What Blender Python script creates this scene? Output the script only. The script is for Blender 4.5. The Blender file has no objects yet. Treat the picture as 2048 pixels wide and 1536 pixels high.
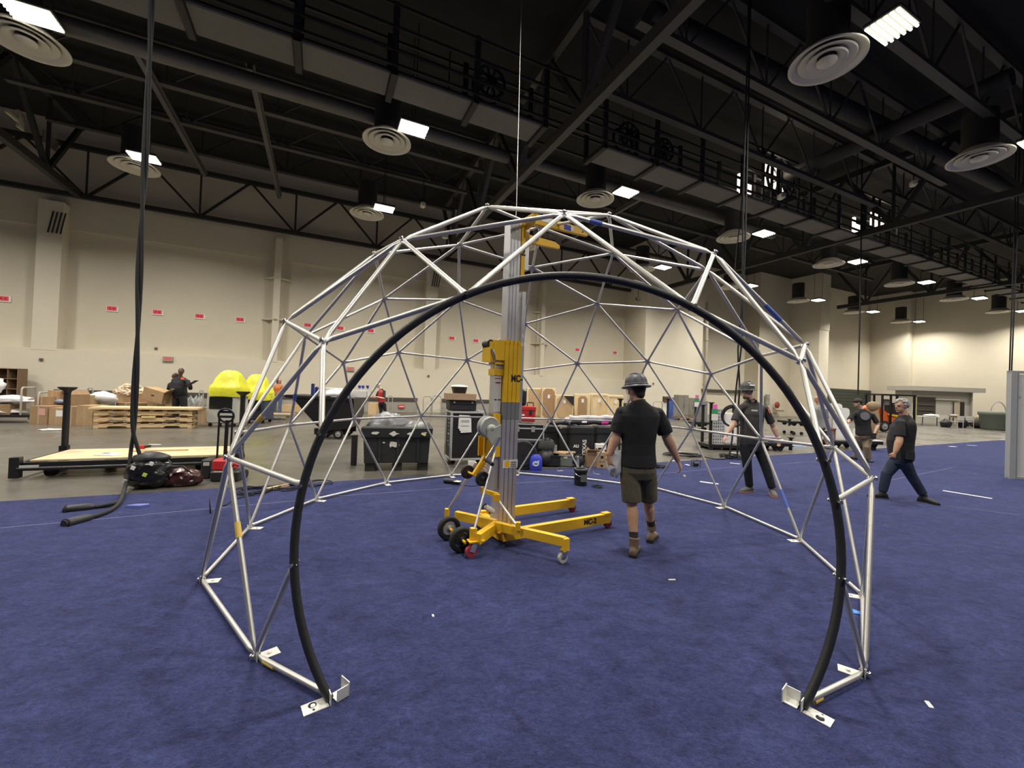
import bpy, bmesh, math, random
import numpy as np
from mathutils import Vector, Matrix, noise
S = bpy.context.scene
COL = S.collection
rnd = random.Random(7)
PI = math.pi
# ---------------------------------------------------------------- camera
FPX, PITCH, ROLL, EYE = 821.44, math.radians(0.726), math.radians(2.10), 1.68
_f = Vector((0, math.cos(PITCH), math.sin(PITCH)))
_u0 = Vector((0, -math.sin(PITCH), math.cos(PITCH)))
_r = Vector((1, 0, 0)) * math.cos(ROLL) + _u0 * math.sin(ROLL)
_u = _u0 * math.cos(ROLL) - Vector((1, 0, 0)) * math.sin(ROLL)
cd = bpy.data.cameras.new('camera'); cam = bpy.data.objects.new('camera', cd); COL.objects.link(cam)
cd.sensor_fit = 'HORIZONTAL'; cd.sensor_width = 36.0; cd.lens = FPX / 2048 * 36
cd.clip_start = 0.05; cd.clip_end = 300
cam.matrix_world = Matrix(((_r.x, _u.x, -_f.x, 0), (_r.y, _u.y, -_f.y, 0), (_r.z, _u.z, -_f.z, EYE), (0, 0, 0, 1)))
S.camera = cam
# ---------------------------------------------------------------- exposure, world
S.view_settings.view_transform = 'Standard'; S.view_settings.look = 'None'
S.view_settings.gamma = 1.0; S.view_settings.use_curve_mapping = False
S.view_settings.exposure = 0.28
S.cycles.use_denoising = True
S.cycles.max_bounces = 6; S.cycles.diffuse_bounces = 3; S.cycles.glossy_bounces = 3
S.cycles.transmission_bounces = 4; S.cycles.sample_clamp_indirect = 4.0
w = bpy.data.worlds.new('world'); S.world = w; w.use_nodes = True
w.node_tree.nodes['Background'].inputs[0].default_value = (0.012, 0.011, 0.010, 1)
w.node_tree.nodes['Background'].inputs[1].default_value = 1.0
# ---------------------------------------------------------------- hall frame: u along the long wall, v towards it
HA = math.radians(65)
HU = Vector((math.sin(HA), math.cos(HA), 0)); HV = Vector((-math.cos(HA), math.sin(HA), 0))
def hp(u, v, z=0.0): return HU * u + HV * v + Vector((0, 0, z))
def HM(u, v, z=0.0):
    p = hp(u, v, z)
    return Matrix(((HU.x, HV.x, 0, p.x), (HU.y, HV.y, 0, p.y), (0, 0, 1, p.z), (0, 0, 0, 1)))
HROT = math.atan2(HU.y, HU.x)
# sight lines used to measure where things stand
def ray(x, y): return (_f * FPX + _r * (x - 1024) - _u * (y - 768)).normalized()
def gp(x, y, z=0.0):
    d = ray(x, y); t = (z - EYE) / d.z; p = d * t; p.z = z; return p
def yp(x, y, D):
    d = ray(x, y); p = d * (D / d.y); p.z += EYE; return p
def vp(x, y, v):
    d = ray(x, y); p = d * (v / d.dot(HV)); p.z += EYE; return p
def up(x, y, u):
    d = ray(x, y); p = d * (u / d.dot(HU)); p.z += EYE; return p
def uv_of(p): return p.dot(HU), p.dot(HV)
def T(p, rz=0.0, s=1.0): return Matrix.Translation(p) @ Matrix.Rotation(rz, 4, 'Z') @ Matrix.Scale(s, 4)
# ---------------------------------------------------------------- materials
MATS = {}
def mat(name, col, rough=0.6, metal=0.0, n=0.0, ns=8.0, bump=0.0, bs=60.0, emit=0.0, alpha=1.0, spec=0.5, trans=0.0, stretch=None, coat=0.0):
    if name in MATS: return MATS[name]
    m = bpy.data.materials.new(name); m.use_nodes = True; nt = m.node_tree; N = nt.nodes; L = nt.links
    b = N['Principled BSDF']; c = (*col, 1)
    b.inputs['Base Color'].default_value = c; b.inputs['Roughness'].default_value = rough
    b.inputs['Metallic'].default_value = metal; b.inputs['Specular IOR Level'].default_value = spec
    b.inputs['Coat Weight'].default_value = coat
    if alpha < 1: b.inputs['Alpha'].default_value = alpha
    if trans: b.inputs['Transmission Weight'].default_value = trans
    if emit: b.inputs['Emission Color'].default_value = c; b.inputs['Emission Strength'].default_value = emit
    if n or bump:
        tc = N.new('ShaderNodeTexCoord'); mp = N.new('ShaderNodeMapping'); L.new(tc.outputs['Object'], mp.inputs[0])
        if stretch: mp.inputs['Scale'].default_value = stretch
    if n:
        t = N.new('ShaderNodeTexNoise'); t.inputs['Scale'].default_value = ns; t.inputs['Detail'].default_value = 5; t.inputs['Roughness'].default_value = .65
        L.new(mp.outputs[0], t.inputs['Vector'])
        r = N.new('ShaderNodeMapRange'); r.inputs[1].default_value = .3; r.inputs[2].default_value = .7
        r.inputs[3].default_value = 1 - n; r.inputs[4].default_value = 1 + n
        L.new(t.outputs['Fac'], r.inputs[0])
        x = N.new('ShaderNodeVectorMath'); x.operation = 'SCALE'; x.inputs[0].default_value = col
        L.new(r.outputs[0], x.inputs['Scale']); L.new(x.outputs[0], b.inputs['Base Color'])
    if bump:
        t = N.new('ShaderNodeTexNoise'); t.inputs['Scale'].default_value = bs; t.inputs['Detail'].default_value = 3
        L.new(mp.outputs[0], t.inputs['Vector'])
        bp = N.new('ShaderNodeBump'); bp.inputs['Strength'].default_value = bump; bp.inputs['Distance'].default_value = .02
        L.new(t.outputs['Fac'], bp.inputs['Height']); L.new(bp.outputs[0], b.inputs['Normal'])
    MATS[name] = m; return m
def carpet_mat():
    m = bpy.data.materials.new('carpet_pile'); m.use_nodes = True; nt = m.node_tree; N = nt.nodes; L = nt.links
    b = N['Principled BSDF']; b.inputs['Roughness'].default_value = .95; b.inputs['Specular IOR Level'].default_value = .12
    b.inputs['Sheen Weight'].default_value = .25; b.inputs['Sheen Roughness'].default_value = .5
    b.inputs['Sheen Tint'].default_value = (.35, .38, .75, 1)
    tc = N.new('ShaderNodeTexCoord'); mp = N.new('ShaderNodeMapping'); mp.inputs['Rotation'].default_value = (0, 0, -HROT); mp.inputs['Scale'].default_value = (1, 1.5, 1)
    L.new(tc.outputs['Object'], mp.inputs[0])
    def nz(s, d, lo, hi):
        t = N.new('ShaderNodeTexNoise'); t.inputs['Scale'].default_value = s; t.inputs['Detail'].default_value = d; t.inputs['Roughness'].default_value = .7
        t.inputs['Distortion'].default_value = .6
        L.new(mp.outputs[0], t.inputs['Vector'])
        r = N.new('ShaderNodeMapRange'); r.inputs[1].default_value = .28; r.inputs[2].default_value = .72; r.inputs[3].default_value = lo; r.inputs[4].default_value = hi
        L.new(t.outputs['Fac'], r.inputs[0]); return r.outputs[0]
    a = nz(6.0, 8, .50, 1.50); c = nz(30, 5, .50, 1.60); e = nz(.7, 3, .82, 1.18)
    fz = nz(130, 2, .62, 1.42); m0 = N.new('ShaderNodeMath'); m0.operation = 'MULTIPLY'; L.new(c, m0.inputs[0]); L.new(fz, m0.inputs[1])
    m1 = N.new('ShaderNodeMath'); m1.operation = 'MULTIPLY'; L.new(a, m1.inputs[0]); L.new(m0.outputs[0], m1.inputs[1])
    m2 = N.new('ShaderNodeMath'); m2.operation = 'MULTIPLY'; L.new(m1.outputs[0], m2.inputs[0]); L.new(e, m2.inputs[1])
    x = N.new('ShaderNodeVectorMath'); x.operation = 'SCALE'; x.inputs[0].default_value = CARPET_COL
    L.new(m2.outputs[0], x.inputs['Scale']); L.new(x.outputs[0], b.inputs['Base Color'])
    bp = N.new('ShaderNodeBump'); bp.inputs['Strength'].default_value = .5; bp.inputs['Distance'].default_value = .015
    L.new(m1.outputs[0], bp.inputs['Height']); L.new(bp.outputs[0], b.inputs['Normal'])
    return m
CARPET_COL = (.0245, .0300, .090)
def floor_mat():
    m = bpy.data.materials.new('polished_concrete'); m.use_nodes = True; nt = m.node_tree; N = nt.nodes; L = nt.links
    b = N['Principled BSDF']; b.inputs['Specular IOR Level'].default_value = .45
    tc = N.new('ShaderNodeTexCoord')
    def nz(s, d, lo, hi, sc=(1, 1, 1)):
        mp = N.new('ShaderNodeMapping'); mp.inputs['Rotation'].default_value = (0, 0, -HROT); mp.inputs['Scale'].default_value = sc
        L.new(tc.outputs['Object'], mp.inputs[0])
        t = N.new('ShaderNodeTexNoise'); t.inputs['Scale'].default_value = s; t.inputs['Detail'].default_value = d
        L.new(mp.outputs[0], t.inputs['Vector'])
        r = N.new('ShaderNodeMapRange'); r.inputs[1].default_value = .3; r.inputs[2].default_value = .7; r.inputs[3].default_value = lo; r.inputs[4].default_value = hi
        L.new(t.outputs['Fac'], r.inputs[0]); return r.outputs[0]
    a = nz(.35, 5, .78, 1.18); c = nz(1.2, 4, .9, 1.08, (.25, 3, 1)); e = nz(.6, 3, .2, .42)
    m1 = N.new('ShaderNodeMath'); m1.operation = 'MULTIPLY'; L.new(a, m1.inputs[0]); L.new(c, m1.inputs[1])
    x = N.new('ShaderNodeVectorMath'); x.operation = 'SCALE'; x.inputs[0].default_value = (.112, .103, .087)
    L.new(m1.outputs[0], x.inputs['Scale']); L.new(x.outputs[0], b.inputs['Base Color']); L.new(e, b.inputs['Roughness'])
    return m
# ---------------------------------------------------------------- mesh builder (everything is added in world space through .M)
class MB:
    def __init__(s, M=None): s.v = []; s.f = []; s.M = M or Matrix(); s.sm = []
    def add(s, vs, fs, smooth=False):
        o = len(s.v); M = s.M
        s.v += [M @ Vector(p) for p in vs]; s.f += [[o + i for i in f] for f in fs]; s.sm += [smooth] * len(fs); return s
    def box(s, c, d, R=None, bev=0.0):
        x, y, z = d[0] / 2, d[1] / 2, d[2] / 2; c = Vector(c)
        if bev <= 0:
            P = [(-x, -y, -z), (x, -y, -z), (x, y, -z), (-x, y, -z), (-x, -y, z), (x, -y, z), (x, y, z), (-x, y, z)]
            F = [(0, 3, 2, 1), (4, 5, 6, 7), (0, 1, 5, 4), (1, 2, 6, 5), (2, 3, 7, 6), (3, 0, 4, 7)]
        else:
            b = min(bev, x * .9, y * .9, z * .9); P = []
            for zz, i in ((-z, b), (-z + b, 0), (z - b, 0), (z, b)):
                X, Y = x - i, y - i; k = b
                P += [(-X + k, -Y, zz), (X - k, -Y, zz), (X, -Y + k, zz), (X, Y - k, zz), (X - k, Y, zz), (-X + k, Y, zz), (-X, Y - k, zz), (-X, -Y + k, zz)]
            F = [tuple(range(7, -1, -1)), tuple(range(24, 32))]
            for r in range(3):
                for i in range(8): j = (i + 1) % 8; F.append((r * 8 + i, r * 8 + j, r * 8 + 8 + j, r * 8 + 8 + i))
        return s.add([c + (R @ Vector(p) if R else Vector(p)) for p in P], F)
    def bb(s, a, b, bev=0.0):
        return s.box([(a[i] + b[i]) / 2 for i in range(3)], [abs(b[i] - a[i]) for i in range(3)], None, bev)
    def rings(s, R, caps=True, smooth=True, closed=False):
        n = len(R[0]); P = [p for r in R for p in r]; F = []; k = len(R)
        for i in range(k if closed else k - 1):
            i2 = (i + 1) % k
            for j in range(n): j2 = (j + 1) % n; F.append((i * n + j, i * n + j2, i2 * n + j2, i2 * n + j))
        o = len(s.f); s.add(P, F, smooth)
        if caps and not closed:
            s.add(R[0], [tuple(range(n - 1, -1, -1))]); s.add(R[-1], [tuple(range(n))])
        return s
    def tube(s, pts, r, n=8, caps=True, flat=None, closed=False, smooth=True):
        pts = [Vector(p) for p in pts]; k = len(pts); rr = r if isinstance(r, (list, tuple)) else [r] * k
        R = []; prev = None
        for i, p in enumerate(pts):
            if closed: t = pts[(i + 1) % k] - pts[i - 1]
            else: t = pts[min(i + 1, k - 1)] - pts[max(i - 1, 0)]
            t = t.normalized() if t.length > 1e-9 else Vector((0, 0, 1))
            if prev is None:
                ref = Vector(flat) if flat else (Vector((0, 0, 1)) if abs(t.z) < .9 else Vector((1, 0, 0)))
            else: ref = prev
            a = (ref - t * ref.dot(t))
            a = a.normalized() if a.length > 1e-6 else t.orthogonal().normalized()
            prev = a; b = t.cross(a); q = rr[i]; ra, rb = q if isinstance(q, tuple) else (q, q)
            R.append([p + a * (ra * math.cos(2 * PI * j / n)) + b * (rb * math.sin(2 * PI * j / n)) for j in range(n)])
        return s.rings(R, caps, smooth, closed)
    def bar(s, p, q, wd, ht, upv=(0, 0, 1)):
        p = Vector(p); q = Vector(q); t = (q - p).normalized(); uu = Vector(upv); sd = t.cross(uu)
        if sd.length < 1e-4: sd = t.orthogonal()
        sd.normalize(); uu = sd.cross(t).normalized(); a, b = sd * wd / 2, uu * ht / 2
        return s.add([p - a - b, p + a - b, p + a + b, p - a + b, q - a - b, q + a - b, q + a + b, q - a + b],
                     [(0, 3, 2, 1), (4, 5, 6, 7), (0, 1, 5, 4), (1, 2, 6, 5), (2, 3, 7, 6), (3, 0, 4, 7)])
    def lathe(s, prof, c=(0, 0, 0), ax=(0, 0, 1), n=20, smooth=True, caps=True):
        ax = Vector(ax).normalized(); a = ax.orthogonal().normalized(); b = ax.cross(a); c = Vector(c)
        R = [[c + ax * h + (a * math.cos(2 * PI * j / n) + b * math.sin(2 * PI * j / n)) * max(r, 1e-4) for j in range(n)] for r, h in prof]
        return s.rings(R, caps, smooth)
    def cyl(s, p, q, r, n=12, smooth=True): return s.tube([p, q], r, n, smooth=smooth)
    def torus(s, c, ax, R, r, n=20, m=8):
        ax = Vector(ax).normalized(); a = ax.orthogonal().normalized(); b = ax.cross(a); c = Vector(c)
        Q = []
        for i in range(n):
            d = a * math.cos(2 * PI * i / n) + b * math.sin(2 * PI * i / n)
            Q.append([c + d * (R + r * math.cos(2 * PI * j / m)) + ax * (r * math.sin(2 * PI * j / m)) for j in range(m)])
        return s.rings(Q, False, True, True)
    def ball(s, c, r, n=12, m=8, amp=0.0, seed=0, R=None):
        c = Vector(c); rx, ry, rz = r if isinstance(r, (list, tuple)) else (r, r, r); Q = []
        for i in range(m + 1):
            th = PI * min(max(i / m, .02), .98); ring = []
            for j in range(n):
                d = Vector((math.sin(th) * math.cos(2 * PI * j / n), math.sin(th) * math.sin(2 * PI * j / n), -math.cos(th)))
                k = 1 + (amp * noise.noise(d * 2.2 + Vector((seed, seed * .7, 3))) if amp else 0)
                q = Vector((d.x * rx, d.y * ry, d.z * rz)) * k
                ring.append(c + (R @ q if R else q))
            Q.append(ring)
        return s.rings(Q, True, True)
    def prism(s, poly, h, o=(0, 0, 0), ex=(1, 0, 0), ey=(0, 0, 1), en=(0, 1, 0)):
        o, ex, ey, en = Vector(o), Vector(ex), Vector(ey), Vector(en); n = len(poly)
        A = [o + ex * p[0] + ey * p[1] for p in poly]; B = [p + en * h for p in A]
        F = [tuple(range(n)), tuple(range(2 * n - 1, n - 1, -1))] + [(i, n + i, n + (i + 1) % n, (i + 1) % n) for i in range(n)]
        return s.add(A + B, F)
    def build(s, name, m, parent=None, loc=None, **kw):
        if loc is None: loc = Vector((0, 0, 0))
        base = Vector(loc); p = parent; off = Vector((0, 0, 0))
        while p is not None: off += p.location; p = p.parent
        me = bpy.data.meshes.new(name)
        o3 = base + off
        me.from_pydata([tuple(v - o3) for v in s.v], [], s.f)
        me.polygons.foreach_set('use_smooth', s.sm); me.materials.append(m)
        bm = bmesh.new(); bm.from_mesh(me); bmesh.ops.recalc_face_normals(bm, faces=bm.faces); bm.to_mesh(me); bm.free()
        o = bpy.data.objects.new(name, me); COL.objects.link(o); o.location = base
        if parent is not None: o.parent = parent
        for k, val in kw.items(): o[k] = val
        return o
def thing(name, label, cat, loc, group=None):
    o = bpy.data.objects.new(name, None); COL.objects.link(o); o.location = loc; o.empty_display_size = .1
    o['label'] = label; o['category'] = cat
    if group: o['group'] = group
    return o
def tag(o, label, cat, group=None):
    o['label'] = label; o['category'] = cat
    if group: o['group'] = group
    return o
def struct(mb, name, m, parent=None, **kw):
    o = mb.build(name, m, parent, **kw)
    if parent is None: o['kind'] = 'structure'
    return o
def dup(root, loc, label=None, rz=0.0):
    r = root.copy(); COL.objects.link(r); r.location = loc; r.rotation_euler = (0, 0, rz)
    if label: r['label'] = label
    for ch in root.children:
        c = ch.copy(); COL.objects.link(c); c.parent = r
        for g in ch.children:
            d = g.copy(); COL.objects.link(d); d.parent = c
    return r
ORD = ['first', 'second', 'third', 'fourth', 'fifth', 'sixth', 'seventh', 'eighth', 'ninth', 'tenth', 'eleventh', 'twelfth', 'thirteenth', 'fourteenth', 'fifteenth']
def text(body, size, M, m, parent, name='lettering', bold=0.0, sx=1.0):
    cu = bpy.data.curves.new(name, 'FONT'); cu.body = body; cu.size = size; cu.align_x = 'CENTER'; cu.align_y = 'CENTER'; cu.offset = bold; cu.extrude = .0015
    t = bpy.data.objects.new('t', cu); COL.objects.link(t); dg = bpy.context.evaluated_depsgraph_get(); dg.update()
    me = t.evaluated_get(dg).to_mesh()
    mb = MB(M @ Matrix.Diagonal((sx, 1, 1, 1))); mb.add([v.co.copy() for v in me.vertices], [tuple(p.vertices) for p in me.polygons])
    t.evaluated_get(dg).to_mesh_clear(); bpy.data.objects.remove(t); bpy.data.curves.remove(cu)
    return mb.build(name, m, parent)
def face_M(p, nrm, upv=(0, 0, 1)):
    z = Vector(nrm).normalized(); x = Vector(upv).cross(z).normalized(); y = z.cross(x)
    return Matrix(((x.x, y.x, z.x, p[0]), (x.y, y.y, z.y, p[1]), (x.z, y.z, z.z, p[2]), (0, 0, 0, 1)))
# common materials
steel = mat('galvanised_steel', (.66, .65, .61), .45, .8, n=.06, ns=14)
alu = mat('brushed_aluminium', (.62, .62, .63), .45, .8, n=.05, ns=5, stretch=(20, 20, .6))
chrome = mat('bright_steel', (.8, .8, .8), .25, 1)
yellow = mat('yellow_paint', (.86, .50, .018), .42, n=.05, ns=6)
blackp = mat('black_plastic', (.018, .018, .02), .5, n=.1, ns=12)
blackm = mat('black_metal', (.014, .014, .016), .45, .2, n=.1, ns=9)
rubber = mat('black_rubber', (.012, .012, .013), .8)
white = mat('white_paper', (.8, .79, .76), .8)
kraft = mat('brown_cardboard', (.33, .21, .115), .85, n=.12, ns=5)
kraft2 = mat('tan_cardboard', (.42, .28, .15), .85, n=.12, ns=5)
wood = mat('pine_wood', (.62, .44, .24), .65, n=.14, ns=6, stretch=(1, 1, 6))
ply = mat('plywood', (.66, .49, .29), .6, n=.12, ns=3, stretch=(1, 4, 1))
red = mat('red_plastic', (.50, .025, .03), .45)
blue = mat('blue_plastic', (.03, .05, .42), .5)
grey = mat('grey_plastic', (.30, .30, .30), .6)
# ================================================================ lamps of the hall (regular grid over the whole floor)
LAMP_W = 430.0
LU = [-24.0, -15.2, -6.4, 2.4, 11.1, 19.9, 28.5, 37.0, 45.5, 54.2]
LVR = [20.1, 13.4, 4.7, -4.0]
lamp_data = bpy.data.lights.new('hall_lamp', 'AREA'); lamp_data.shape = 'RECTANGLE'; lamp_data.size = 1.2; lamp_data.size_y = .7
lamp_data.energy = LAMP_W; lamp_data.color = (1.0, .945, .85); lamp_data.spread = math.radians(150)
# ================================================================ shell
wallm = mat('beige_wall_paint', (.63, .575, .455), .85, n=.03, ns=.8)
wall2 = mat('cream_wall_paint', (.67, .615, .495), .85, n=.03, ns=.8)
roofm = mat('black_roof_deck', (.015, .0145, .0135), .9, n=.2, ns=1.2)
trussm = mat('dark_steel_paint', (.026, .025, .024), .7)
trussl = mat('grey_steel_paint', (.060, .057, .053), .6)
darkband = mat('dark_rail_paint', (.07, .06, .055), .6)
greyp = mat('grey_wall_panel', (.33, .31, .27), .7)
u0 = lambda x, v: uv_of(vp(x, 700, v))[0]
f = MB(HM(0, 0)); f.bb((-40, -28, -.2), (62, 30, 0)); struct(f, 'floor', floor_mat())
c = MB(HM(0, 0)); c.bb((-40, -28, 13.6), (62, 30, 13.9)); struct(c, 'ceiling', roofm)
VA = 26.75
wl = MB(HM(0, 0)); wl.bb((-40, VA, 0), (22.9, VA + .4, 13.6)); WL = struct(wl, 'wall_left', wallm)
b = MB(HM(0, 0)); b.bb((-40, VA - .58, 0), (22.9, VA, 2.78)); struct(b, 'lower_wall', wall2, WL)
b = MB(HM(0, 0)); b.bb((-40, VA - .10, 8.5), (22.9, VA, 13.6)); struct(b, 'upper_wall', wallm, WL)
for uc, wd in ((-11.55, .85), (6.3, .75)):
    b = MB(HM(0, 0)); b.bb((uc - wd / 2, VA - .59, 2.70), (uc + wd / 2, VA, 9.6)); struct(b, 'pilaster', wall2, WL)
    b = MB(HM(0, 0))
    for k in range(4): b.cyl((uc - .05 + k * .14, VA - .62, 8.1), (uc + .1 + k * .14, VA - .62, 9.1), .028, 6)
    struct(b, 'conduit', blackm, WL)
for uc in (-2.38, 14.55):
    b = MB(HM(0, 0)); b.bb((uc - .16, VA - .60, 2.70), (uc + .16, VA - .2, 9.6)); struct(b, 'column', wall2, WL)
    b = MB(HM(0, 0)); b.bb((uc - .3, VA - .2, 2.78), (uc + .3, VA, 9.6)); struct(b, 'column_back', wallm, WL)
    for zz in (7.35, 5.05):
        b = MB(HM(0, 0)); b.prism([(-.75, 0), (0, -.72), (.75, 0)], .07, (uc, VA, zz), (1, 0, 0), (0, 1, 0), (0, 0, 1)); struct(b, 'column_bracket', wallm, WL)
# grey guard panels with a dark cap along the foot of the wall
segs = [(-30, -12.4), (-11.1, -2.6), (-1.9, 5.6), (7.2, 14.2), (15, 22.5)]
for k, (a, e) in enumerate(segs):
    b = MB(HM(0, 0)); b.bb((a, VA - .66, 0), (e, VA - .58, .70)); B0 = struct(b, 'baseboard_left', greyp)
    b = MB(HM(0, 0)); b.bb((a, VA - .72, .70), (e, VA - .58, .90)); struct(b, 'cap_rail', darkband, B0)
# far end: stepped piers and recesses facing the hall
def wallseg(x0, x1, v, name, m, zt=13.6, back=30):
    a, e = u0(x0, v), u0(x1, v)
    b = MB(HM(0, 0)); b.bb((a, v, 0), (e, back, zt)); return struct(b, name, m), a, e
def wseg(a, e, v, m, zt=13.6):
    b = MB(HM(0, 0)); b.bb((a, v, 0), (e, 30, zt)); return b
WF = MB(HM(0, 0)); WF.bb((22.5, 29.6, 0), (62, 30, 13.6)); WF = struct(WF, 'wall_far', wallm)
P1 = (22.5, u0(1405, 24.3)); struct(wseg(*P1, 24.3, wall2), 'pier', wall2, WF)
R1 = (P1[1], u0(1490, 26.6)); struct(wseg(*R1, 26.6, wallm), 'recess', wallm, WF)
P2 = (R1[1], u0(1580, 25.2)); struct(wseg(*P2, 25.2, wallm), 'pier', wallm, WF)
P3 = (P2[1], u0(1657, 22.6)); struct(wseg(*P3, 22.6, wall2), 'pier', wall2, WF)
R2 = (P3[1], u0(1740, 25.0)); struct(wseg(*R2, 25.0, wallm), 'recess', wallm, WF)
P4 = (R2[1], 60); struct(wseg(*P4, 21.6, wall2), 'pier', wall2, WF)
b = MB(HM(0, 0)); b.bb((R1[0], 26.3, 2.2), (R1[1], 26.6, 2.35)); struct(b, 'ledge', darkband, WF)
for (a, e), v in ((P1, 24.3), (P3, 22.6)):
    b = MB(HM(0, 0)); b.bb((a, v - .06, 8.3), (e, v, 13.6)); struct(b, 'upper_band', wallm, WF)
b = MB(HM(0, 0)); b.bb((57.0, -28, 0), (57.4, 21.6, 13.6)); struct(b, 'wall_right', wallm)
b = MB(HM(0, 0)); b.bb((-40.4, -28, 0), (-40, 30, 13.6)); struct(b, 'wall_back', wallm)
b = MB(HM(0, 0)); b.bb((-40, -28.4, 0), (62, -28, 13.6)); struct(b, 'wall_near', wallm)
# dark roller door in the recess
b = MB(HM(0, 0)); b.bb((R2[0] + .1, 24.8, 0), (R2[1] - .1, 25.0, 3.0)); D1 = struct(b, 'door_1', mat('dark_green_door', (.030, .036, .028), .6))
for k in range(9):
    b = MB(HM(0, 0)); b.bb((R2[0] + .12, 24.75, .05 + k * .33), (R2[1] - .12, 24.8, .05 + k * .33 + .30)); struct(b, 'slat', MATS['dark_green_door'], D1)
# ================================================================ roof steel
def chord(mb, p, q, h=.2, wd=.22): mb.bar(hp(*p), hp(*q), wd, h)
def truss(name, label, p, q, z0, z1, n, m=trussm, hc=.2, webr=.05, alt=True, group='open web roof trusses'):
    (ua, va), (ub, vb) = p, q
    t = thing(name, label, 'truss', hp(ua, va, z0), group)
    for nm, z in (('bottom_chord', z0), ('top_chord', z1)):
        b = MB(); b.bar(hp(ua, va, z), hp(ub, vb, z), .24, hc); b.build(nm, m, t)
    P = lambda k, z: hp(ua + (ub - ua) * k / n, va + (vb - va) * k / n, z)
    for k in range(n):
        b = MB(); a, e = (z0, z1) if k % 2 else (z1, z0)
        b.bar(P(k, a), P(k + 1, e), webr * 2, webr * 2); b.build('web_diagonal', m, t)
        if k % 2 == 0:
            b = MB(); b.bar(P(k + 1, z0), P(k + 1, z1), webr * 1.6, webr * 1.6); b.build('web_post', m, t)
    return t
truss('wall_truss', 'dark truss running along the top of the long beige wall', (-30, 26.1), (22.4, 26.1), 10.0, 12.3, 24)
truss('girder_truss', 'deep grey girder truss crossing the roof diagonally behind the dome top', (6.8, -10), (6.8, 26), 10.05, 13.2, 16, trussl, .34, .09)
truss('girder_truss', 'deep dark girder truss crossing the roof at right beyond the mid reel', (24.2, -8), (24.2, 24), 10.05, 13.2, 16, trussm, .30, .08)
truss('girder_truss', 'deep dark girder truss crossing the far roof near the right wall', (41.6, -8), (41.6, 21), 10.05, 13.2, 14, trussm, .30, .08)
truss('girder_truss', 'deep dark girder truss at the far left edge of the roof', (-10.6, 2), (-10.6, 26), 10.05, 13.2, 10, trussm, .30, .08)
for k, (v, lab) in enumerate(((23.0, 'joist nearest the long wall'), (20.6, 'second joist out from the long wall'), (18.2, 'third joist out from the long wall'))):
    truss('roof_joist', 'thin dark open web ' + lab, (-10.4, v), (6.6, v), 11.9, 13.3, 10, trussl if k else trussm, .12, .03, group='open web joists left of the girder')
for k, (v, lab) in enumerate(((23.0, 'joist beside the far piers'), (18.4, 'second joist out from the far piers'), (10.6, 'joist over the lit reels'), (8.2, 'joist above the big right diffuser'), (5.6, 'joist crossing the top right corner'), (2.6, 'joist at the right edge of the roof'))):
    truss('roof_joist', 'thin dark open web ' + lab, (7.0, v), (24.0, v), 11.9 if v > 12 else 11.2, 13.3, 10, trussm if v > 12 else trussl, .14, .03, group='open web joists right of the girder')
for v, lab in ((18.4, 'rear'), (10.4, 'middle'), (5.4, 'front')):
    truss('roof_joist', f'thin dark open web {lab} joist beyond the second girder', (24.4, v), (41.4, v), 11.9, 13.3, 10, trussm, .14, .03, group='open web joists beyond the second girder')
for u_, v0, v1, lab in ((-2.45, 15.6, 25.9, 'pale cross beam from the duct to the thin wall column'), (-5.6, 16.5, 25.0, 'fainter cross beam left of the pale cross beam'), (14.6, 14.5, 24.0, 'cross beam under the far roof right of the girder')):
    b = MB(); b.bar(hp(u_, v0, 11.75), hp(u_, v1, 11.75), .16, .16); b.bar(hp(u_, v0, 11.85), hp(u_, v1, 11.85), .26, .03); tag(b.build('cross_beam', mat('pale_steel', (.095, .09, .083), .6), None, hp(u_, v0, 11.75)), lab, 'beam')
# sprinkler main / round ducts
def pipe(p, q, z, r, m, label, cat='duct', name='round_duct'):
    t = MB(); t.cyl(hp(*p, z), hp(*q, z), r, 16); o = t.build(name, m, None, hp(*p, z)); return tag(o, label, cat)
ductm = mat('dull_duct_metal', (.13, .125, .115), .5, .4, n=.08, ns=2)
pipe((-10.2, 15.1), (6.5, 15.1), 11.0, .24, ductm, 'long round grey air duct left of the girder')
pipe((7.2, 15.6), (24, 15.6), 11.4, .24, ductm, 'round air duct above the dome right side')
pipe((8.0, 8.9), (40, 7.6), 12.4, .3, trussm, 'long dark round duct under the right roof')
pipe((19, 5.0), (19, 13.0), 11.9, .28, trussm, 'dark cross duct behind the big right diffuser')
# ---- catwalk with white underside panels
cw = thing('catwalk', 'long catwalk hung under the roof with pale boxed panels below', 'catwalk', hp(-10, 11.8, 10))
panm = mat('catwalk_panel', (.13, .123, .108), .7, n=.06, ns=2)
un = -10.0; k = 0
while un < 56:
    ln = 2.15
    if abs(un + ln / 2 - 6.8) > .9:
        b = MB(HM(0, 0)); b.bb((un, 11.35, 10.0), (un + ln, 12.34, 10.12), .03); b.build('underside_panel', panm, cw)
    b = MB(HM(0, 0)); b.bb((un + ln, 11.25, 9.94), (un + ln + .16, 11.33, 11.9)); b.bb((un + ln, 12.36, 9.94), (un + ln + .16, 12.44, 11.9)); b.bb((un + ln, 11.25, 9.92), (un + ln + .16, 12.44, 10.06)); b.build('hanger_frame', trussm, cw)
    un += ln + .16; k += 1
for z, v in ((10.6, 11.25), (11.2, 11.25), (11.8, 11.25), (10.9, 12.45), (11.8, 12.45), (10.2, 11.25), (10.2, 12.45)):
    b = MB(); b.bar(hp(-10, v, z), hp(56, v, z), .07, .07); b.build('handrail', trussm, cw)
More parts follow.
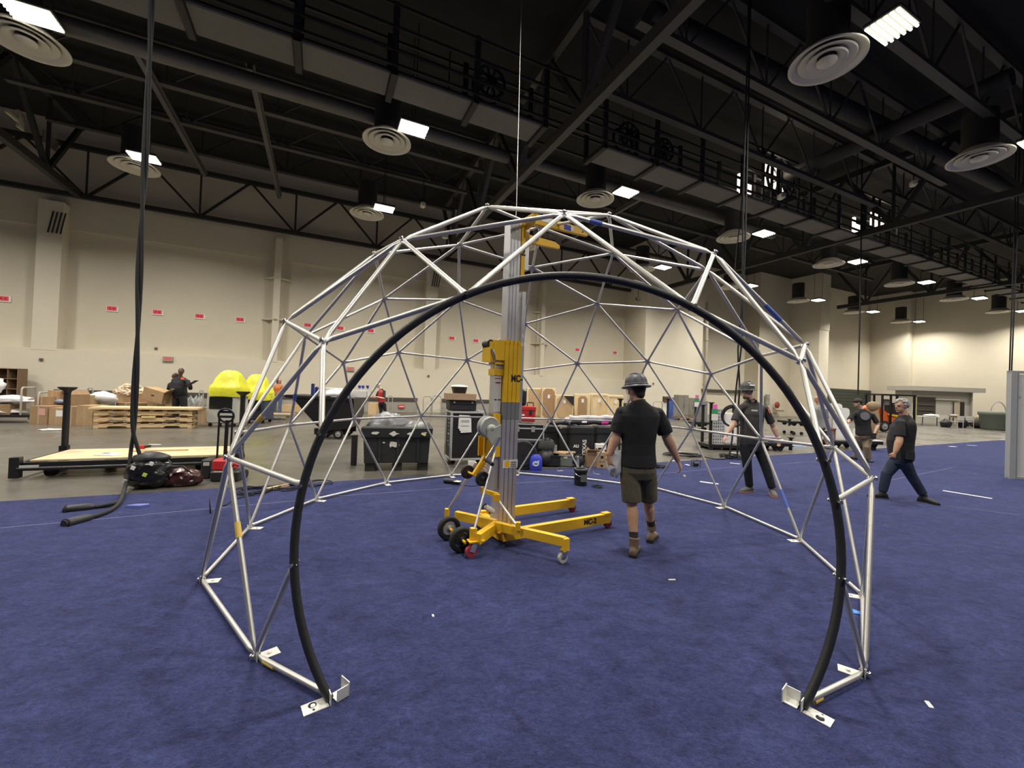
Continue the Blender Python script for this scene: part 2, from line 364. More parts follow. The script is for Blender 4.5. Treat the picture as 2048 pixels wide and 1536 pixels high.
# round cable reels on the catwalk
def reel(u, v, z, r, label, lit=False):
    t = thing('cable_reel', label, 'reel', hp(u, v, z - r), 'reels and coils along the catwalk')
    b = MB(); b.torus(hp(u, v, z), HV, r, .05, 24, 6); b.torus(hp(u, v + .35, z), HV, r, .05, 24, 6); b.build('rim', blackm, t)
    b = MB()
    for q in range(10):
        a = q * PI / 5
        b.cyl(hp(u, v, z), hp(u + math.cos(a) * r, v, z + math.sin(a) * r), .035, 5)
    b.build('spoke', blackm, t, kind='stuff')
    b = MB(); b.cyl(hp(u, v - .05, z), hp(u, v + .4, z), .16, 12); b.build('drum', blackm, t)
for u, v, z, r, lab in ((4.3, 11.5, 10.9, .45, 'dark coil of cable on the catwalk left of the thin centre wire'), (9.6, 11.5, 10.85, .42, 'dark coil of cable on the catwalk right of the big girder'), (11.3, 11.5, 10.8, .4, 'second dark cable coil right of the big girder')):
    reel(u, v, z, r, lab)
# lit cages seen at the right end of the catwalk
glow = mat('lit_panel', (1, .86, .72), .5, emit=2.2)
def cage(u, v, z, lab, big):
    t = thing('lit_cage', lab, 'cage', hp(u, v, z), 'lit lift cages on the catwalk')
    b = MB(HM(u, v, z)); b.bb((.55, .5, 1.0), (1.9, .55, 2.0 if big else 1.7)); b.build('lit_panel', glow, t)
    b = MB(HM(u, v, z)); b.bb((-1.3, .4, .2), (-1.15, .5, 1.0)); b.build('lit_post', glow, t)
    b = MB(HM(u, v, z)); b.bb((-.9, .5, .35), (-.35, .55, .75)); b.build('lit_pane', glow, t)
    b = MB(HM(u, v, z))
    for x in (-1.4, -.3, .3, 2.2): b.bb((x, 0, -.2), (x + .09, .09, 2.1))
    for h in (-.2, 1.0, 2.1): b.bb((-1.4, 0, h), (2.3, .08, h + .08))
    b.build('cage_frame', blackm, t)
    if big:
        b = MB(HM(u, v, z)); b.torus((1.2, .2, 1.3), (0, 1, 0), .95, .06, 22, 6)
        for q in range(12):
            a = q * PI / 6; b.cyl((1.2, .2, 1.3), (1.2 + .95 * math.cos(a), .2, 1.3 + .95 * math.sin(a)), .04, 5)
        b.build('spoked_wheel', blackm, t)
    l = bpy.data.lights.new('cage_lamp', 'POINT'); l.energy = 18; l.color = (1, .85, .7); l.shadow_soft_size = .1
    lo = bpy.data.objects.new('cage_lamp', l); COL.objects.link(lo); lo.location = hp(u + .9, v + .1, z + 1.4) - hp(u, v, z); lo.parent = t
cage(17.4, 11.6, 10.4, 'lit cage with a spoked wheel on the catwalk, nearer of two', True)
cage(26.4, 11.6, 10.4, 'small lit cage on the catwalk near the right beam', False)
# ---- lamps and diffusers
houm = mat('lamp_housing', (.06, .06, .055), .5, .3)
tubem = mat('lamp_tube', (1, .93, .78), .4, emit=11.0)
difm = mat('diffuser_enamel', (.62, .59, .50), .5)
dropm = mat('black_duct_drop', (.022, .021, .02), .7)
rows = {20.1: 'back', 13.4: 'middle', 4.7: 'front'}
def make_lamp():
    t = thing('ceiling_lamp', '', 'lamp', (0, 0, 0), 'bright hall lamps')
    R = Matrix.Rotation(HROT, 4, 'Z')
    b = MB(R); b.bb((-.46, -.34, .0), (.46, .34, .09), .02); b.build('housing', houm, t)
    for k in range(6):
        b = MB(R); b.tube([(-.43, -.275 + k * .11, -.03), (.43, -.275 + k * .11, -.03)], .028, 8); b.build('lamp_tube', tubem, t)
    b = MB(R); b.bar((0, -.3, .09), (0, -.3, 3.2), .02, .02); b.bar((0, .3, .09), (0, .3, 3.2), .02, .02); b.build('hanger_wire', blackm, t)
    return t
def make_diffuser():
    t = thing('air_diffuser', '', 'diffuser', (0, 0, 0), 'round ceiling diffusers')
    b = MB(); b.lathe([(.34, .30), (.40, .22), (.74, .0), (.80, -.02), (.80, .02), (.45, .30)], n=40, caps=False); b.build('outer_ring', difm, t)
    b = MB(); b.lathe([(.30, .16), (.58, .0), (.60, .03), (.32, .22)], n=36, caps=False); b.build('cone_ring', difm, t)
    b = MB(); b.lathe([(.20, .10), (.40, -.02), (.42, .02), (.22, .16)], n=32, caps=False); b.build('cone_ring', difm, t)
    b = MB(); b.lathe([(.001, -.05), (.20, -.04), (.22, .0), (.05, .10), (.001, .11)], n=24, caps=False); b.build('centre_cone', difm, t)
    b = MB(); b.cyl((0, 0, .28), (0, 0, 1.5), .44, 20); b.build('duct_drop', dropm, t)
    return t
seen = {20.1: LU[2:], 13.4: LU[2:], 4.7: LU[4:7]}
for v in LVR:
    for i, u in enumerate(LU):
        if v < 0 and not 0 < u < 30: continue
        lo = bpy.data.objects.new('hall_lamp_light', lamp_data); COL.objects.link(lo); lo.location = hp(u, v, 9.86); lo.rotation_euler = (0, 0, HROT)
lamp0 = dif0 = None
for v in (20.1, 13.4, 4.7):
    for n_, u in enumerate(seen[v]):
        lab = f'glowing tube lamp, {ORD[n_]} from the left in the {rows[v]} row'
        if lamp0 is None: lamp0 = make_lamp(); o = lamp0
        else: o = dup(lamp0, (0, 0, 0))
        o.location = hp(u, v, 9.98); o['label'] = lab
        if u > 50 and v < 10: continue
        lab = f'round white air diffuser, {ORD[n_]} from the left in the {rows[v]} row'
        if dif0 is None: dif0 = make_diffuser(); o = dif0
        else: o = dup(dif0, (0, 0, 0))
        o.location = hp(u - .65 + (.5 if v < 10 else 0), v + 1.2, 10.0); o['label'] = lab
for x, y0, y1, w_, lab in ((41, 224, 258, .35, 'narrow cream panel on the dark steel at the far left roof'), (101, 271, 297, 1.0, 'grey panel on the dark steel at the far left roof'), (28, 232, 238, .9, 'pale thin bar on the dark steel at the far left roof')):
    p = up(x, (y0 + y1) / 2, -10.9); h_ = abs(up(x, y0, -10.9).z - up(x, y1, -10.9).z); b = MB(T(p, HROT + PI / 2)); b.box((0, 0, 0), (w_, .08, h_)); b.box((0, 0, 0), (w_ * .8, .10, h_ * .8)); tag(b.build('roof_panel', mat('cream_panel', (.5, .46, .36), .6) if w_ != 1.0 else mat('grey_roof_panel', (.2, .185, .17), .7), None, p), lab, 'panel')
# small white ceiling devices
for k, (x, y, z, lab) in enumerate(((897, 192, 10.2, 'small white box camera on the catwalk above the dome'), (1332, 351, 10.2, 'small white box camera on the catwalk right of the girder'), (846, 410, 10.2, 'small white hanging speaker above the left of the dome'), (890, 473, 9.8, 'small white speaker behind the upper left dome strut'), (1563, 393, 10.2, 'small white box on the catwalk past the lit wheel'), (1827, 367, 11.0, 'small pale sensor under the right roof'), (1276, 598, 8.6, 'small black camera near the far wall corner'))):
    p = gp(x, y, z); t = thing('ceiling_device', lab, 'camera', p)
    b = MB(T(p, rnd.uniform(0, 3))); b.box((0, 0, 0), (.32, .22, .22), None, .04); b.build('body', difm if k < 6 else blackp, t)
    b = MB(); b.cyl(p + Vector((0, 0, .1)), p + Vector((0, 0, 1.4)), .02, 6); b.build('stem', blackm, t)
# ---- cables hanging from the roof
def cable(pts, r, label, m=rubber, cat='cable', n=8, name='hanging_cable'):
    b = MB(); b.tube(pts, r, n); o = b.build(name, m, None, pts[-1]); return tag(o, label, cat)
def smooth(pts, k=6):
    P = [Vector(p) for p in pts]; out = []
    for i in range(len(P) - 1):
        a, b_, c_, d = P[max(i - 1, 0)], P[i], P[i + 1], P[min(i + 2, len(P) - 1)]
        for j in range(k):
            t = j / k
            out.append(.5 * ((2 * b_) + (c_ - a) * t + (2 * a - 5 * b_ + 4 * c_ - d) * t * t + (3 * b_ - a - 3 * c_ + d) * t ** 3))
    out.append(P[-1]); return out
q = gp(265, 965).y
for s, lab, ex in ((-1, 'thick black power cable hanging at left, ending in the nearer plug', ((1, 160, 1030),)), (1, 'thick black power cable twisted beside it, ending in the farther plug', ((1, 185, 1010),))):
    D = q - .3; pts = []
    for k, (x, y) in enumerate(((308, -330), (303, 0), (297, 160), (290, 320), (284, 430), (279, 540), (276, 650), (271, 760), (267, 850))):
        d = .012 + .0; ph = k * 1.4
        pts.append(yp(x, y, D) + Vector((s * .022 * math.cos(ph), s * .022 * math.sin(ph), 0)))
    if s < 0: pts += [yp(262, 900, D), yp(258, 940, D - .1), yp(250, 975, D - .3), gp(240, 1003, .04), gp(222, 1020, .03), gp(195, 1031, .03), gp(180, 1035, .03)]
    else: pts += [yp(275, 895, D), yp(285, 930, D), yp(279, 965, D - .1), yp(258, 992, D - .2), gp(233, 1005, .04), gp(205, 1012, .03), gp(185, 1014, .03)]
    o = cable(smooth(pts, 5), .024, lab)
    e = pts[-1]; dr = (pts[-1] - pts[-2]).normalized()
    b = MB(); b.tube([e - dr * .02, e + dr * .03, e + dr * .22, e + dr * .25], [.03, .05, .052, .045], 12); b.build('plug', blackp, o)
    b = MB(); b.torus(e + dr * .23, dr, .05, .012, 16, 6); b.build('plug_ring', rubber, o)
cable([yp(1046, -330, 8.2), yp(1043, 0, 8.2), yp(1033, 415, 8.2), yp(1031, 445, 8.2)], .006, 'thin pale wire hanging down to the dome top', steel, 'wire', 6)
for s, lab in ((-1, 'black cable hanging beside the man in the grey hard hat, left strand'), (1, 'black cable hanging beside the man in the grey hard hat, right strand')):
    D = 11.0; pts = [yp(1503 + s * 2, -200, D), yp(1497 + s * 2, 100, D), yp(1491 + s * 3, 330, D), yp(1487 + s * 2, 520, D), yp(1483 - s * 2, 640, D), yp(1479 - s * 3, 700, D), yp(1476 + s * 3, 770, D), yp(1472 + s * 4, 830, D), yp(1470 + s * 6, 880, D)]
    pts.append(yp(1466 + s * 8, 915, D)); cable(smooth(pts, 4), .022, lab)
D = gp(1453, 905).y
b = MB(); b.torus(yp(1466, 832, D), Vector((.15, 1, 0)), .32, .03, 28, 8); b.torus(yp(1467, 834, D + .08), Vector((.25, 1, .1)), .30, .028, 28, 8)
tag(b.build('cable_coil', rubber, None, yp(1466, 832, D)), 'black cable coil hanging left of the man in the grey hard hat', 'cable')
for x0, x1, yb, D, lab in ((1722, 1716, 790, 20, 'thin black cable hanging in front of the dark roller door'), (2023, 2017, 800, 16, 'left of two black cables hanging above the white booth wall'), (2028, 2023, 745, 16, 'right of two black cables hanging above the white booth wall'), (1478, 1468, 560, 16, 'faint thin wire hanging left of the right black cables')):
    y0 = 450 if x0 < 1900 else 600
    p = yp(x1, yb, D); tp = yp(x0, y0, D); d = (tp - p).normalized(); tp = p + d * ((13.6 - p.z) / d.z)
    cable([tp, (tp + p) / 2 + Vector((.03, 0, 0)), p], .03 if D == 20 else .022 if D == 16 else .012, lab)
# ================================================================ carpet
cpt = MB()
edge = [(-39.5, 7.5), (-3.6, 7.52), (3, 7.62), (6, 7.62), (15, 7.8), (23, 8.1), (32, 8.42), (48, 9.0), (48, -27.5), (-39.5, -27.5)]
cpt.prism([tuple(hp(*e).xy) for e in edge], .008, (0, 0, 0), (1, 0, 0), (0, 1, 0), (0, 0, 1))
tag(cpt.build('carpet', carpet_mat()), 'large dark blue carpet laid over the concrete floor', 'carpet')
# ================================================================ geodesic dome
def geo():
    V = [Vector((0, 0, 1))]; z = 1 / math.sqrt(5); r = 2 / math.sqrt(5)
    for k in range(5): a = math.radians(72 * k); V.append(Vector((r * math.cos(a), r * math.sin(a), z)))
    for k in range(5): a = math.radians(72 * k + 36); V.append(Vector((r * math.cos(a), r * math.sin(a), -z)))
    V.append(Vector((0, 0, -1))); F = []
    for k in range(5):
        q = (k + 1) % 5; F += [(0, 1 + k, 1 + q), (1 + k, 6 + k, 1 + q), (1 + q, 6 + k, 6 + q), (11, 6 + q, 6 + k)]
    pts = []; key = {}; E = set()
    def add(p):
        p = p.normalized(); k = tuple(round(c, 4) + 0.0 for c in p)
        if k not in key: key[k] = len(pts); pts.append(p)
        return key[k]
    for a, b, c in F:
        g = {(i, j): add((V[a] * (3 - i - j) + V[b] * i + V[c] * j) / 3) for i in range(4) for j in range(4 - i)}
        for i in range(3):
            for j in range(3 - i):
                ts = [[g[i, j], g[i + 1, j], g[i, j + 1]]]
                if i + j < 2: ts.append([g[i + 1, j], g[i + 1, j + 1], g[i, j + 1]])
                for t in ts:
                    for x, y in ((0, 1), (1, 2), (2, 0)): E.add(tuple(sorted((t[x], t[y]))))
    sel = [i for i in range(len(pts)) if pts[i].z > -.3]; m = {a: i for i, a in enumerate(sel)}
    Q = []
    for i in sel:
        p = pts[i].copy()
        if p.z < -.1: s = math.sqrt(1 - .177 ** 2) / math.hypot(p.x, p.y); p = Vector((p.x * s, p.y * s, -.177))
        Q.append(p)
    return Q, sorted((m[a], m[b]) for a, b in E if a in m and b in m)
Q, GE = geo(); DR, DC, PHI = 3.116, Vector((.2775, 4.982, .5815)), .34879
ND = [Matrix.Rotation(PHI, 3, 'Z') @ q * DR + DC for q in Q]
# as-built joints, measured on the photograph (the real frame sags and spreads a little)
IMG = {41: (510, 1310), 38: (403, 1158), 28: (500, 1052), 29: (633, 998), 26: (773, 965), 16: (903, 950), 17: (1035, 946), 13: (1308, 975), 60: (1448, 1012), 59: (1600, 1078), 52: (1725, 1190), 53: (1730, 1345),
       37: (457, 915), 27: (580, 850), 25: (708, 838), 24: (842, 832), 12: (1103, 838), 10: (1382, 858), 58: (1522, 878), 57: (1668, 895), 51: (1745, 957), 34: (572, 643), 32: (647, 683), 35: (611, 672), 20: (687, 725), 22: (797, 705), 23: (934, 720), 3: (1040, 742), 6: (1155, 727), 8: (1295, 723), 9: (1422, 748), 56: (1610, 690), 44: (1602, 722),
       19: (768, 598), 2: (1050, 648), 5: (1195, 608), 7: (1355, 620), 31: (805, 480), 18: (918, 490), 1: (1065, 535), 4: (1226, 507), 43: (1428, 507), 54: (1415, 540), 30: (975, 413), 45: (1128, 428), 42: (1218, 430), 0: (1080, 455)}
for i, (x, y) in IMG.items():
    if Q[i].z < -.1: ND[i] = gp(x, y, .035)
    else:
        d = (ND[i] - Vector((0, 0, EYE))).dot(_f); r_ = ray(x, y); ND[i] = r_ * (d / r_.dot(_f)) + Vector((0, 0, EYE))
for i in range(len(ND)):
    if Q[i].z < -.1: ND[i].z = .035
GONE = {39, 40, 46, 47, 48, 49, 50}
A0, A1, AT = gp(659, 1398, .02), gp(1606, 1413, .02), yp(1180, 553, 2.42)
def circle3(a, b, c):
    ab, ac = b - a, c - a; n = ab.cross(ac)
    ctr = a + (n.cross(ab) * ac.length_squared + ac.cross(n) * ab.length_squared) / (2 * n.length_squared)
    return ctr, (a - ctr).length, n.normalized()
CC, CR, CN = circle3(A0, A1, AT)
ex = (A0 - CC).normalized(); ey = CN.cross(ex)
def cpt_(t): return CC + (ex * math.cos(t) + ey * math.sin(t)) * CR
t1 = math.atan2((A1 - CC).dot(ey), (A1 - CC).dot(ex)); tT = math.atan2((AT - CC).dot(ey), (AT - CC).dot(ex))
if (t1 % (2 * PI)) > (tT % (2 * PI)): TA = t1 % (2 * PI)
else: TA = (t1 % (2 * PI)) - 2 * PI
arch = [cpt_(TA * k / 72) for k in range(73)]
def proj(p):
    q = p - Vector((0, 0, EYE)); d = q.dot(_f); return 1024 + FPX * q.dot(_r) / d, 768 - FPX * q.dot(_u) / d
def on_arch(x, y):
    return min((cpt_(TA * k / 360) for k in range(361)), key=lambda p: (proj(p)[0] - x) ** 2 + (proj(p)[1] - y) ** 2)
if __name__ == '__main__' and False: print([tuple(round(c) for c in proj(p)) for p in arch[::6]])
AL = {n: on_arch(*p) for n, p in dict(l1=(592, 1128), l2=(607, 970), l3=(645, 870), l4=(930, 590), r4=(1390, 610), r3=(1655, 915), r2=(1678, 1000), r1=(1672, 1155)).items()}
dome = thing('geodesic_dome', 'big half built geodesic dome frame of silver tubes with a black round doorway', 'dome', Vector((DC.x, DC.y, 0)))
def strut(a, b, r=.0165, nm='strut', m=steel, out=None):
    d = (b - a).normalized(); L = (b - a).length; mid = (a + b) / 2
    nr = out or (mid - DC).normalized(); sd = d.cross(nr).normalized(); nn = sd.cross(d)
    mb = MB(); e = .012
    mb.tube([a - d * e, a + d * .035, a + d * .085, b - d * .085, b - d * .035, b + d * e],
            [(.004, .022), (.005, .022), (r, r), (r, r), (.005, .022), (.004, .022)], 10, flat=nn)
    return mb.build(nm, m, dome)
links = [(ND[a], ND[b]) for a, b in GE if a not in GONE and b not in GONE]
links += [(ND[31], AL['l4']), (ND[32], AL['l4']), (ND[45], AL['l4']), (ND[43], AL['r4']), (ND[44], AL['r4']), (ND[45], AL['r4']),
          (ND[32], AL['l3']), (ND[37], AL['l2']), (ND[41], AL['l1']), (ND[41], A0 + Vector((0, 0, .02))), (ND[44], AL['r3']), (ND[51], AL['r2']), (ND[53], AL['r1']), (ND[53], A1 + Vector((0, 0, .02)))]
for a, b in links: strut(a, b)
used = [i for i in range(len(ND)) if i not in GONE]
for i in used:
    n_ = (ND[i] - DC).normalized(); p = ND[i]
    mb = MB(); mb.cyl(p - n_ * .03, p + n_ * .03, .009, 8); mb.lathe([(.02, .016), (.02, .024), (.012, .03)], p, n_, 8); mb.lathe([(.02, -.016), (.02, -.024)], p, n_, 8)
    mb.build('joint_bolt', chrome, dome)
# doorway: inner silver hoop with a black foam sleeve
mb = MB(); mb.tube(arch, .0225, 12)
ar = mb.build('door_arch', mat('black_foam_sleeve', (.020, .020, .022), .55, n=.15, ns=30, bump=.08, bs=40), dome); ar['label'] = 'black foam covered round door arch'
for k in (18, 40, 52): # small clips holding the sleeve
    mb = MB(); d = (arch[k + 1] - arch[k]).normalized(); o = (arch[k] - CC).normalized()
    mb.bar(arch[k] + o * .023 - d * .03, arch[k] + o * .023 + d * .03, .012, .003, o); mb.build('clip', steel, ar)
for nm, p in AL.items():
    o = (p - CC).normalized(); mb = MB(); mb.cyl(p + CN * -.04, p + CN * .04, .008, 8); mb.lathe([(.011, -.045), (.011, -.037)], p, CN, 8); mb.lathe([(.011, .037), (.011, .045)], p, CN, 8); mb.build('arch_bolt', chrome, ar)
# foot plates
def foot(p, rz, s=1.0, hole=False):
    mb = MB(T(Vector((p.x, p.y, .009)), rz, s)); mb.bb((.01, -.04, 0), (.13, .04, .005))
    mb.bb((.0, -.04, 0), (.005, .04, .06)); mb.cyl((.08, .0, .005), (.08, 0, .014), .012, 8)
    o = mb.build('foot_plate', mat('foot_plate_zinc', (.82, .81, .76), .45, .5), dome)
    if hole:
        mb = MB(T(Vector((p.x, p.y, .009)), rz, s)); mb.cyl((.08, -.012, .005), (.08, -.012, .007), .02, 14); mb.cyl((.08, .024, .005), (.08, .024, .007), .006, 8); mb.build('hole', rubber, o)
for i in used:
    if Q[i].z < -.1:
        v = DC - ND[i]; foot(ND[i], math.atan2(v.y, v.x) + rnd.uniform(-.3, .3))
for p, r1, r2 in ((A0, -2.5, .9), (A1, -.9, 2.3)):
    foot(p, r1, 1.0, True); mb = MB(T(Vector((p.x, p.y, .01)), r2)); mb.bb((.02, -.035, .0), (.09, .035, .005)); mb.bb((.085, -.04, 0), (.09, .04, .07)); mb.bb((.02, -.04, 0), (.09, -.035, .06)); mb.build('foot_bracket', MATS['foot_plate_zinc'], dome)
# marking tape on some struts
def tape(a, b, t, ln, m, lab):
    d = (b - a).normalized(); p = a.lerp(b, t); mb = MB(); mb.cyl(p - d * ln / 2, p + d * ln / 2, .0185, 10); o = mb.build('tape_band', m, dome); o['label'] = lab
ytape = mat('yellow_tape', (.75, .52, .10), .5); btape = mat('blue_tape', (.10, .17, .55), .5)
tape(ND[41], ND[37], .60, .10, ytape, 'yellow tape band'); tape(ND[41], A0, .22, .10, ytape, 'yellow tape band'); tape(ND[53], A1, .80, .07, ytape, 'yellow tape band')
tape(ND[37], ND[32], .35, .05, ytape, 'yellow tape band'); tape(ND[24], ND[22], .2, .05, ytape, 'yellow tape band')
tape(ND[58], ND[59], .62, .22, btape, 'blue tape band'); tape(ND[43], ND[56], .62, .22, btape, 'blue tape band'); tape(ND[43], ND[45], .80, .10, btape, 'blue tape band'); tape(ND[35], ND[27], .66, .1, btape, 'blue tape band')
# ================================================================ yellow material lift
LO = gp(1004, 1068, .008); LO.z = 0
tip = gp(1217, 1056); rt_ = gp(1003, 1096)
LF = (tip - rt_); LF.z = 0; LF.normalize(); LL = Vector((-LF.y, LF.x, 0))
LM = Matrix(((LF.x, LL.x, 0, LO.x), (LF.y, LL.y, 0, LO.y), (0, 0, 1, 0), (0, 0, 0, 1)))
lift = thing('material_lift', 'yellow and silver hand winch material lift standing inside the dome', 'lift', LO)
def lb(nm, m, *bx, bev=0.0):
    mb = MB(LM)
    for a, b in bx: mb.bb(a, b, bev)
    return mb.build(nm, m, lift)
sw = .055
for k in range(4):
    f0 = -.11 + k * sw
    lb('mast_section', alu, ((f0, -.10, .09), (f0 + sw - .005, .10, 1.53)), ((f0 + .004, -.103, .09), (f0 + .046, -.10, 1.53)))
    lb('mast_sleeve', yellow, ((f0, -.112, 1.53), (f0 + sw - .005, .112, 2.225)))
    lb('sleeve_cap', yellow, ((f0 + .005, -.118, 2.19), (f0 + .02, .118, 2.235)))
lb('mast_band', mat('grey_tape', (.20, .20, .21), .5), *[((-.111 + k * sw, -.1085, 1.34), (-.111 + k * sw + sw - .004, .1, 1.53)) for k in range(4)])
lb('inner_mast', alu, ((-.075, -.07, 1.2), (.068, .07, 3.60)), ((-.055, -.076, 2.2), (-.035, -.07, 3.60)), ((-.015, -.076, 2.2), (.005, -.07, 3.60)), ((.03, -.076, 2.2), (.05, -.07, 3.60)))
lb('outer_mast', alu, ((.115, -.07, 1.3), (.165, .07, 2.82)))
lb('mast_tag', white, ((.13, -.072, 2.28), (.15, -.07, 2.33)), ((.13, -.072, 2.18), (.15, -.07, 2.23)))
lb('carriage', yellow, ((.075, -.08, 2.95), (.125, .08, 3.66)), ((.09, -.26, 3.58), (.2, .32, 3.66)))
lb('carriage_plate', alu, ((.135, -.06, 3.08), (.19, .06, 3.56)))
for l in (-.26, .30):
    mb = MB(LM); mb.prism([(.13, 0), (.88, .03), (.88, .07), (.80, .105), (.13, .115)], .05, (0, l - .025, 3.54), (1, 0, 0), (0, 0, 1), (0, 1, 0)); fk = mb.build('fork', yellow, lift)
    if l < 0:
        mb = MB(LM); mb.bb((.2, l - .028, 3.59), (.36, l - .0255, 3.64)); mb.build('fork_sleeve', alu, fk)
        mb = MB(LM); mb.bb((.52, l - .028, 3.57), (.62, l - .0255, 3.63)); mb.build('blue_sticker', blue, fk)
        mb = MB(LM); mb.bb((.62, l - .028, 3.575), (.66, l - .0255, 3.63)); mb.build('white_sticker', white, fk)
        for f_ in (.8,): mb = MB(LM); mb.cyl((f_, l - .03, 3.6), (f_, l, 3.6), .01, 8); mb.build('pin', blackm, fk)
lb('back_column', alu, ((-.20, -.06, .55), (-.115, .06, 2.06)))
lb('sticker_panel', mat('warning_sticker', (.70, .69, .65), .6), ((-.205, -.064, 1.42), (-.118, -.06, 1.83)))
lb('sticker_stripe', red, ((-.205, -.066, 1.79), (-.118, -.0642, 1.80)), ((-.19, -.066, 1.74), (-.13, -.0642, 1.755)))
lb('sticker_line', blackp, ((-.20, -.066, 1.55), (-.17, -.0642, 1.562)), ((-.155, -.066, 1.55), (-.12, -.0642, 1.562)))
lb('column_collar', yellow, ((-.215, -.075, 1.83), (-.11, .075, 1.90)), ((-.215, -.07, 1.9), (-.195, -.05, 1.97)), ((-.215, -.08, 1.955), (-.11, .08, 1.98)))
lb('top_bracket', yellow, ((-.29, -.10, 1.98), (-.25, .10, 2.20)), ((-.25, -.105, 2.0), (-.11, -.085, 2.22)), ((-.25, .085, 2.0), (-.11, .105, 2.22)))
mb = MB(LM); mb.cyl((-.27, -.07, 2.18), (-.27, .07, 2.18), .045, 14); mb.build('pulley', blackp, lift)
mb = MB(LM); mb.tube([(-.28, -.115, 2.12), (-.25, -.125, 2.05), (-.235, -.12, 1.97)], .012, 8); mb.build('latch_handle', chrome, lift)
lb('decal', yellow, ((-.06, -.108, .80), (.0, -.1062, .87))); lb('decal_label', white, ((-.085, -.1075, .79), (.11, -.1061, .88)))
lb('decal_lines', blackp, *[((.02, -.1086, .80 + .022 * k), (.09, -.1077, .81 + .022 * k)) for k in range(3)])
# winch
wc = Vector((-.30, -.14, 1.26)); gw = mat('winch_grey', (.44, .45, .41), .5)
mb = MB(LM)
mb.lathe([(.105, 0), (.115, .01), (.115, .03), (.06, .035), (.06, .075), (.115, .08), (.12, .10), (.105, .115), (.03, .118)], wc + Vector((0, -.06, 0)), (0, 1, 0), 28); mb.build('winch_drum', gw, lift)
mb = MB(LM); mb.prism([(-.05, -.04), (.11, .03), (.11, -.2), (.02, -.2), (-.05, -.10)], .02, wc + Vector((0, -.09, 0)), (1, 0, 0), (0, 0, 1), (0, 1, 0)); mb.lathe([(.055, -.02), (.055, -.005), (.02, 0)], wc + Vector((.0, -.09, -.02)), (0, -1, 0), 16); mb.build('winch_case', gw, lift)
mb = MB(LM); mb.bar((-.22, -.26, 1.15), (-.37, -.26, .93), .03, .012, (0, 1, 0)); mb.cyl((-.22, -.26, 1.15), (-.22, -.2, 1.15), .014, 8); mb.build('winch_crank', chrome, lift)
mb = MB(LM); mb.tube([(-.37, -.26, .92), (-.37, -.30, .92), (-.37, -.40, .90)], .02, 10); mb.build('crank_grip', rubber, lift)
lb('winch_bracket', yellow, ((-.32, -.10, .92), (-.12, -.08, 1.14)), ((-.32, .04, .92), (-.12, .06, 1.14)), ((-.20, -.1, 1.12), (-.13, .06, 1.40)))
mb = MB(LM); mb.bar((-.22, -.04, .98), (-.40, -.04, .72), .06, .04, (0, 1, 0)); mb.build('wheel_arm', yellow, lift)
mb = MB(LM); mb.cyl((-.39, -.22, .72), (-.39, .16, .72), .012, 8); mb.build('wheel_axle', yellow, lift)
def wheel(mb, c, ax, r, w):
    mb.lathe([(r * .62, -w * .32), (r * .9, -w / 2), (r, -w * .3), (r, w * .3), (r * .9, w / 2), (r * .62, w * .32), (r * .60, 0), (r * .62, -w * .32)], c, ax, 24, caps=False)
def hubw(mb, c, ax, r, w): mb.lathe([(.006, -w * .55), (r * .2, -w * .5), (r * .25, -w * .25), (r * .6, -w * .3), (r * .64, -w * .36), (r * .64, w * .36), (r * .6, w * .3), (r * .25, w * .25), (r * .2, w * .5), (.006, w * .55)], c, ax, 20)
for l in (-.22, .16):
    mb = MB(LM); wheel(mb, (-.39, l, .72), (0, 1, 0), .078, .045); wo = mb.build('loading_wheel', rubber, lift)
    mb = MB(LM); hubw(mb, (-.39, l, .72), (0, 1, 0), .078, .045); mb.build('wheel_hub', blackp, wo)
# base
lb('base_plate', yellow, ((-.20, -.28, .06), (-.05, .40, .13)), ((-.14, -.13, .06), (.16, .13, .09)))
ftip = gp(1146, 1024); lfar = (ftip - LO).dot(LL); lnear = (rt_ - LO).dot(LL); fn = (tip - LO).dot(LF); ff = (ftip - LO).dot(LF)
def leg(l, f0, f1, s):
    mb = MB(LM); mb.bb((f0, l - .032, .075), (f1, l + .032, .185)); g = mb.build('base_leg', yellow, lift)
    mb = MB(LM); mb.prism([(0, 0), (.16, 0), (.10, .035), (0, .035)], .08, (f1 - .1, l - .04, .165), (1, 0, 0), (0, 0, 1), (0, 1, 0)); mb.build('leg_tip', yellow, g)
    mb = MB(LM); mb.cyl((f1 - .02, l - .022, .06), (f1 - .02, l + .022, .06), .05, 16); mb.build('caster_wheel', mat('red_caster', (.22, .015, .02), .5), g)
    mb = MB(LM); mb.bb((f1 - .05, l - .03, .07), (f1 + .0, l - .025, .16)); mb.bb((f1 - .05, l + .025, .07), (f1, l + .03, .16)); mb.bb((f1 - .06, l - .03, .155), (f1 + .01, l + .03, .165)); mb.build('caster_fork', chrome, g)
    return g
legn = leg(lnear, (rt_ - LO).dot(LF), fn, 1); leg(lfar, -.1, ff, 1)
lb('cross_beam', yellow, ((-.12, lnear, .075), (-.04, lfar, .16)), ((.05, lnear, .08), (.11, lfar, .12)))
def beam(a, b, w_=.06, h=.09, nm='frame_beam', m=yellow):
    mb = MB(); mb.bar(a, b, w_, h); return mb.build(nm, m, lift)
beam(gp(912, 1030, .20), gp(992, 1048, .20)); beam(gp(955, 1078, .19), gp(993, 1052, .19), .07, .1)
ob = gp(1130, 1083, .215); beam(gp(990, 1051, .22), ob, .06, .085, 'outrigger_beam')
mb = MB(); mb.bar(Vector((ob.x, ob.y, .25)), Vector((ob.x, ob.y, .125)), .065, .065, LF); mb.build('outrigger_post', yellow, lift)
oc = Vector((ob.x - .02, ob.y, .058))
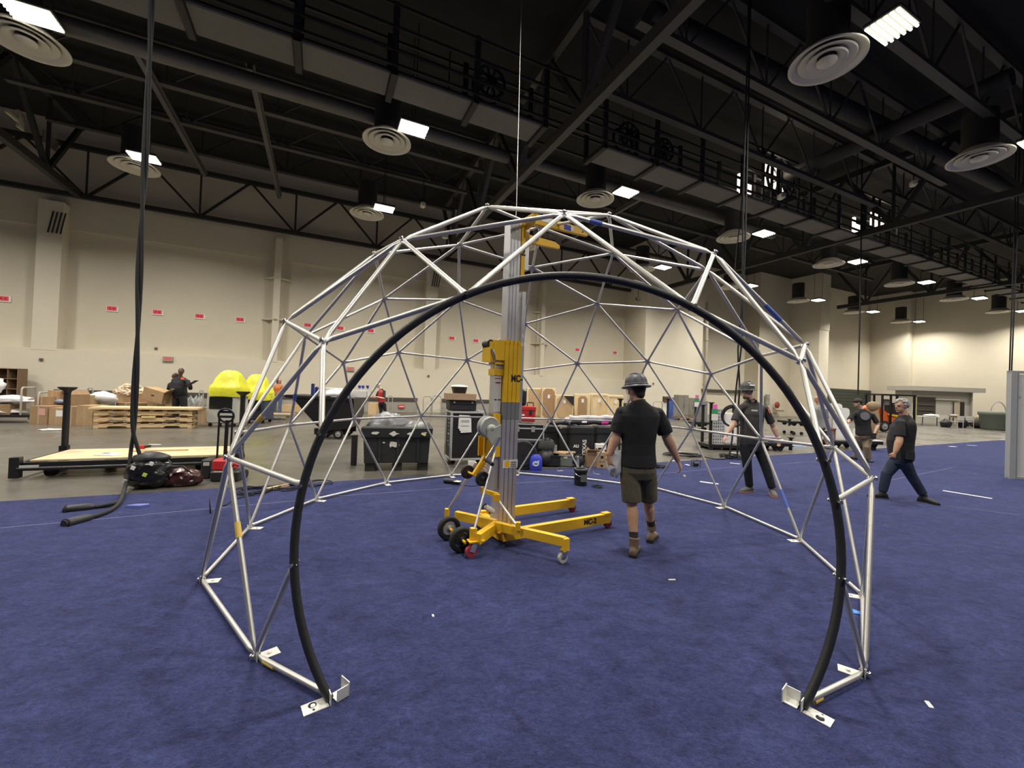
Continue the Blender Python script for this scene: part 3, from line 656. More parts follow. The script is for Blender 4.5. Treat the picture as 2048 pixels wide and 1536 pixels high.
mb = MB(); mb.cyl(oc - LL * .018, oc + LL * .018, .05, 16); mb.build('outrigger_caster', mat('white_caster', (.55, .54, .50), .5), lift)
mb = MB(); 
for s in (-1, 1): mb.bar(oc + LL * .026 * s, oc + LL * .026 * s + Vector((.02, 0, .08)), .05, .006, LL)
mb.bar(oc + Vector((-.02, 0, .075)), oc + Vector((.06, 0, .075)), .06, .01); mb.build('caster_fork', chrome, lift)
rc = gp(941, 1116); rc.z = .066
mb = MB(); mb.cyl(rc - LL * .02, rc + LL * .02, .058, 18); mb.build('rear_caster', mat('dull_red_caster', (.40, .05, .07), .5), lift)
mb = MB()
for s in (-1, 1): mb.bar(rc + LL * .028 * s, rc + LL * .028 * s + LF * .04 + Vector((0, 0, .09)), .05, .006, LL)
mb.build('caster_fork', alu, lift)
mb = MB(); mb.box(rc + LF * .05 + Vector((0, 0, .10)), (.16, .10, .012), Matrix.Rotation(HROT, 3, 'Z')); mb.build('caster_plate', yellow, lift)
mb = MB(); mb.box(rc + LF * .03 + LL * .02 + Vector((0, 0, .16)), (.06, .06, .12), Matrix.Rotation(HROT, 3, 'Z')); mb.build('brace_socket', yellow, lift)
for x, y, r_, lab in ((897, 1081, .128, 1), (922, 1106, .128, 1)):
    g = gp(x, y); g.z = r_ + .008
    mb = MB(); wheel(mb, g, LL, r_, .07); wo = mb.build('rear_wheel', rubber, lift)
    mb = MB(); hubw(mb, g, LL, r_ * .85, .06); mb.build('wheel_hub', mat('wheel_hub_grey', (.40, .39, .37), .5, .3) if x < 900 else blackp, wo)
    mb = MB(); mb.cyl(g - LL * .10, g + LL * .01, .014, 8); mb.build('axle', yellow, wo)
for (xa, ya, Da), (xb, yb, Db), nm in (((895, 1022, 4.85), (952, 925, 4.75), 'brace_rod'), ((949, 1058, 4.1), (991, 900, 4.55), 'brace_rod'), ((996, 1000, 4.5), (1033, 1050, 4.25), 'brace_rod')):
    mb = MB(); mb.cyl(yp(xa, ya, Da), yp(xb, yb, Db), .0125, 8); mb.build(nm, steel, lift)
mb = MB(); mb.box(yp(894, 1025, 4.85), (.05, .05, .09)); mb.box(yp(1036, 1052, 4.22), (.05, .05, .08)); mb.build('brace_socket', yellow, lift)
mb = MB(); mb.bar(yp(963, 980, 4.55), yp(995, 990, 4.5), .05, .04); mb.box(yp(993, 995, 4.48), (.07, .06, .07)); mb.box(yp(964, 980, 4.55), (.03, .05, .07)); mb.build('brace_clamp', yellow, lift)
mb = MB(); mb.tube([yp(966, 1012, 4.5), yp(970, 1013, 4.5), yp(985, 1022, 4.45), yp(988, 1024, 4.45)], [.02, .03, .03, .02], 12); mb.build('roller', mat('roller_white', (.62, .58, .50), .5), lift)
mb = MB()
for x, y in ((969, 1013), (982, 1021)): mb.torus(yp(x, y, 4.48), yp(985, 1022, 4.45) - yp(970, 1013, 4.5), .03, .008, 14, 6)
mb.build('roller_ring', rubber, lift)
# stencilled markings
fm = lambda f_, l, z: face_M(LM @ Vector((f_, l, z)), -LL)
text('MC-', .105, fm(.055, -.1135, 1.80), blackp, lift, bold=.004, sx=.8)
text('2', .12, fm(.10, -.0815, 3.27), blackp, lift, bold=.004)
text('MC-2', .085, fm(fn - .33, lnear - .0335, .13), blackp, lift, bold=.003)
# ================================================================ people
def fuse(mb, name, m, parent, vox=.012, it=6, **kw):
    o = mb.build('tmp', m, None)
    me = o.data
    r = o.modifiers.new('r', 'REMESH'); r.mode = 'VOXEL'; r.voxel_size = vox; r.use_smooth_shade = True
    if it: s = o.modifiers.new('s', 'SMOOTH'); s.factor = .5; s.iterations = it
    dg = bpy.context.evaluated_depsgraph_get(); dg.update()
    n = bpy.data.meshes.new_from_object(o.evaluated_get(dg)); n.name = name
    bpy.data.objects.remove(o); bpy.data.meshes.remove(me)
    q = bpy.data.objects.new(name, n); COL.objects.link(q)
    off = Vector((0, 0, 0)); p = parent
    while p is not None: off += p.location; p = p.parent
    n.transform(Matrix.Translation(-off)); q.parent = parent
    n.materials.clear(); n.materials.append(m)
    for k, v in kw.items(): q[k] = v
    return q
def ell(mb, c, ax, ay, az): # ellipsoid from three half-axis vectors
    R = Matrix((ax.normalized(), ay.normalized(), az.normalized())).transposed()
    mb.ball(c, (ax.length, ay.length, az.length), 16, 12, R=R)
def hand(mb, w, d, pn, sd, s=1.0, curl=.6, fr=.0088):
    # w wrist, d towards the fingers, pn out of the palm, sd towards the thumb
    d = d.normalized(); pn = (pn - d * pn.dot(d)).normalized(); sd = (sd - d * sd.dot(d)); sd = (sd - pn * sd.dot(pn)).normalized()
    R = []
    for t, a, b in ((-.02, .026, .020), (.02, .031, .018), (.06, .040, .016), (.088, .042, .014), (.096, .038, .010)):
        R.append([w + d * t * s + sd * (a * s * math.cos(2 * PI * j / 12)) + pn * (b * s * math.sin(2 * PI * j / 12)) for j in range(12)])
    mb.rings(R)
    for k, L in enumerate((.074, .083, .077, .060)):
        b = w + d * .088 * s + sd * (.030 - .020 * k) * s; c = curl * (1 + .12 * k)
        sp = sd * (.10 - .07 * k)
        e1 = (d * math.cos(c * .6) + pn * math.sin(c * .6) + sp).normalized(); e2 = (d * math.cos(c * 1.5) + pn * math.sin(c * 1.5) + sp * .5).normalized(); e3 = (d * math.cos(c * 2.2) + pn * math.sin(c * 2.2)).normalized()
        p1 = b + e1 * L * .48 * s; p2 = p1 + e2 * L * .30 * s; p3 = p2 + e3 * L * .24 * s
        mb.tube([b - d * .02 * s, p1, p2, p3], [fr * 1.08 * s, fr * s, fr * .92 * s, fr * .75 * s], 8)
    b = w + d * .022 * s + sd * .026 * s
    p1 = b + (d * .6 + sd * .75 + pn * .25).normalized() * .042 * s; p2 = p1 + (d * .9 + sd * .25 + pn * .35).normalized() * .030 * s; p3 = p2 + (d * .9 + pn * .4).normalized() * .022 * s
    mb.tube([b - sd * .012, p1, p2, p3], [fr * 1.35 * s, fr * 1.2 * s, fr * 1.05 * s, fr * .85 * s], 8)
def torso(mb, hip, neck, rt, fw, secs):
    upv = (neck - hip); R = []; u_ = upv.normalized(); fw = (fw - u_ * fw.dot(u_)).normalized(); rt = (rt - u_ * rt.dot(u_)).normalized()
    for s, a, b, off in secs:
        c = hip + upv * s + fw * off
        R.append([c + rt * (a * math.copysign(abs(math.cos(2 * PI * j / 20)) ** .85, math.cos(2 * PI * j / 20))) + fw * (b * math.copysign(abs(math.sin(2 * PI * j / 20)) ** .85, math.sin(2 * PI * j / 20))) for j in range(20)])
    mb.rings(R)
def limb(mb, pts, rad, n=12): mb.tube(pts, rad, n)
def person(label, D, J, fwd, face, skin, cfg, name='person'):
    W = {k: yp(v[0], v[1], D + (v[2] if len(v) > 2 else 0)) for k, v in J.items()}
    g = cfg.get('girth', 1.0); s = cfg.get('s', 1.0); vox = cfg.get('vox', .012)
    mid = (W['anL'] + W['anR']) / 2; root = thing(name, label, 'person', Vector((mid.x, mid.y, .008)), cfg.get('group'))
    hip = (W['hipL'] + W['hipR']) / 2; neck = W['neck']; fwd = Vector(fwd).normalized(); face = Vector(face).normalized()
    rt = fwd.cross(Vector((0, 0, 1))).normalized(); rh = face.cross(Vector((0, 0, 1))).normalized(); hu = rh.cross(face).normalized()
    bel = cfg.get('belly', 0.0); shw = min(abs((W['shR'] - W['shL']).dot(rt)) / 2 / s, .2)
    if shw < .12: shw = .17
    def secs(o, lo, hi): # half width, half depth along the spine
        base = [(-.20, .135, .10, 0), (-.08, .170 * g, .120, -.01), (.04, .172 * g, .122 + bel * .3, -.005), (.20, .160 * g, .112 + bel * .7, bel * .35), (.36, .156 * g, .108 + bel, bel * .5), (.55, .172 * g, .118 + bel * .5, bel * .25), (.70, max(.182 * g, shw - .01), .120 + bel * .2, .0), (.80, max(.176 * g, shw), .104, -.01), (.87, shw * .90, .090, -.012), (.93, shw * .68, .076, -.014), (.98, .098, .066, -.012), (1.03, .062, .060, -.01)]
        return [(t, (a + o) * s, (b + o) * s, f * s) for t, a, b, f in base if lo <= t <= hi]
    B = MB()
    torso(B, hip, neck, rt, fwd, secs(-.004, -1, 2))
    h = W['head']; hs = cfg.get('hs', 1.0) * s
    limb(B, [neck - (h - neck) * .15, neck.lerp(h, .5), h - hu * .03], [.062 * s, .056 * s, .054 * s])
    ell(B, h + hu * .022 * hs - face * .008 * hs, rh * .076 * hs, face * .096 * hs, hu * .098 * hs)
    ell(B, h - hu * .045 * hs + face * .022 * hs, rh * .058 * hs, face * .068 * hs, hu * .072 * hs)
    ell(B, h - hu * .098 * hs + face * .062 * hs, rh * .026 * hs, face * .024 * hs, hu * .02 * hs)
    B.tube([h + hu * .012 * hs + face * .085 * hs, h - hu * .022 * hs + face * .112 * hs, h - hu * .034 * hs + face * .09 * hs], [.010 * hs, .015 * hs, .014 * hs], 8)
    ell(B, h + hu * .022 * hs + face * .082 * hs, rh * .058 * hs, face * .012 * hs, hu * .012 * hs)
    for k in (-1, 1): ell(B, h - hu * .005 * hs + rh * .078 * k * hs - face * .005 * hs, rh * .010 * hs, face * .018 * hs, hu * .032 * hs)
    for q in 'LR':
        sg = 1 if q == 'R' else -1
        sh, el, wr = W['sh' + q], W['el' + q], W['wr' + q]
        ell(B, sh, rt * .054 * s, fwd * .058 * s, Vector((0, 0, .052 * s)))
        bg = 1 + (g - 1) * .6; am = cfg.get('arm', 1.0)
        limb(B, [sh, sh.lerp(el, .35), sh.lerp(el, .7), el, el.lerp(wr, .25), el.lerp(wr, .65), wr], [r_ * s * bg for r_ in (.050, .052, .047, .042 * am, .046 * am, .036 * am, .027 * (1 + am) / 2)])
        if 'hd' + q in W: d = W['hd' + q] - wr
        else: d = wr - el
        pn = cfg.get('palm' + q, -rt * sg); td = cfg.get('thumb' + q, fwd)
        hand(B, wr, d, Vector(pn), Vector(td), s * cfg.get('hand', 1.0), cfg.get('curl', .55), .0088 if vox < .009 else .0105)
        hp_, kn, an = W['hip' + q], W['kn' + q], W['an' + q]
        limb(B, [hp_ + Vector((0, 0, .03)), hp_.lerp(kn, .3), hp_.lerp(kn, .75), kn, kn.lerp(an, .3), kn.lerp(an, .7), an], [r_ * s * (1 + (g - 1) * .4) for r_ in (.070, .082, .066, .056, .060, .043, .036)], 14)
        for q in 'LR': limb(B, [neck - (neck - hip) * .05, (neck - (neck - hip) * .10).lerp(W['sh' + q], .55), W['sh' + q] + Vector((0, 0, -.012))], [.05 * s, .05 * s, .046 * s])
    fuse(B, 'body', skin, root, vox, 5)
    # eyes, brows, mouth
    eb = MB()
    for k in (-1, 1): eb.ball(h + rh * .032 * k * hs + hu * .002 * hs + face * .083 * hs, .009 * hs, 10, 6)
    eb.build('eye', MATS['eye_dark'], root)
    mb = MB(); ell(mb, h - hu * .066 * hs + face * .088 * hs, rh * .024 * hs, face * .006 * hs, hu * .005 * hs); mb.build('mouth', MATS['lip'], root)
    mb = MB()
    for k in (-1, 1): ell(mb, h + hu * .024 * hs + rh * .033 * k * hs + face * .093 * hs, rh * .020 * hs, face * .005 * hs, hu * .004 * hs)
    mb.build('eyebrow', cfg.get('hairm', MATS['hair_dark']), root)
    if 'hairm' in cfg:
        mb = MB(); ell(mb, h + hu * .034 * hs - face * .026 * hs, rh * .083 * hs, face * .090 * hs, hu * .094 * hs)
        if cfg.get('nape'): ell(mb, h - hu * .03 * hs - face * .055 * hs, rh * .062 * hs, face * .045 * hs, hu * .06 * hs)
        if cfg.get('longhair'):
            for k in range(-3, 4): limb(mb, [h + hu * .05 * hs - face * .05 + rh * .024 * k, h - hu * .06 * hs - face * .072 + rh * .027 * k, h - hu * cfg['longhair'] - face * .06 + rh * .024 * k], [.03, .034, .016])
            for k in (-1, 1): limb(mb, [h + hu * .04 + rh * .06 * k - face * .01, h - hu * .05 + rh * .075 * k - face * .01, h - hu * .15 + rh * .07 * k], [.03, .03, .016])
        fuse(mb, 'hair', cfg['hairm'], root, .010, 3)
    if 'beard' in cfg:
        mb = MB(); ell(mb, h - hu * .088 * hs + face * .030 * hs, rh * .057 * hs, face * .058 * hs, hu * .036 * hs); mb.build('beard', cfg['beard'], root)
    # shirt
    if 'shirt' in cfg:
        m = cfg['shirt']; lo = cfg.get('hem', -.03); o = cfg.get('loose', .016)
        mb = MB(); sec = secs(o, lo - .3, .97); sec = [(max(a, lo), b, c, d) for a, b, c, d in sec]
        keep = []
        for i, x in enumerate(sec):
            if i + 1 < len(sec) and sec[i + 1][0] <= lo + 1e-6: continue
            keep.append(x)
        torso(mb, hip, neck, rt, fwd, keep + [(1.035, .068 * s, .064 * s, -.012)])
        for q in 'LR':
            sh, el, wr = W['sh' + q], W['el' + q], W['wr' + q]; sl = cfg.get('sleeve', .62); ab = cfg.get('arm', 1.0)
            ell(mb, sh - Vector((0, 0, .006)), rt * .064 * s, fwd * .068 * s, Vector((0, 0, .060 * s)))
            if sl <= 1: limb(mb, [sh, sh.lerp(el, sl * .5), sh.lerp(el, sl)], [.062 * s, .066 * s * ab, .068 * s * ab])
            else: limb(mb, [sh, sh.lerp(el, .5), el, el.lerp(wr, (sl - 1) * .6), el.lerp(wr, sl - 1)], [.072 * s, .066 * s, .062 * s, .056 * s, .047 * s])
        for q in 'LR': limb(mb, [neck - (neck - hip) * .06, (neck - (neck - hip) * .10).lerp(W['sh' + q], .55), W['sh' + q] + Vector((0, 0, -.01))], [.062 * s, .062 * s, .058 * s])
        if cfg.get('collar'): mb.torus(neck + (h - neck) * .16, (h - neck).normalized(), .060 * s, .014 * s, 20, 8)
        so = fuse(mb, cfg.get('shirtname', 'shirt'), m, root, vox, 7)
    if 'vest' in cfg:
        mb = MB(); torso(mb, hip, neck, rt, fwd, [x for x in secs(.032, .0, .97)]); fuse(mb, 'vest', cfg['vest'], root, vox, 3)
    # trousers / shorts
    m = cfg['pants']; ln = cfg.get('leglen', 1.0); mb = MB()
    torso(mb, hip, neck, rt, fwd, [x for x in secs(.012, -.3, .06)] + [(.12, .166 * g * s, (.120 + bel * .5) * s, bel * .15 * s)])
    for q in 'LR':
        hp_, kn, an = W['hip' + q], W['kn' + q], W['an' + q]; k = cfg.get('legw', 1.0)
        if ln < 1: limb(mb, [hp_ + Vector((0, 0, -.02)), hp_.lerp(kn, .4), hp_.lerp(kn, ln * 1.75)], [.095 * s, .108 * k * s, .106 * k * s], 16)
        else: limb(mb, [hp_ + Vector((0, 0, -.02)), hp_.lerp(kn, .4), kn, kn.lerp(an, .4), kn.lerp(an, .95)], [.095 * s, .100 * k * s, .080 * k * s, .074 * k * s, .066 * k * s], 16)
    fuse(mb, cfg.get('pantsname', 'trousers'), m, root, vox, 4)
    # socks and shoes
    for q in 'LR':
        an, to, kn = W['an' + q], W['to' + q], W['kn' + q]
        if 'sock' in cfg:
            mb = MB(); limb(mb, [an, an.lerp(kn, .18), an.lerp(kn, cfg.get('sockh', .22))], [.047 * s, .047 * s, .05 * s]); mb.build('sock', cfg['sock'], root)
        d = to - an; d.z = 0; L = max(d.length, .14); d.normalize(); n_ = Vector((-d.y, d.x, 0)); gz = cfg.get('ground' + q, .010)
        heel = an - d * .065 * s; heel.z = 0
        mb = MB(); R = []
        for t, wd, top in ((-.01, .030, .07), (.02, .040, .105), (.10, .045, .10), (.17, .050, .078), (.235, .048, .058), (.275, .030, .038)):
            c = heel + d * t * s; R.append([c + n_ * (wd * s * math.cos(2 * PI * j / 14)) + Vector((0, 0, gz + .022 + max(top * s / 2 * (1 + math.sin(2 * PI * j / 14)) - .02, 0))) for j in range(14)])
        mb.rings(R); mb.tube([an + Vector((0, 0, -.05)), an + Vector((0, 0, cfg.get('boot', .02)))], [.05 * s, .052 * s], 14)
        sh = fuse(mb, 'shoe', cfg['shoe'], root, .008, 3)
        mb = MB(); mb.prism([(-.015, -.03), (.0, -.042), (.10, -.043), (.18, -.052), (.25, -.046), (.282, -.02), (.282, .02), (.25, .046), (.18, .052), (.10, .043), (0, .042), (-.015, .03)], .024, Vector((heel.x, heel.y, gz)), d, n_, (0, 0, 1)); mb.build('sole', cfg.get('solem', rubber), sh)
    return root, W, h, rh, hu, face
def hat(root, h, rh, hu, face, m, s=1.0, tilt=0.0):
    c = h + hu * .045 * s; ax = (hu + face * tilt).normalized()
    mb = MB(); mb.lathe([(.152, -.004), (.156, .0), (.150, .010), (.124, .022), (.119, .040), (.117, .07), (.104, .105), (.078, .130), (.04, .144), (.002, .147)], c, ax, 32)
    mb.lathe([(.112, .0), (.148, -.003)], c, ax, 28, caps=False)
    o = mb.build('hard_hat', m, root)
    mb = MB(); f2 = (face - ax * face.dot(ax)).normalized()
    for k in (-1, 0, 1): mb.tube([c + f2 * (.118 * math.cos(a)) + ax * (.04 + .112 * math.sin(a)) + ax.cross(f2) * k * .028 for a in [PI * i / 12 for i in range(1, 12)]], .007, 6)
    mb.lathe([(.120, .022), (.126, .026), (.126, .034), (.119, .038)], c, ax, 28, caps=False)
    mb.build('hat_ridge', m, o); return o, c, ax
mat('eye_dark', (.03, .02, .015), .3); mat('lip', (.30, .11, .09), .5); hd = mat('hair_dark', (.018, .012, .009), .6)
skinA = mat('skin_tan', (.52, .30, .19), .5, n=.06, ns=20); skinB = mat('skin_light', (.56, .34, .25), .5, n=.06, ns=20); skinC = mat('skin_dark', (.10, .048, .030), .5); skinD = mat('skin_fair', (.60, .38, .28), .5)
tee = mat('black_tee', (.012, .012, .013), .85, n=.2, ns=10, bump=.35, bs=9); polo = mat('charcoal_polo', (.040, .038, .036), .8, n=.2, ns=10, bump=.35, bs=9)
olive = mat('olive_shorts', (.098, .086, .055), .85, n=.18, ns=9, bump=.5, bs=10); jeans = mat('dark_jeans', (.016, .026, .055), .85, n=.25, ns=9, bump=.4, bs=10)
bpants = mat('black_trousers', (.009, .010, .013), .85, n=.2, ns=9, bump=.4, bs=10); khaki = mat('khaki_trousers', (.27, .21, .13), .85, n=.15, ns=9, bump=.5, bs=10)
boot = mat('brown_boot', (.17, .115, .075), .8, n=.2, ns=20); dsock = mat('charcoal_sock', (.025, .024, .023), .9); gshoe = mat('grey_shoe', (.10, .10, .10), .7); bshoe = mat('black_shoe', (.02, .018, .018), .7)
hatm = mat('grey_hard_hat', (.085, .088, .10), .45); hatm2 = mat('dark_grey_hard_hat', (.055, .058, .058), .4)
# ---- man walking away, nearest
P1_ = person('person in grey hard hat and olive shorts walking away with a white bag', 4.42,
    dict(head=(1273, 783), neck=(1278, 806, -.02), shL=(1243, 823), shR=(1316, 825), elL=(1233, 872, .0), elR=(1333, 873, .02), wrL=(1217, 911, -.03), wrR=(1356, 921, .05), hdL=(1220, 930, -.03), hdR=(1368, 950, .05),
         hipL=(1258, 932), hipR=(1294, 931), knL=(1264, 1010, -.02), knR=(1296, 1003, .18), anL=(1268, 1084, -.15), anR=(1303, 1052, .28), toL=(1274, 1100, .08), toR=(1312, 1062, .50)),
    (.12, 1, 0), (-.55, .8, -.08), skinA, dict(vox=.0075, hairm=hd, nape=True, hs=.93, shirt=tee, sleeve=.86, hem=.0, loose=.022, arm=1.25, collar=True, girth=.98, pants=olive, pantsname='shorts', leglen=.52, legw=.97, sock=dsock, sockh=.26, shoe=boot, boot=.05,
         palmR=(-.8, .4, 0), thumbR=(-.35, .8, .1), palmL=(.6, .3, 0), thumbL=(.1, .9, 0), curl=.75, groundR=.012))
hat(P1_[0], P1_[2], P1_[3], P1_[4], P1_[5], hatm, 1.0, .05)
r0, W1, h, rh, hu, fc = P1_
mb = MB(); mb.torus(h + fc * .098 + rh * .032 + hu * .004, fc, .021, .003, 14, 5); mb.torus(h + fc * .098 - rh * .032 + hu * .004, fc, .021, .003, 14, 5)
for k in (-1, 1): mb.tube([h + fc * .098 + rh * .053 * k + hu * .006, h + fc * .03 + rh * .08 * k + hu * .01, h - fc * .01 + rh * .082 * k], .0028, 5)
mb.build('spectacles', chrome, r0)
bagm = mat('white_plastic_bag', (.72, .72, .73), .35, bump=.6, bs=16)
c = yp(1228, 924, 4.45); mb = MB(); mb.ball(c, (.075, .08, .15), 18, 12, .5, 3); mb.ball(c + Vector((.02, .02, .13)), (.03, .03, .07), 10, 8, .5, 5)
tag(mb.build('plastic_bag', bagm, None, c), 'crumpled white plastic bag held by the man in olive shorts', 'bag')
c = yp(1213, 921, 4.40); b = MB(T(W1['hdR'], .3)); b.bb((-.02, -.03, -.015), (.0, .0, .0)); tag(b.build('paper_slip', white, None, W1['hdR']), 'tiny white slip held in the right hand of the man in olive shorts', 'paper')
# ---- man in dark polo
P2_ = person('person in dark grey hard hat, charcoal polo and black trousers, beard, looking left', 7.25,
    dict(head=(1494, 785), neck=(1503, 802), shL=(1479, 815, -.03), shR=(1530, 817, .05), elL=(1467, 849, -.1), elR=(1546, 853, .05), wrL=(1452, 872, -.14), wrR=(1556, 876, 0), hdL=(1446, 882, -.16), hdR=(1559, 886, 0),
         hipL=(1490, 884), hipR=(1514, 885), knL=(1494, 928, .0), knR=(1530, 930, -.05), anL=(1499, 974, .08), anR=(1545, 978, -.1), toL=(1476, 984, .0), toR=(1553, 994, -.34)),
    (-.25, -1, 0), (-.82, -.55, -.04), skinB, dict(vox=.012, hairm=hd, hs=.98, beard=mat('brown_beard', (.17, .085, .05), .8), shirt=polo, sleeve=.80, hem=-.06, collar=True, girth=1.02, belly=.02, pants=bpants, legw=.95, shoe=gshoe, solem=mat('tan_sole', (.4, .2, .13), .7),
         palmL=(1, 0, 0), thumbL=(-.4, -.8, 0), palmR=(-1, 0, 0), thumbR=(0, -1, 0)))
nk = P2_[1]['neck']; cl_ = Vector((-.25, -1, 0)).normalized(); cr_ = cl_.cross(Vector((0, 0, 1)))
mb = MB(); mb.prism([(-.035, .02), (.035, .02), (0, -.075)], .006, nk + cl_ * .068 + Vector((0, 0, .0)), cr_, cl_ * .35 + Vector((0, 0, 1)), cl_); mb.build('open_neck', skinB, P2_[0])
mb = MB()
for k in (-1, 1): mb.prism([(.012 * k, -.07), (.062 * k, -.035), (.066 * k, .025), (.034 * k, .025)], .010, nk + cl_ * .070, cr_, cl_ * .35 + Vector((0, 0, 1)), cl_)
mb.build('collar_flap', polo, P2_[0])
ho, hc, hx = hat(P2_[0], P2_[2], P2_[3], P2_[4], P2_[5], hatm2, .98, .02)
rr = P2_[0]
q = hc + Vector((.03, -.1, 0)).normalized() * .110 + hx * .085; mb = MB(face_M(q, Vector((.2, -1, .55)))); mb.box((0, 0, 0), (.10, .03, .006)); mb.build('hat_sticker', mat('pale_sticker', (.5, .5, .48), .6), ho)
q = yp(1509, 821, 7.25 - .165); mb = MB(face_M(q, (-.15, -1, .1))); mb.box((0, 0, 0), (.10, .028, .004)); mb.build('chest_logo', MATS['pale_sticker'], rr)
q = yp(1538, 822, 7.22); mb = MB(face_M(q, (.5, -1, .2))); mb.box((0, 0, 0), (.03, .085, .006), Matrix.Rotation(.4, 3, 'Z')); mb.build('sleeve_flash', mat('orange_flash', (.70, .16, .08), .6), rr)
mb = MB(); mb.torus(P2_[1]['wrR'], (P2_[1]['wrR'] - P2_[1]['elR']).normalized(), .031, .006, 16, 6); mb.build('wristband', white, rr)
# ---- grey haired man at right
P3_ = person('person with curly grey hair in black tee and dark jeans striding left at right', 7.15,
    dict(head=(1802, 812), neck=(1808, 832), shL=(1800, 845, -.15), shR=(1805, 842, .17), elL=(1799, 880, -.22), elR=(1800, 878, .24), wrL=(1790, 905, -.24), wrR=(1806, 904, .2), hdL=(1786, 916, -.24), hdR=(1806, 916, .2),
         hipL=(1803, 912, -.08), hipR=(1800, 912, .09), knL=(1822, 950, -.06), knR=(1773, 948, .05), anL=(1847, 990, -.1), anR=(1765, 984, .08), toL=(1866, 1006, -.22), toR=(1748, 992, .12)),
    (-1, .30, 0), (-1, -.12, -.05), skinA, dict(vox=.012, hairm=mat('grey_hair', (.33, .31, .30), .8, n=.3, ns=40), hs=1.0, shirt=tee, sleeve=.82, hem=-.12, girth=1.1, belly=.045, loose=.02, arm=1.15, pants=jeans, shoe=bshoe, curl=1.3, palmL=(0, 1, 0), thumbL=(-1, 0, 0)))
h = P3_[2]; mb = MB()
for k in range(90):
    a, e = rnd.uniform(0, 2 * PI), rnd.uniform(-.5, 1.2); d = Vector((math.cos(a) * math.cos(e), math.sin(a) * math.cos(e), math.sin(e)))
    if d.x < -.25 and d.z < .30: continue
    mb.ball(h + Vector((.012, 0, .03)) + Vector((d.x * .095, d.y * .078, d.z * .088)), .026, 7, 5)
mb.build('curl', MATS['grey_hair'], P3_[0], kind='stuff')
q = yp(1825, 847, 7.15); mb = MB(face_M(q + Vector((.02, -.14, 0)), Vector((.6, -.8, .1)))); mb.box((0, 0, 0), (.16, .03, .006)); mb.build('shirt_lettering', mat('dim_grey_print', (.20, .20, .20), .7), P3_[0])
mb = MB(); mb.box(yp(1819, 911, 6.94), (.09, .06, .13)); mb.build('belt_pouch', blackp, P3_[0])
# ---- man in cap with round back print
D4 = gp(1738, 924).y
P4_ = person('person in dark cap and black tee with round back print, khaki trousers', D4,
    dict(head=(1715, 806), neck=(1723, 819), shL=(1706, 829), shR=(1745, 830, -.05), elL=(1697, 843, -.1), elR=(1756, 850, -.1), wrL=(1695, 846, -.35), wrR=(1748, 868, -.2), hdL=(1692, 845, -.45), hdR=(1743, 873, -.2),
         hipL=(1719, 868), hipR=(1736, 868), knL=(1719, 893, .2), knR=(1733, 894, -.05), anL=(1710, 916, .35), anR=(1737, 918, .0), toL=(1704, 920, .5), toR=(1742, 924, -.15)),
    (.2, .95, 0), (-.8, .25, -.05), skinB, dict(vox=.014, hs=.98, hairm=hd, shirt=tee, sleeve=.8, hem=-.06, girth=1.02, loose=.02, pants=khaki, legw=1.15, shoe=bshoe))
h, rh, hu, fc = P4_[2:]
mb = MB(); ell(mb, h + hu * .05 - fc * .012, rh * .090, fc * .104, hu * .085); mb.prism([(-.07, 0), (-.06, .06), (0, .085), (.06, .06), (.07, 0)], .012, h + hu * .045 + fc * .07, rh, fc, hu); mb.build('cap', mat('dark_cap', (.03, .025, .022), .8), P4_[0])
q = yp(1730, 832, D4 - .13); mb = MB(face_M(q, (-.25, -1, .12))); mb.lathe([(.115, 0), (.115, .004)], (0, 0, 0), (0, 0, 1), 28); mb.lathe([(.09, .004), (.09, .006)], (0, 0, 0), (0, 0, 1), 24); bp_ = mb.build('back_print', mat('grey_print', (.13, .14, .15), .8), P4_[0])
mb = MB(face_M(q, (-.25, -1, .12)))
for k in range(4): mb.box((0, .05 - .03 * k, .008), (.12 - .02 * (k % 2), .010, .002))
mb.build('print_line', MATS['dim_grey_print'], bp_)
mb = MB(); mb.box(yp(1746, 872, D4 - .25), (.12, .06, .16)); mb.build('glove', blackp, P4_[0])
# ---- man in grey tee behind the struts
D5 = gp(1648, 897).y
P5_ = person('person in grey tee and dark shorts standing behind the right dome struts', D5,
    dict(head=(1634, 798), neck=(1637, 811), shL=(1627, 820), shR=(1652, 820), elL=(1625, 838), elR=(1655, 840), wrL=(1628, 852, -.1), wrR=(1653, 856, -.1), hipL=(1634, 853), hipR=(1648, 853), knL=(1636, 873), knR=(1650, 873), anL=(1640, 891), anR=(1654, 890), toL=(1637, 895, -.15), toR=(1658, 895, -.15)),
    (-.4, .9, 0), (-.9, -.2, 0), skinA, dict(vox=.016, hs=1.0, hairm=hd, shirt=mat('grey_tee', (.24, .24, .235), .9), sleeve=.8, hem=-.08, girth=1.1, loose=.025, pants=mat('dark_grey_shorts', (.06, .065, .07), .9), pantsname='shorts', leglen=.5, shoe=mat('blue_shoe', (.03, .12, .33), .7)))
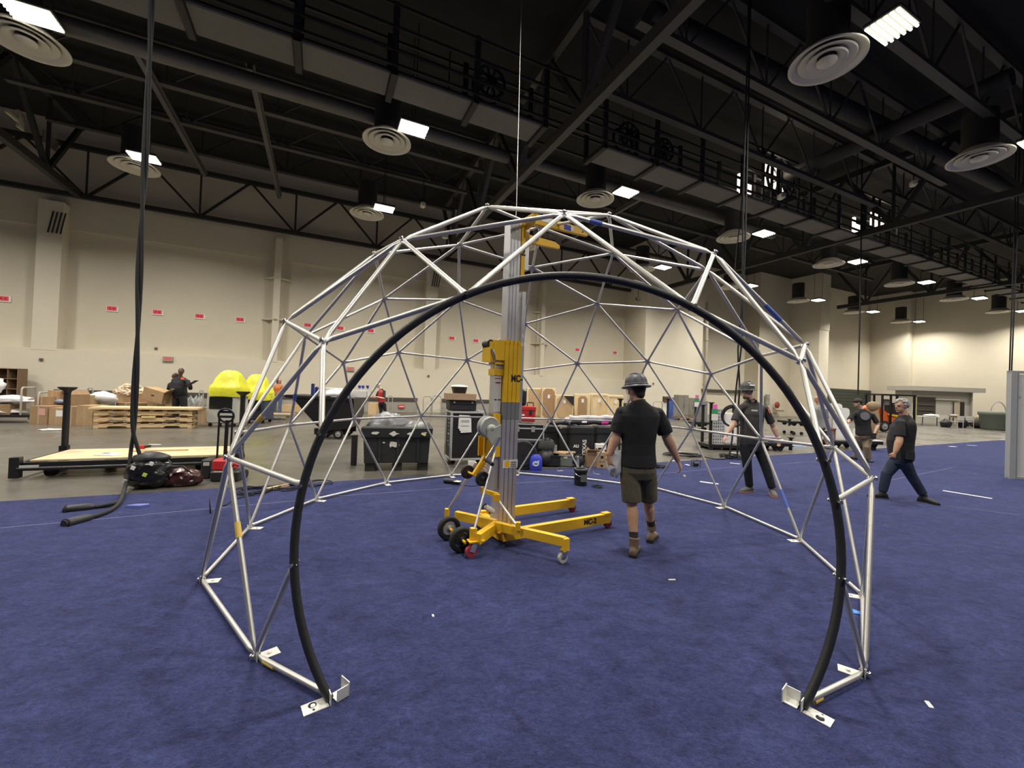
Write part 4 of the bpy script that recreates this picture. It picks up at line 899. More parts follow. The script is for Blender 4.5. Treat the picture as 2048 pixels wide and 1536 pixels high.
# ---- woman with orange top
D6 = gp(552, 830).y
P6_ = person('person with long auburn hair, orange top and blue jeans near the wall', D6,
    dict(head=(559, 761), neck=(557, 769), shL=(550, 773), shR=(564, 773), elL=(548, 781), elR=(567, 780), wrL=(550, 789), wrR=(565, 773, -.2), hdR=(563, 768, -.2), hipL=(553, 790), hipR=(561, 790), knL=(549, 808), knR=(560, 808), anL=(546, 825), anR=(558, 826), toL=(543, 827, -.2), toR=(558, 829, -.2)),
    (.5, -.8, 0), (.85, -.4, 0), skinD, dict(vox=.018, hs=1.0, hairm=mat('auburn_hair', (.16, .045, .02), .6), longhair=.2, shirt=mat('orange_top', (.55, .17, .05), .85), shirtname='top', sleeve=.25, hem=.05, girth=.88, pants=mat('blue_jeans', (.09, .14, .26), .85), shoe=mat('pale_shoe', (.5, .5, .35), .7)))
# ---- man in red vest, reaching into the hopper
D7 = 20.5
P7_ = person('person with white hair, black sleeves and red vest reaching over the black hopper', D7,
    dict(head=(757, 771), neck=(762, 778), shL=(757, 784, .1), shR=(769, 783, -.1), elL=(752, 795, .1), elR=(768, 797, -.3), wrL=(742, 794, .1), wrR=(750, 793, -.3), hipL=(760, 806), hipR=(768, 806), knL=(762, 822), knR=(770, 822), anL=(762, 836), anR=(772, 836), toL=(757, 838), toR=(767, 838)),
    (-1, -.15, 0), (-1, 0, -.25), skinD, dict(vox=.018, hs=1.0, hairm=mat('white_hair', (.6, .57, .52), .8), shirt=tee, sleeve=.9, hem=-.03, girth=1.08, belly=.05, vest=mat('red_vest', (.42, .03, .035), .8), pants=bpants, shoe=bshoe))
# ---- big man with clipboard
D8 = 15.3
P8_ = person('big person in dark jacket with orange badge holding an open folder', D8,
    dict(head=(362, 744), neck=(360, 754), shL=(348, 760, -.05), shR=(375, 762, -.05), elL=(345, 779, -.1), elR=(381, 777, -.15), wrL=(345, 781, -.3), wrR=(381, 770, -.4), hipL=(354, 790), hipR=(366, 790), knL=(351, 815), knR=(368, 815), anL=(350, 838), anR=(368, 838), toL=(349, 842, -.2), toR=(370, 842, -.2)),
    (.25, -1, 0), (.35, -1, -.3), skinC, dict(vox=.016, s=1.12, hairm=hd, shirt=mat('navy_jacket', (.008, .009, .014), .8), shirtname='jacket', sleeve=1.9, hem=-.06, girth=1.1, belly=.05, loose=.025, pants=bpants, legw=1.15, shoe=bshoe))
q = yp(365, 757, D8 - .33); mb = MB(face_M(q, (.2, -1, .1))); mb.box((0, 0, 0), (.11, .09, .006)); mb.build('badge', mat('orange_badge', (.75, .12, .05), .6), P8_[0])
c = yp(378, 768, D8 - .55); mb = MB(T(c, .2)); mb.box((-.16, 0, -.02), (.30, .24, .012), Matrix.Rotation(-.15, 3, 'Y')); mb.box((.12, 0, .05), (.30, .24, .012), Matrix.Rotation(-.62, 3, 'Y'))
tag(mb.build('folder', blackp, None, c), 'open dark folder held by the big man in the dark jacket', 'folder')
# ---- two people mostly hidden
person('person in dark hooded top partly hidden behind the big man', 16.3,
    dict(head=(350, 752), neck=(350, 760), shL=(340, 768), shR=(359, 768), elL=(336, 781), elR=(362, 782), wrL=(340, 792, -.1), wrR=(358, 792, -.1), hipL=(346, 795), hipR=(354, 795), knL=(346, 815), knR=(354, 815), anL=(346, 833), anR=(354, 833), toL=(344, 836, -.2), toR=(356, 836, -.2)),
    (-.3, -1, 0), (-.6, -.6, 0), skinC, dict(vox=.018, hairm=hd, shirt=MATS['navy_jacket'], sleeve=1.8, hem=-.05, girth=1.1, loose=.025, pants=bpants, shoe=bshoe))
person('person with black hair partly hidden between the two yellow wrapped kiosks', 19.0,
    dict(head=(462, 759), neck=(463, 767), shL=(455, 773), shR=(472, 773), elL=(452, 785), elR=(474, 785), wrL=(455, 795), wrR=(472, 795), hipL=(459, 796), hipR=(467, 796), knL=(459, 814), knR=(467, 814), anL=(459, 830), anR=(467, 830), toL=(458, 832, -.2), toR=(468, 832, -.2)),
    (.2, -1, 0), (-.2, -1, 0), skinC, dict(vox=.018, hairm=hd, shirt=tee, sleeve=.8, hem=-.05, pants=bpants, shoe=bshoe))
# ================================================================ wall signs and small wall things
pink = mat('hot_pink_sheet', (.85, .09, .13), .7); pinkd = mat('dark_pink_print', (.45, .03, .05), .7)
sg = [(8, 598), (225, 618), (316, 625), (400, 633), (481, 640), (616, 651), (681, 657), (742, 662), (904, 677), (952, 682), (1044, 688), (1155, 700), (1230, 706)]
for k, (x, y) in enumerate(sg):
    p = vp(x, y, VA - .02); t = thing('wall_sign', f'small hot pink sign on white board, {ORD[k]} from the left on the long wall', 'sign', p, 'pink signs along the long wall')
    M = face_M(p, -HV)
    b = MB(M); b.box((0, 0, .0), (.46, .27, .04)); b.build('board', white, t)
    b = MB(M); b.box((-.02, .02, .025), (.36, .20, .012)); s_ = b.build('pink_sheet', pink, t)
    b = MB(M)
    for q in (-.08, .06): b.box((q, .02, .034), (.07, .09, .004))
    b.build('print', pinkd, s_)
for x, y, lab in ((336, 718, 'grey framed red exit sign on the wall above the big man'), (701, 738, 'grey framed red exit sign on the wall above the hopper')):
    p = vp(x, y, VA - .64); t = thing('exit_sign', lab, 'sign', p); M = face_M(p, -HV)
    b = MB(M); b.box((0, 0, 0), (.42, .23, .07)); b.build('frame', greyp, t)
    b = MB(M); b.box((0, .01, .036), (.34, .15, .01)); b.build('face', mat('exit_face', (.72, .20, .18), .6), t)
    text('EXIT', .13, M @ Matrix.Translation((0, .01, .042)), mat('exit_letter', (.60, .03, .03), .5), t, sx=.85)
for x, y, v, lab in ((82, 719, VA - .62, 'tiny dark wall box below the left pilaster'), (312, 697, VA - .03, 'tiny dark fitting above the first exit sign'), (857, 752, VA - .62, 'tiny grey wall box right of the red vest man'), (1307, 767, 24.25, 'tiny dark wall box right of the grey hard hat')):
    p = vp(x, y, v); b = MB(face_M(p, -HV)); b.box((0, 0, 0), (.12, .12, .06), None, .01); b.box((0, 0, .03), (.07, .07, .01)); tag(b.build('wall_box', mat('dim_box', (.12, .11, .10), .6), None, p), lab, 'box')
p = gp(1030, 790) if False else vp(803, 813, VA - .72); t = thing('fire_box', 'small red sign plate low on the grey wall panel', 'sign', p); M = face_M(p, -HV)
b = MB(M); b.box((0, 0, 0), (.36, .22, .04)); b.build('plate', mat('red_plate', (.6, .05, .05), .6), t); b = MB(M); b.box((0, 0, .025), (.30, .05, .01)); b.build('stripe', white, t)
for k, (x0, x1, yt) in enumerate(((173, 184, 776), (397, 405, 781), (776, 784, 792), (846, 862, 793), (864, 882, 792), (1306, 1324, 803))):
    v = 25.6 if x0 < 1300 else 23.6
    a, e = vp(x0, 820, v), vp(x1, 820, v); a.z = e.z = 0; zt = vp(x0, yt, v).z
    b = MB(); b.tube([a, a + Vector((0, 0, zt - .12)), a.lerp(e, .15) + Vector((0, 0, zt)), a.lerp(e, .85) + Vector((0, 0, zt)), e + Vector((0, 0, zt - .12)), e], .03, 8)
    tag(b.build('pipe_rail', mat('rail_grey', (.36, .34, .30), .5), None, a), f'grey bent pipe guard rail at the wall foot, {ORD[k]} from the left', 'rail', 'pipe guard rails at the wall')
p = vp(1412, 700, 24.1); b = MB(); b.cyl(Vector((p.x, p.y, 0)), Vector((p.x, p.y, 9.5)), .14, 12)
for z in (2.6, 4.4, 6.3): b.cyl(Vector((p.x, p.y, z)), Vector((p.x, p.y, z + .12)), .19, 12)
tag(b.build('wall_pipe', mat('pipe_beige', (.36, .32, .25), .6), None, Vector((p.x, p.y, 0))), 'tall beige pipe standing beside the pale far pier', 'pipe')
p = vp(1535, 799, 25.0); b = MB(face_M(p, -HV)); b.box((0, 0, 0), (.5, 1.0, .16), None, .02); b.box((0, .2, .09), (.36, .4, .03)); tag(b.build('electric_panel', mat('panel_grey_green', (.27, .27, .22), .6), None, p), 'grey green electrical box on the far wall', 'box')
p = vp(1553, 812, 24.9); t = thing('hose_reel', 'small red reel and shelf on the far wall', 'reel', p); M = face_M(p, -HV)
b = MB(M); b.lathe([(.30, 0), (.30, .12), (.1, .14)], (0, .1, 0), (0, 0, 1), 16); b.build('reel', mat('dark_red_reel', (.28, .04, .03), .6), t); b = MB(M); b.box((.3, -.45, .1), (.9, .1, .3)); b.build('shelf', mat('shelf_brown', (.2, .13, .09), .7), t)
# ================================================================ helpers for loose goods
def M_at(x, y, rz=None, z=0.0): return T(gp(x, y, z), HROT if rz is None else rz)
def lump(M, r, amp, seed, n=18, m=12, mb=None):
    b = mb or MB(M); b.M = M; o = len(b.v); b.ball((0, 0, r[2] * .8), r, n, m, amp, seed)
    return b
def pbox(x0, x1, yt, yb, D, m, name, label, cat, group=None, dep=None, rz=None, flaps=False, z0=None, parts=None, bev=.0):
    # box whose front spans the given sight lines at distance D
    a, c = yp(x0, yb, D), yp(x1, yb, D); top = yp((x0 + x1) / 2, yt, D).z
    if z0 is None: z0 = max(a.z * .5 + c.z * .5, 0)
    w_ = (c - a).length; h_ = max(top - z0, .05); d_ = dep or w_ * .8
    ctr = Vector(((a.x + c.x) / 2, D + d_ / 2, z0)); t = thing(name, label, cat, ctr, group)
    M = T(ctr, rz if rz is not None else rnd.uniform(-.12, .12))
    b = MB(M); b.bb((-w_ / 2, -d_ / 2, 0), (w_ / 2, d_ / 2, h_), bev); b.build('body', m, t)
    if flaps:
        for s, nm in ((-1, 1), (1, 1)):
            b = MB(M @ Matrix.Translation((s * w_ / 2, 0, h_)) @ Matrix.Rotation(s * -.6, 4, 'Y')); b.bb((-.004, -d_ / 2, 0), (.004, d_ / 2, w_ * .35)); b.build('flap', m, t)
        b = MB(M @ Matrix.Translation((0, -d_ / 2, h_)) @ Matrix.Rotation(.7, 4, 'X')); b.bb((-w_ / 2, -.004, 0), (w_ / 2, .004, w_ * .3)); b.build('flap', m, t)
        b = MB(M); b.bb((-w_ * .46, -d_ * .46, h_ - .002), (w_ * .46, d_ * .46, h_ + .003)); b.build('opening', blackp, t)
    elif m in (kraft, kraft2):
        b = MB(M); b.bb((-.03, -d_ / 2 - .002, 0), (.03, d_ / 2 + .002, h_ + .002)); b.build('tape_strip', mat('box_tape', (.45, .33, .20), .4), t)
    if parts: parts(M, w_, d_, h_, t)
    return t
def label_on(x, z, w_, h_, m=None):
    def f(M, W_, D_, H_, t): b = MB(M); b.bb((x * W_ - w_ / 2, -D_ / 2 - .006, z * H_), (x * W_ + w_ / 2, -D_ / 2 - .001, z * H_ + h_)); b.build('paper_label', m or white, t)
    return f
# ================================================================ far left: shelf, cart, cardboard
t = thing('pigeonhole_shelf', 'brown wooden pigeonhole shelf at the left edge by the wall', 'shelf', yp(8, 830, 18)); t.location.z = 0
a, c = yp(-22, 790, 18), yp(38, 790, 18); w_ = (c - a).length; M = T(Vector(((a.x + c.x) / 2, 18, 0)), .15); sm = mat('shelf_wood', (.22, .14, .08), .7, n=.1)
for s in (-1, 1): b = MB(M); b.bb((s * w_ / 2 - .02, -.2, 0), (s * w_ / 2 + .02, .2, 1.78)); b.build('side_panel', sm, t)
for z in (.05, .45, .88, 1.32, 1.76): b = MB(M); b.bb((-w_ / 2, -.2, z), (w_ / 2, .2, z + .03)); b.build('shelf_board', sm, t)
for x in (-.2, .2): b = MB(M); b.bb((x * w_ - .012, -.19, 0), (x * w_ + .012, .19, 1.76)); b.build('divider', sm, t)
b = MB(M); b.bb((-w_ / 2, .19, 0), (w_ / 2, .2, 1.78)); b.build('back_panel', mat('shelf_back', (.10, .065, .04), .8), t)
# grey rail trolley at the left edge
C0 = gp(30, 846); t = thing('rail_trolley', 'grey tube railed platform trolley at the left edge', 'trolley', C0); M = T(C0, HROT); rg = mat('rail_grey', (.36, .34, .30), .5)
b = MB(M); b.bb((-1.6, 0, .18), (.55, .8, .26)); b.build('deck', blackm, t)
for x, zz in ((.5, 1.0), (.1, 1.15), (-1.5, 1.0)):
    b = MB(M); b.tube([(x, .03, .26), (x, .03, zz - .06), (x, .08, zz), (x, .72, zz), (x, .77, zz - .06), (x, .77, .26)], .025, 8); b.build('end_rail', rg, t)
for x, y in ((.35, .08), (.35, .7), (-1.4, .08), (-1.4, .7)):
    b = MB(M); b.cyl((x, y - .03, .10), (x, y + .03, .10), .10, 14); b.build('wheel', mat('pale_wheel', (.4, .38, .33), .6), t)
for k, (px_, z, r, m, lab) in enumerate(((-.55, .27, (.5, .3, .10), white, 'heap of loose white papers on the left trolley'), (-.3, .62, (.55, .28, .13), bagm, 'grey clear plastic bundle on the left trolley rail'), (-.75, .95, (.28, .25, .28), bagm, 'crumpled silver plastic sack above the left trolley'))):
    b = lump(M @ Matrix.Translation((px_, .4, z)), r, .5, k + 11); tag(b.build('plastic_bundle' if k else 'paper_heap', m, None, M @ Vector((px_, .4, z))), lab, 'bundle' if k else 'papers')
b = MB(M); b.bb((-1.2, .15, .26), (-.2, .65, .60)); tag(b.build('cardboard_slab', kraft, None, M @ Vector((-.7, .4, .26))), 'flat brown carton lying on the left trolley', 'carton')
KB = [(58, 97, 812, 846, 0, kraft, 'low brown carton right of the grey trolley', label_on(.2, .5, .25, .22, mat('pale_pink_label', (.6, .35, .28), .7))), (97, 126, 816, 845, 0, kraft2, 'brown carton with white label left of the black post', label_on(.2, .5, .22, .2)), (127, 151, 813, 841, 0, kraft, 'brown carton directly behind the black post', None), (152, 182, 811, 840, 0, kraft2, 'brown carton right of the black post', None),
      (68, 94, 793, 813, .3, kraft, 'dark brown carton behind the low front cartons at left', None), (94, 112, 781, 813, .5, kraft2, 'tall upright brown carton left of the black post', None), (112, 143, 789, 815, .7, kraft, 'open brown carton with blue bundle left of the black post', 'f'), (153, 177, 790, 804, 1.2, kraft2, 'shallow tan carton right of the black post top', None),
      (231, 272, 806, 822, .2, kraft, 'brown carton with orange and white labels behind the pallets', label_on(.25, .3, .2, .2, mat('orange_label', (.75, .28, .06), .7))), (206, 228, 806, 818, .3, white, 'small white carton behind the pallets', None),
      (229, 296, 786, 824, .6, kraft, 'big brown carton heaped with packing paper behind the twisted cable', None), (293, 330, 800, 826, .4, kraft, 'dark brown carton below the tilted open carton', None), (325, 346, 786, 826, .7, kraft, 'brown carton against the big man', None), (396, 408, 815, 848, .1, kraft2, 'tan carton between the pallets and first yellow kiosk', None)]
for k, (x0, x1, yt, yb, dd, m, lab, fn) in enumerate(KB):
    D = (13.2 if x0 < 200 else 15.2) + dd * 1.2; g0 = yp((x0 + x1) / 2, yb, D).z
    z0 = 0 if g0 < .45 else None
    pbox(x0, x1, yt, yb, D, m, 'carton', lab, 'carton', 'cartons along the left wall', dep=.6, flaps=(fn == 'f'), parts=fn if callable(fn) else None, z0=0)
def crumple(c, r, n, m, name, label, cat, s=.07):
    b = MB()
    for k in range(n):
        a, q = rnd.uniform(0, 2 * PI), math.sqrt(rnd.random()); p = Vector(c) + Vector((math.cos(a) * q * r[0], math.sin(a) * q * r[1], (1 - q * q) * r[2] * rnd.uniform(.5, 1)))
        R = Matrix.Rotation(rnd.uniform(0, 6), 3, (rnd.random() - .5, rnd.random() - .5, rnd.random())); b.ball(p, (s * 1.7, s, s * .5), 7, 5, .5, k, R)
    o = b.build(name, m, None, c); o['kind'] = 'stuff'; return tag(o, label, cat)
pap = mat('packing_paper', (.62, .50, .36), .8, n=.3, ns=3)
crumple(yp(263, 787, 16.2), (.62, .28, .35), 130, pap, 'packing_paper', 'heap of crumpled tan packing paper in the big carton', 'paper', .09)
b = lump(T(yp(203, 808, 15.2), .3), (.44, .35, .26), .35, 5); tag(b.build('white_sack', mat('white_sack_cloth', (.72, .70, .68), .6), None, yp(203, 808, 15.2)), 'slumped white plastic sack behind the pallet stack', 'sack')
D = 15.3; a = yp(316, 800, D); t = thing('open_carton', 'tilted open brown carton in front of the big man', 'carton', a); M = T(a, -.1) @ Matrix.Rotation(.22, 4, 'Y')
b = MB(M); b.bb((-.42, -.25, -.05), (.42, .25, .40)); b.build('body', kraft2, t); b = MB(M @ Matrix.Translation((.42, 0, .38)) @ Matrix.Rotation(.9, 4, 'Y')); b.bb((-.01, -.25, 0), (.01, .25, .35)); b.build('flap', kraft2, t); b = MB(M); b.bb((-.06, -.256, .16), (.06, -.25, .2)); b.build('hand_hole', blackp, t)
b = lump(T(yp(120, 806, 13.9), .2), (.28, .14, .07), .3, 8); tag(b.build('blue_bundle', mat('dull_blue_cloth', (.22, .25, .36), .8), None, yp(120, 806, 13.9)), 'pale blue folded bundle on an open carton at left', 'bundle')
b = MB(); 
for k in range(9): b.lathe([(.05, 0), (.055, .05), (.05, .18), (.02, .23), (.018, .27)], yp(372 + k * 3.6, 812 - (k % 3) * 4, 15.9 + (k % 2) * .2), (rnd.uniform(-.3, .3), 0, 1), 8)
o = b.build('clear_bottles', mat('clear_plastic', (.62, .64, .66), .2, alpha=.6), None, yp(385, 812, 16)); o['kind'] = 'stuff'; tag(o, 'heap of clear plastic bottles beside the first yellow kiosk', 'bottles')
b = lump(M_at(105, 861, .4), (.28, .10, .03), .5, 3); tag(b.build('floor_paper', white, None, gp(105, 861)), 'white scrap of paper lying on the concrete at left', 'paper')
b = MB(M_at(310, 889, .2)); b.bb((-.12, -.03, 0), (.12, .03, .004)); b.bb((.02, -.05, .003), (.1, .0, .006)); tag(b.build('floor_scrap', white, None, gp(310, 889)), 'small pale scrap on the concrete behind the plywood cart', 'scrap')
# ---- stack of three pallets
PC = gp(186, 857); ut, vt = uv_of(PC); t = thing('pallet_stack', 'stack of long pine pallets topped with a plywood sheet', 'pallets', PC); M = HM(ut, vt)
for k in range(3):
    z = k * .20
    for y in (.0, .36, .72):
        b = MB(M); b.prism([(0, 0), (.3, 0), (.36, .05), (.75, .05), (.82, 0), (1.7, 0), (1.77, .05), (2.1, .05), (2.16, 0), (2.45, 0), (2.45, .11), (0, .11)], .05, (0, y, z + .02), (1, 0, 0), (0, 0, 1), (0, 1, 0)); b.build('stringer', wood, t)
    for q in range(8):
        b = MB(M); x = q * .335; b.bb((x, -.01, z + .13 + rnd.uniform(0, .004)), (x + .12, 0.78, z + .152)); b.build('deck_board', wood, t)
    for q in (0, 3, 7): b = MB(M); x = q * .335; b.bb((x, 0, z), (x + .12, 0.77, z + .02)); b.build('base_board', wood, t)
b = MB(M); b.bb((-.12, -.05, .60), (2.62, .86, .64)); b.bb((-.1, -.02, .64), (2.6, .82, .66)); b.build('plywood_sheet', ply, t)
b = MB(M); b.bb((1.15, -.03, .33), (1.5, .0, .39)); b.build('yellow_note', mat('pale_yellow_note', (.72, .55, .20), .8), t)
# ---- yellow wrapped kiosks
yw = mat('yellow_stretch_wrap', (.72, .70, .035), .4, bump=.7, bs=7, n=.08, ns=4)
def kiosk(x0, x1, yb, yt, ys, D, bodym, lab, seed):
    a, c = yp(x0, yb, D), yp(x1, yb, D); w_ = (c - a).length; zt = yp((x0 + x1) / 2, yt, D).z; zs = yp((x0 + x1) / 2, ys, D).z
    ctr = Vector(((a.x + c.x) / 2, D + .4, 0)); t = thing('wrapped_kiosk', lab, 'kiosk', ctr, 'yellow wrapped kiosks'); M = T(ctr, .12)
    b = MB(M); b.bb((-w_ / 2, -.4, .12), (w_ / 2, .4, zs + .05), .03); b.build('cabinet', bodym, t)
    b = MB(M); b.bb((-w_ * .40, -.415, .62 if seed == 1 else .5), (w_ * .36, -.40, zs - .12)); b.build('screen', mat('kiosk_screen', (.012, .013, .012), .15), t)
    R = []
    for z, k, q in ((zs - .10, 1.06, 1.14), (zs + .02, 1.10, 1.20), (zs + .16, 1.07, 1.15), (zs + .26, 1.05, 1.10), (zs + .34, .92, .95), (zs + .5, .80, .8), (zs + .66, .74, .72), (zt - .09, .60, .6), (zt - .02, .42, .4), (zt, .25, .25)):
        R.append([Vector((w_ / 2 * k * math.copysign(abs(math.cos(2 * PI * j / 28)) ** (.35 + .5 * (z > zs + .5)), math.cos(2 * PI * j / 28)) + .05 * (seed == 1), .4 * q * math.copysign(abs(math.sin(2 * PI * j / 28)) ** (.35 + .5 * (z > zs + .5)), math.sin(2 * PI * j / 28)), z)) * 1 + Vector((.05 * noise.noise(Vector((j * .9, z * 4, seed))), .05 * noise.noise(Vector((j * .8, z * 4, seed + 5))), .05 * noise.noise(Vector((j * .7, z * 3, seed + 9))))) for j in range(28)])
    b = MB(M); b.rings(R); b.build('yellow_wrap', yw, t)
    for zz in (zs + .05, zs + .16):
        b = MB(M); b.tube([(w_ * .56 * math.cos(2 * PI * j / 24), .46 * math.sin(2 * PI * j / 24), zz + .02 * math.sin(j)) for j in range(24)], .012, 6, closed=True); b.build('wrap_cord', mat('wrap_crease', (.42, .42, .03), .6), t)
    for x in (-.4, .4):
        for y in (-.3, .3): b = MB(M); b.cyl((x * w_, y - .02, .06), (x * w_, y + .02, .06), .06, 10); b.build('caster', rubber, t)
    return t
kiosk(410, 466, 853, 740, 787, 14.3, mat('kiosk_pale_grey', (.42, .42, .38), .5), 'pale grey kiosk under yellow wrap, left of two', 1)
kiosk(473, 524, 845, 748, 795, 15.8, mat('kiosk_navy', (.035, .045, .075), .5), 'dark blue kiosk under yellow wrap, right of two', 2)
b = MB(T(yp(467, 838, 14.9), 0)); b.bb((-.03, -.02, -.30), (.03, .02, .35)); tag(b.build('white_board_edge', white, None, yp(467, 838, 14.9)), 'thin white upright strip between the yellow kiosks', 'strip')
# posts and table near the woman
pbox(521, 541, 797, 824, 22.0, kraft, 'carton', 'brown carton on the low table beside the woman', 'carton', None, dep=.6)
b = MB(T(gp(535, 838), .3)); b.bb((-1.0, -.5, .18), (1.0, .5, .24)); b.bb((-.9, -.45, 0), (-.8, .45, .18)); b.bb((.8, -.45, 0), (.9, .45, .18)); tag(b.build('low_platform', mat('dull_ply', (.36, .29, .2), .7), None, gp(535, 838)), 'low plywood platform at the feet of the woman', 'platform')
for k, (x0, x1, yt, yb) in enumerate(((563, 586, 809, 826), (584, 602, 812, 826), (735, 751, 806, 832))):
    pbox(x0, x1, yt, yb, 22.5, wood, 'crate', ('pale pine crate left of the hopper', 'second pale pine crate touching the hopper slope', 'pale pine crate behind the red vest man')[k], 'crate', None, dep=.6)
# ---- black tilt hopper
D = 12.2; hc = yp(640, 864, D); kx = D / FPX; t = thing('tilt_hopper', 'black steel tilt hopper on wheels heaped with rubbish', 'hopper', Vector((hc.x, D, 0)))
pr = [((x - 640) * kx, yp(x, y, D).z) for x, y in ((572, 789), (703, 797), (703, 832), (694, 858), (645, 862), (632, 850), (586, 797), (570, 794))]
b = MB(T(Vector((hc.x, D, 0)), .12)); b.prism(pr, 1.3, (0, 0, 0), (1, 0, 0), (0, 0, 1), (0, 1, 0)); b.build('hopper_body', mat('hopper_black', (.012, .012, .013), .38, n=.15, ns=5), t)
for k in range(3):
    b = MB(T(Vector((hc.x, D, 0)), .12)); p0, p1 = pr[6], pr[5]; f_ = .12 + .1 * k
    b.bar((p0[0] + .12 + k * .16, -.012, p0[1] - .08), (p1[0] + .05 + k * .1, -.012, p1[1] + .0), .02, .02, (0, 1, 0)); b.build('rib', MATS['hopper_black'], t)
b = MB(T(Vector((hc.x, D, 0)), .12)); b.bar((pr[0][0], -.02, pr[0][1] - .04), (pr[1][0], -.02, pr[1][1] - .04), .05, .06); b.bar((pr[0][0], 1.32, pr[0][1] - .04), (pr[1][0], 1.32, pr[1][1] - .04), .05, .06); b.build('rim', blackm, t)
for x, y in ((674, .05), (674, 1.2), (642, .6)):
    c = T(Vector((hc.x, D, 0)), .12) @ Vector(((x - 640) * kx, y, .15)); b = MB(); wheel(b, c, (0, 1, 0), .15, .07); wo = b.build('wheel', rubber, t); b = MB(); hubw(b, c, (0, 1, 0), .13, .06); b.build('wheel_hub', mat('wheel_hub_grey', (.40, .39, .37), .5, .3), wo)
b = MB(T(Vector((hc.x, D, 0)), .12)); b.bb((-.2, .1, .12), (.75, .16, .30)); b.bb((-.2, 1.1, .12), (.75, 1.16, .30)); b.build('frame', blackm, t)
c = yp(660, 790, D + .6)
b = MB(T(c, .1)); b.bb((-.5, -.1, -.1), (.62, .35, .22)); tag(b.build('white_carton', white, None, c), 'long white carton lying in the black hopper', 'carton')
for k, (x, lab) in enumerate(((628, 'thick dark blue roll standing in the hopper'), (636, 'second dark blue roll standing in the hopper'))):
    c = yp(x - 3, 795, D + .35 + .1 * k); b = MB(); b.cyl(c, c + Vector((0, 0, .42 - .1 * k)), .05, 12); b.cyl(c + Vector((0, 0, .42 - .1 * k)), c + Vector((0, 0, .425 - .1 * k)), .03, 10); tag(b.build('blue_roll', mat('navy_roll', (.02, .04, .20), .5), None, c), lab, 'roll')
b = lump(T(yp(672, 797, D + .3), 0), (.35, .25, .16), .5, 21); tag(b.build('foam_wrap', bagm, None, yp(672, 797, D + .3)), 'crumpled white foam wrap in the hopper', 'wrap')
b = MB()
for k, x in enumerate((712, 719, 726, 735)): b.cyl(yp(x, 794, D + .8), yp(x + (1 if k else 6), 772 - (k % 2) * 2, D + .8), .03 if k else .015, 8)
b.box(yp(722, 788, D + .85), (.4, .3, .2)); o = tag(b.build('white_tray', white, None, yp(720, 792, D + .8)), 'white tray of slim blue tubes at the right of the hopper', 'tray'); b = MB()
for x in (719, 726, 735): b.cyl(yp(x, 776, D + .77), yp(x, 771, D + .77), .045, 8)
b.build('tube_tip', blue, o)
b = MB(T(gp(665, 886), .1)); b.bb((-.1, -.1, 0), (.1, .1, .08)); 
# ---- black bulk bin
fl, fr = gp(724, 944), gp(858, 942); bw = (fr - fl).length; ang = math.atan2(fr.y - fl.y, fr.x - fl.x); t = thing('bulk_bin', 'black plastic bulk bin with torn labels, full of grey plastic', 'bin', fl); M = T(fl, ang); bd = 1.05
bm_ = mat('bin_black', (.022, .024, .023), .55, n=.12, ns=6)
b = MB(M); R = []
for z, o in ((.16, .025), (.66, .0), (.665, -.03), (.84, -.045), (.87, -.02)): R.append([Vector(p) for p in ((o, o, z), (bw - o, o, z), (bw - o, bd - o, z), (o, bd - o, z))])
R += [[Vector(p) for p in ((.03, .03, .87), (bw - .03, .03, .87), (bw - .03, bd - .03, .87), (.03, bd - .03, .87))], [Vector(p) for p in ((.06, .06, .6), (bw - .06, .06, .6), (bw - .06, bd - .06, .6), (.06, bd - .06, .6))]]
b.rings(R, True, False); b.build('tub', bm_, t)
for x in (.0, bw / 2 - .12, bw - .24): b = MB(M); b.bb((x + .04, .06, 0), (x + .22, bd - .06, .17)); b.build('foot', bm_, t)
for x in (.28, .62, 1.0): b = MB(M); b.bb((x, -.012, .20), (x + .04, .02, .66)); b.build('rib', bm_, t)
tl = mat('torn_label', (.66, .63, .55), .8)
for k, (x, z, s) in enumerate(((.22, .74, .09), (.56, .74, .11), (1.12, .74, .09), (.55, .52, .16), (.86, .74, .07), (.38, .56, .04))):
    n_ = 11; pl = [(s * rnd.uniform(.35, 1) * math.cos(2 * PI * j / n_), s * .55 * rnd.uniform(.35, 1) * math.sin(2 * PI * j / n_)) for j in range(n_)]
    b = MB(M); b.prism(pl, .004, (x, -.05 if z > .7 else -.004, z), (1, 0, 0), (0, 0, 1), (0, 1, 0)); b.build('torn_label', tl if k != 2 else mat('cream_label', (.75, .68, .40), .8), t)
gb = mat('grey_sheeting', (.155, .155, .165), .4, bump=.5, bs=9)
for k, (x, y, r, lab) in enumerate(((.48, .45, (.42, .35, .24), 'heap of grey plastic sheeting at the left of the black bin'), (.95, .40, (.30, .30, .16), 'smaller grey plastic heap at the right of the black bin'), (.75, .85, (.45, .12, .10), 'dark grey plastic fold along the back of the black bin'))):
    b = lump(M @ Matrix.Translation((x, y, .66)), r, .4, 30 + k, 22, 14); tag(b.build('plastic_sheeting', gb, None, M @ Vector((x, y, .66))), lab, 'sheeting')
b = MB(T(gp(704, 931), ang)); b.bb((-.03, 0, 0), (.08, .12, .62)); tag(b.build('black_post', blackp, None, gp(704, 931)), 'black upright leaning post at the left end of the black bin', 'post')
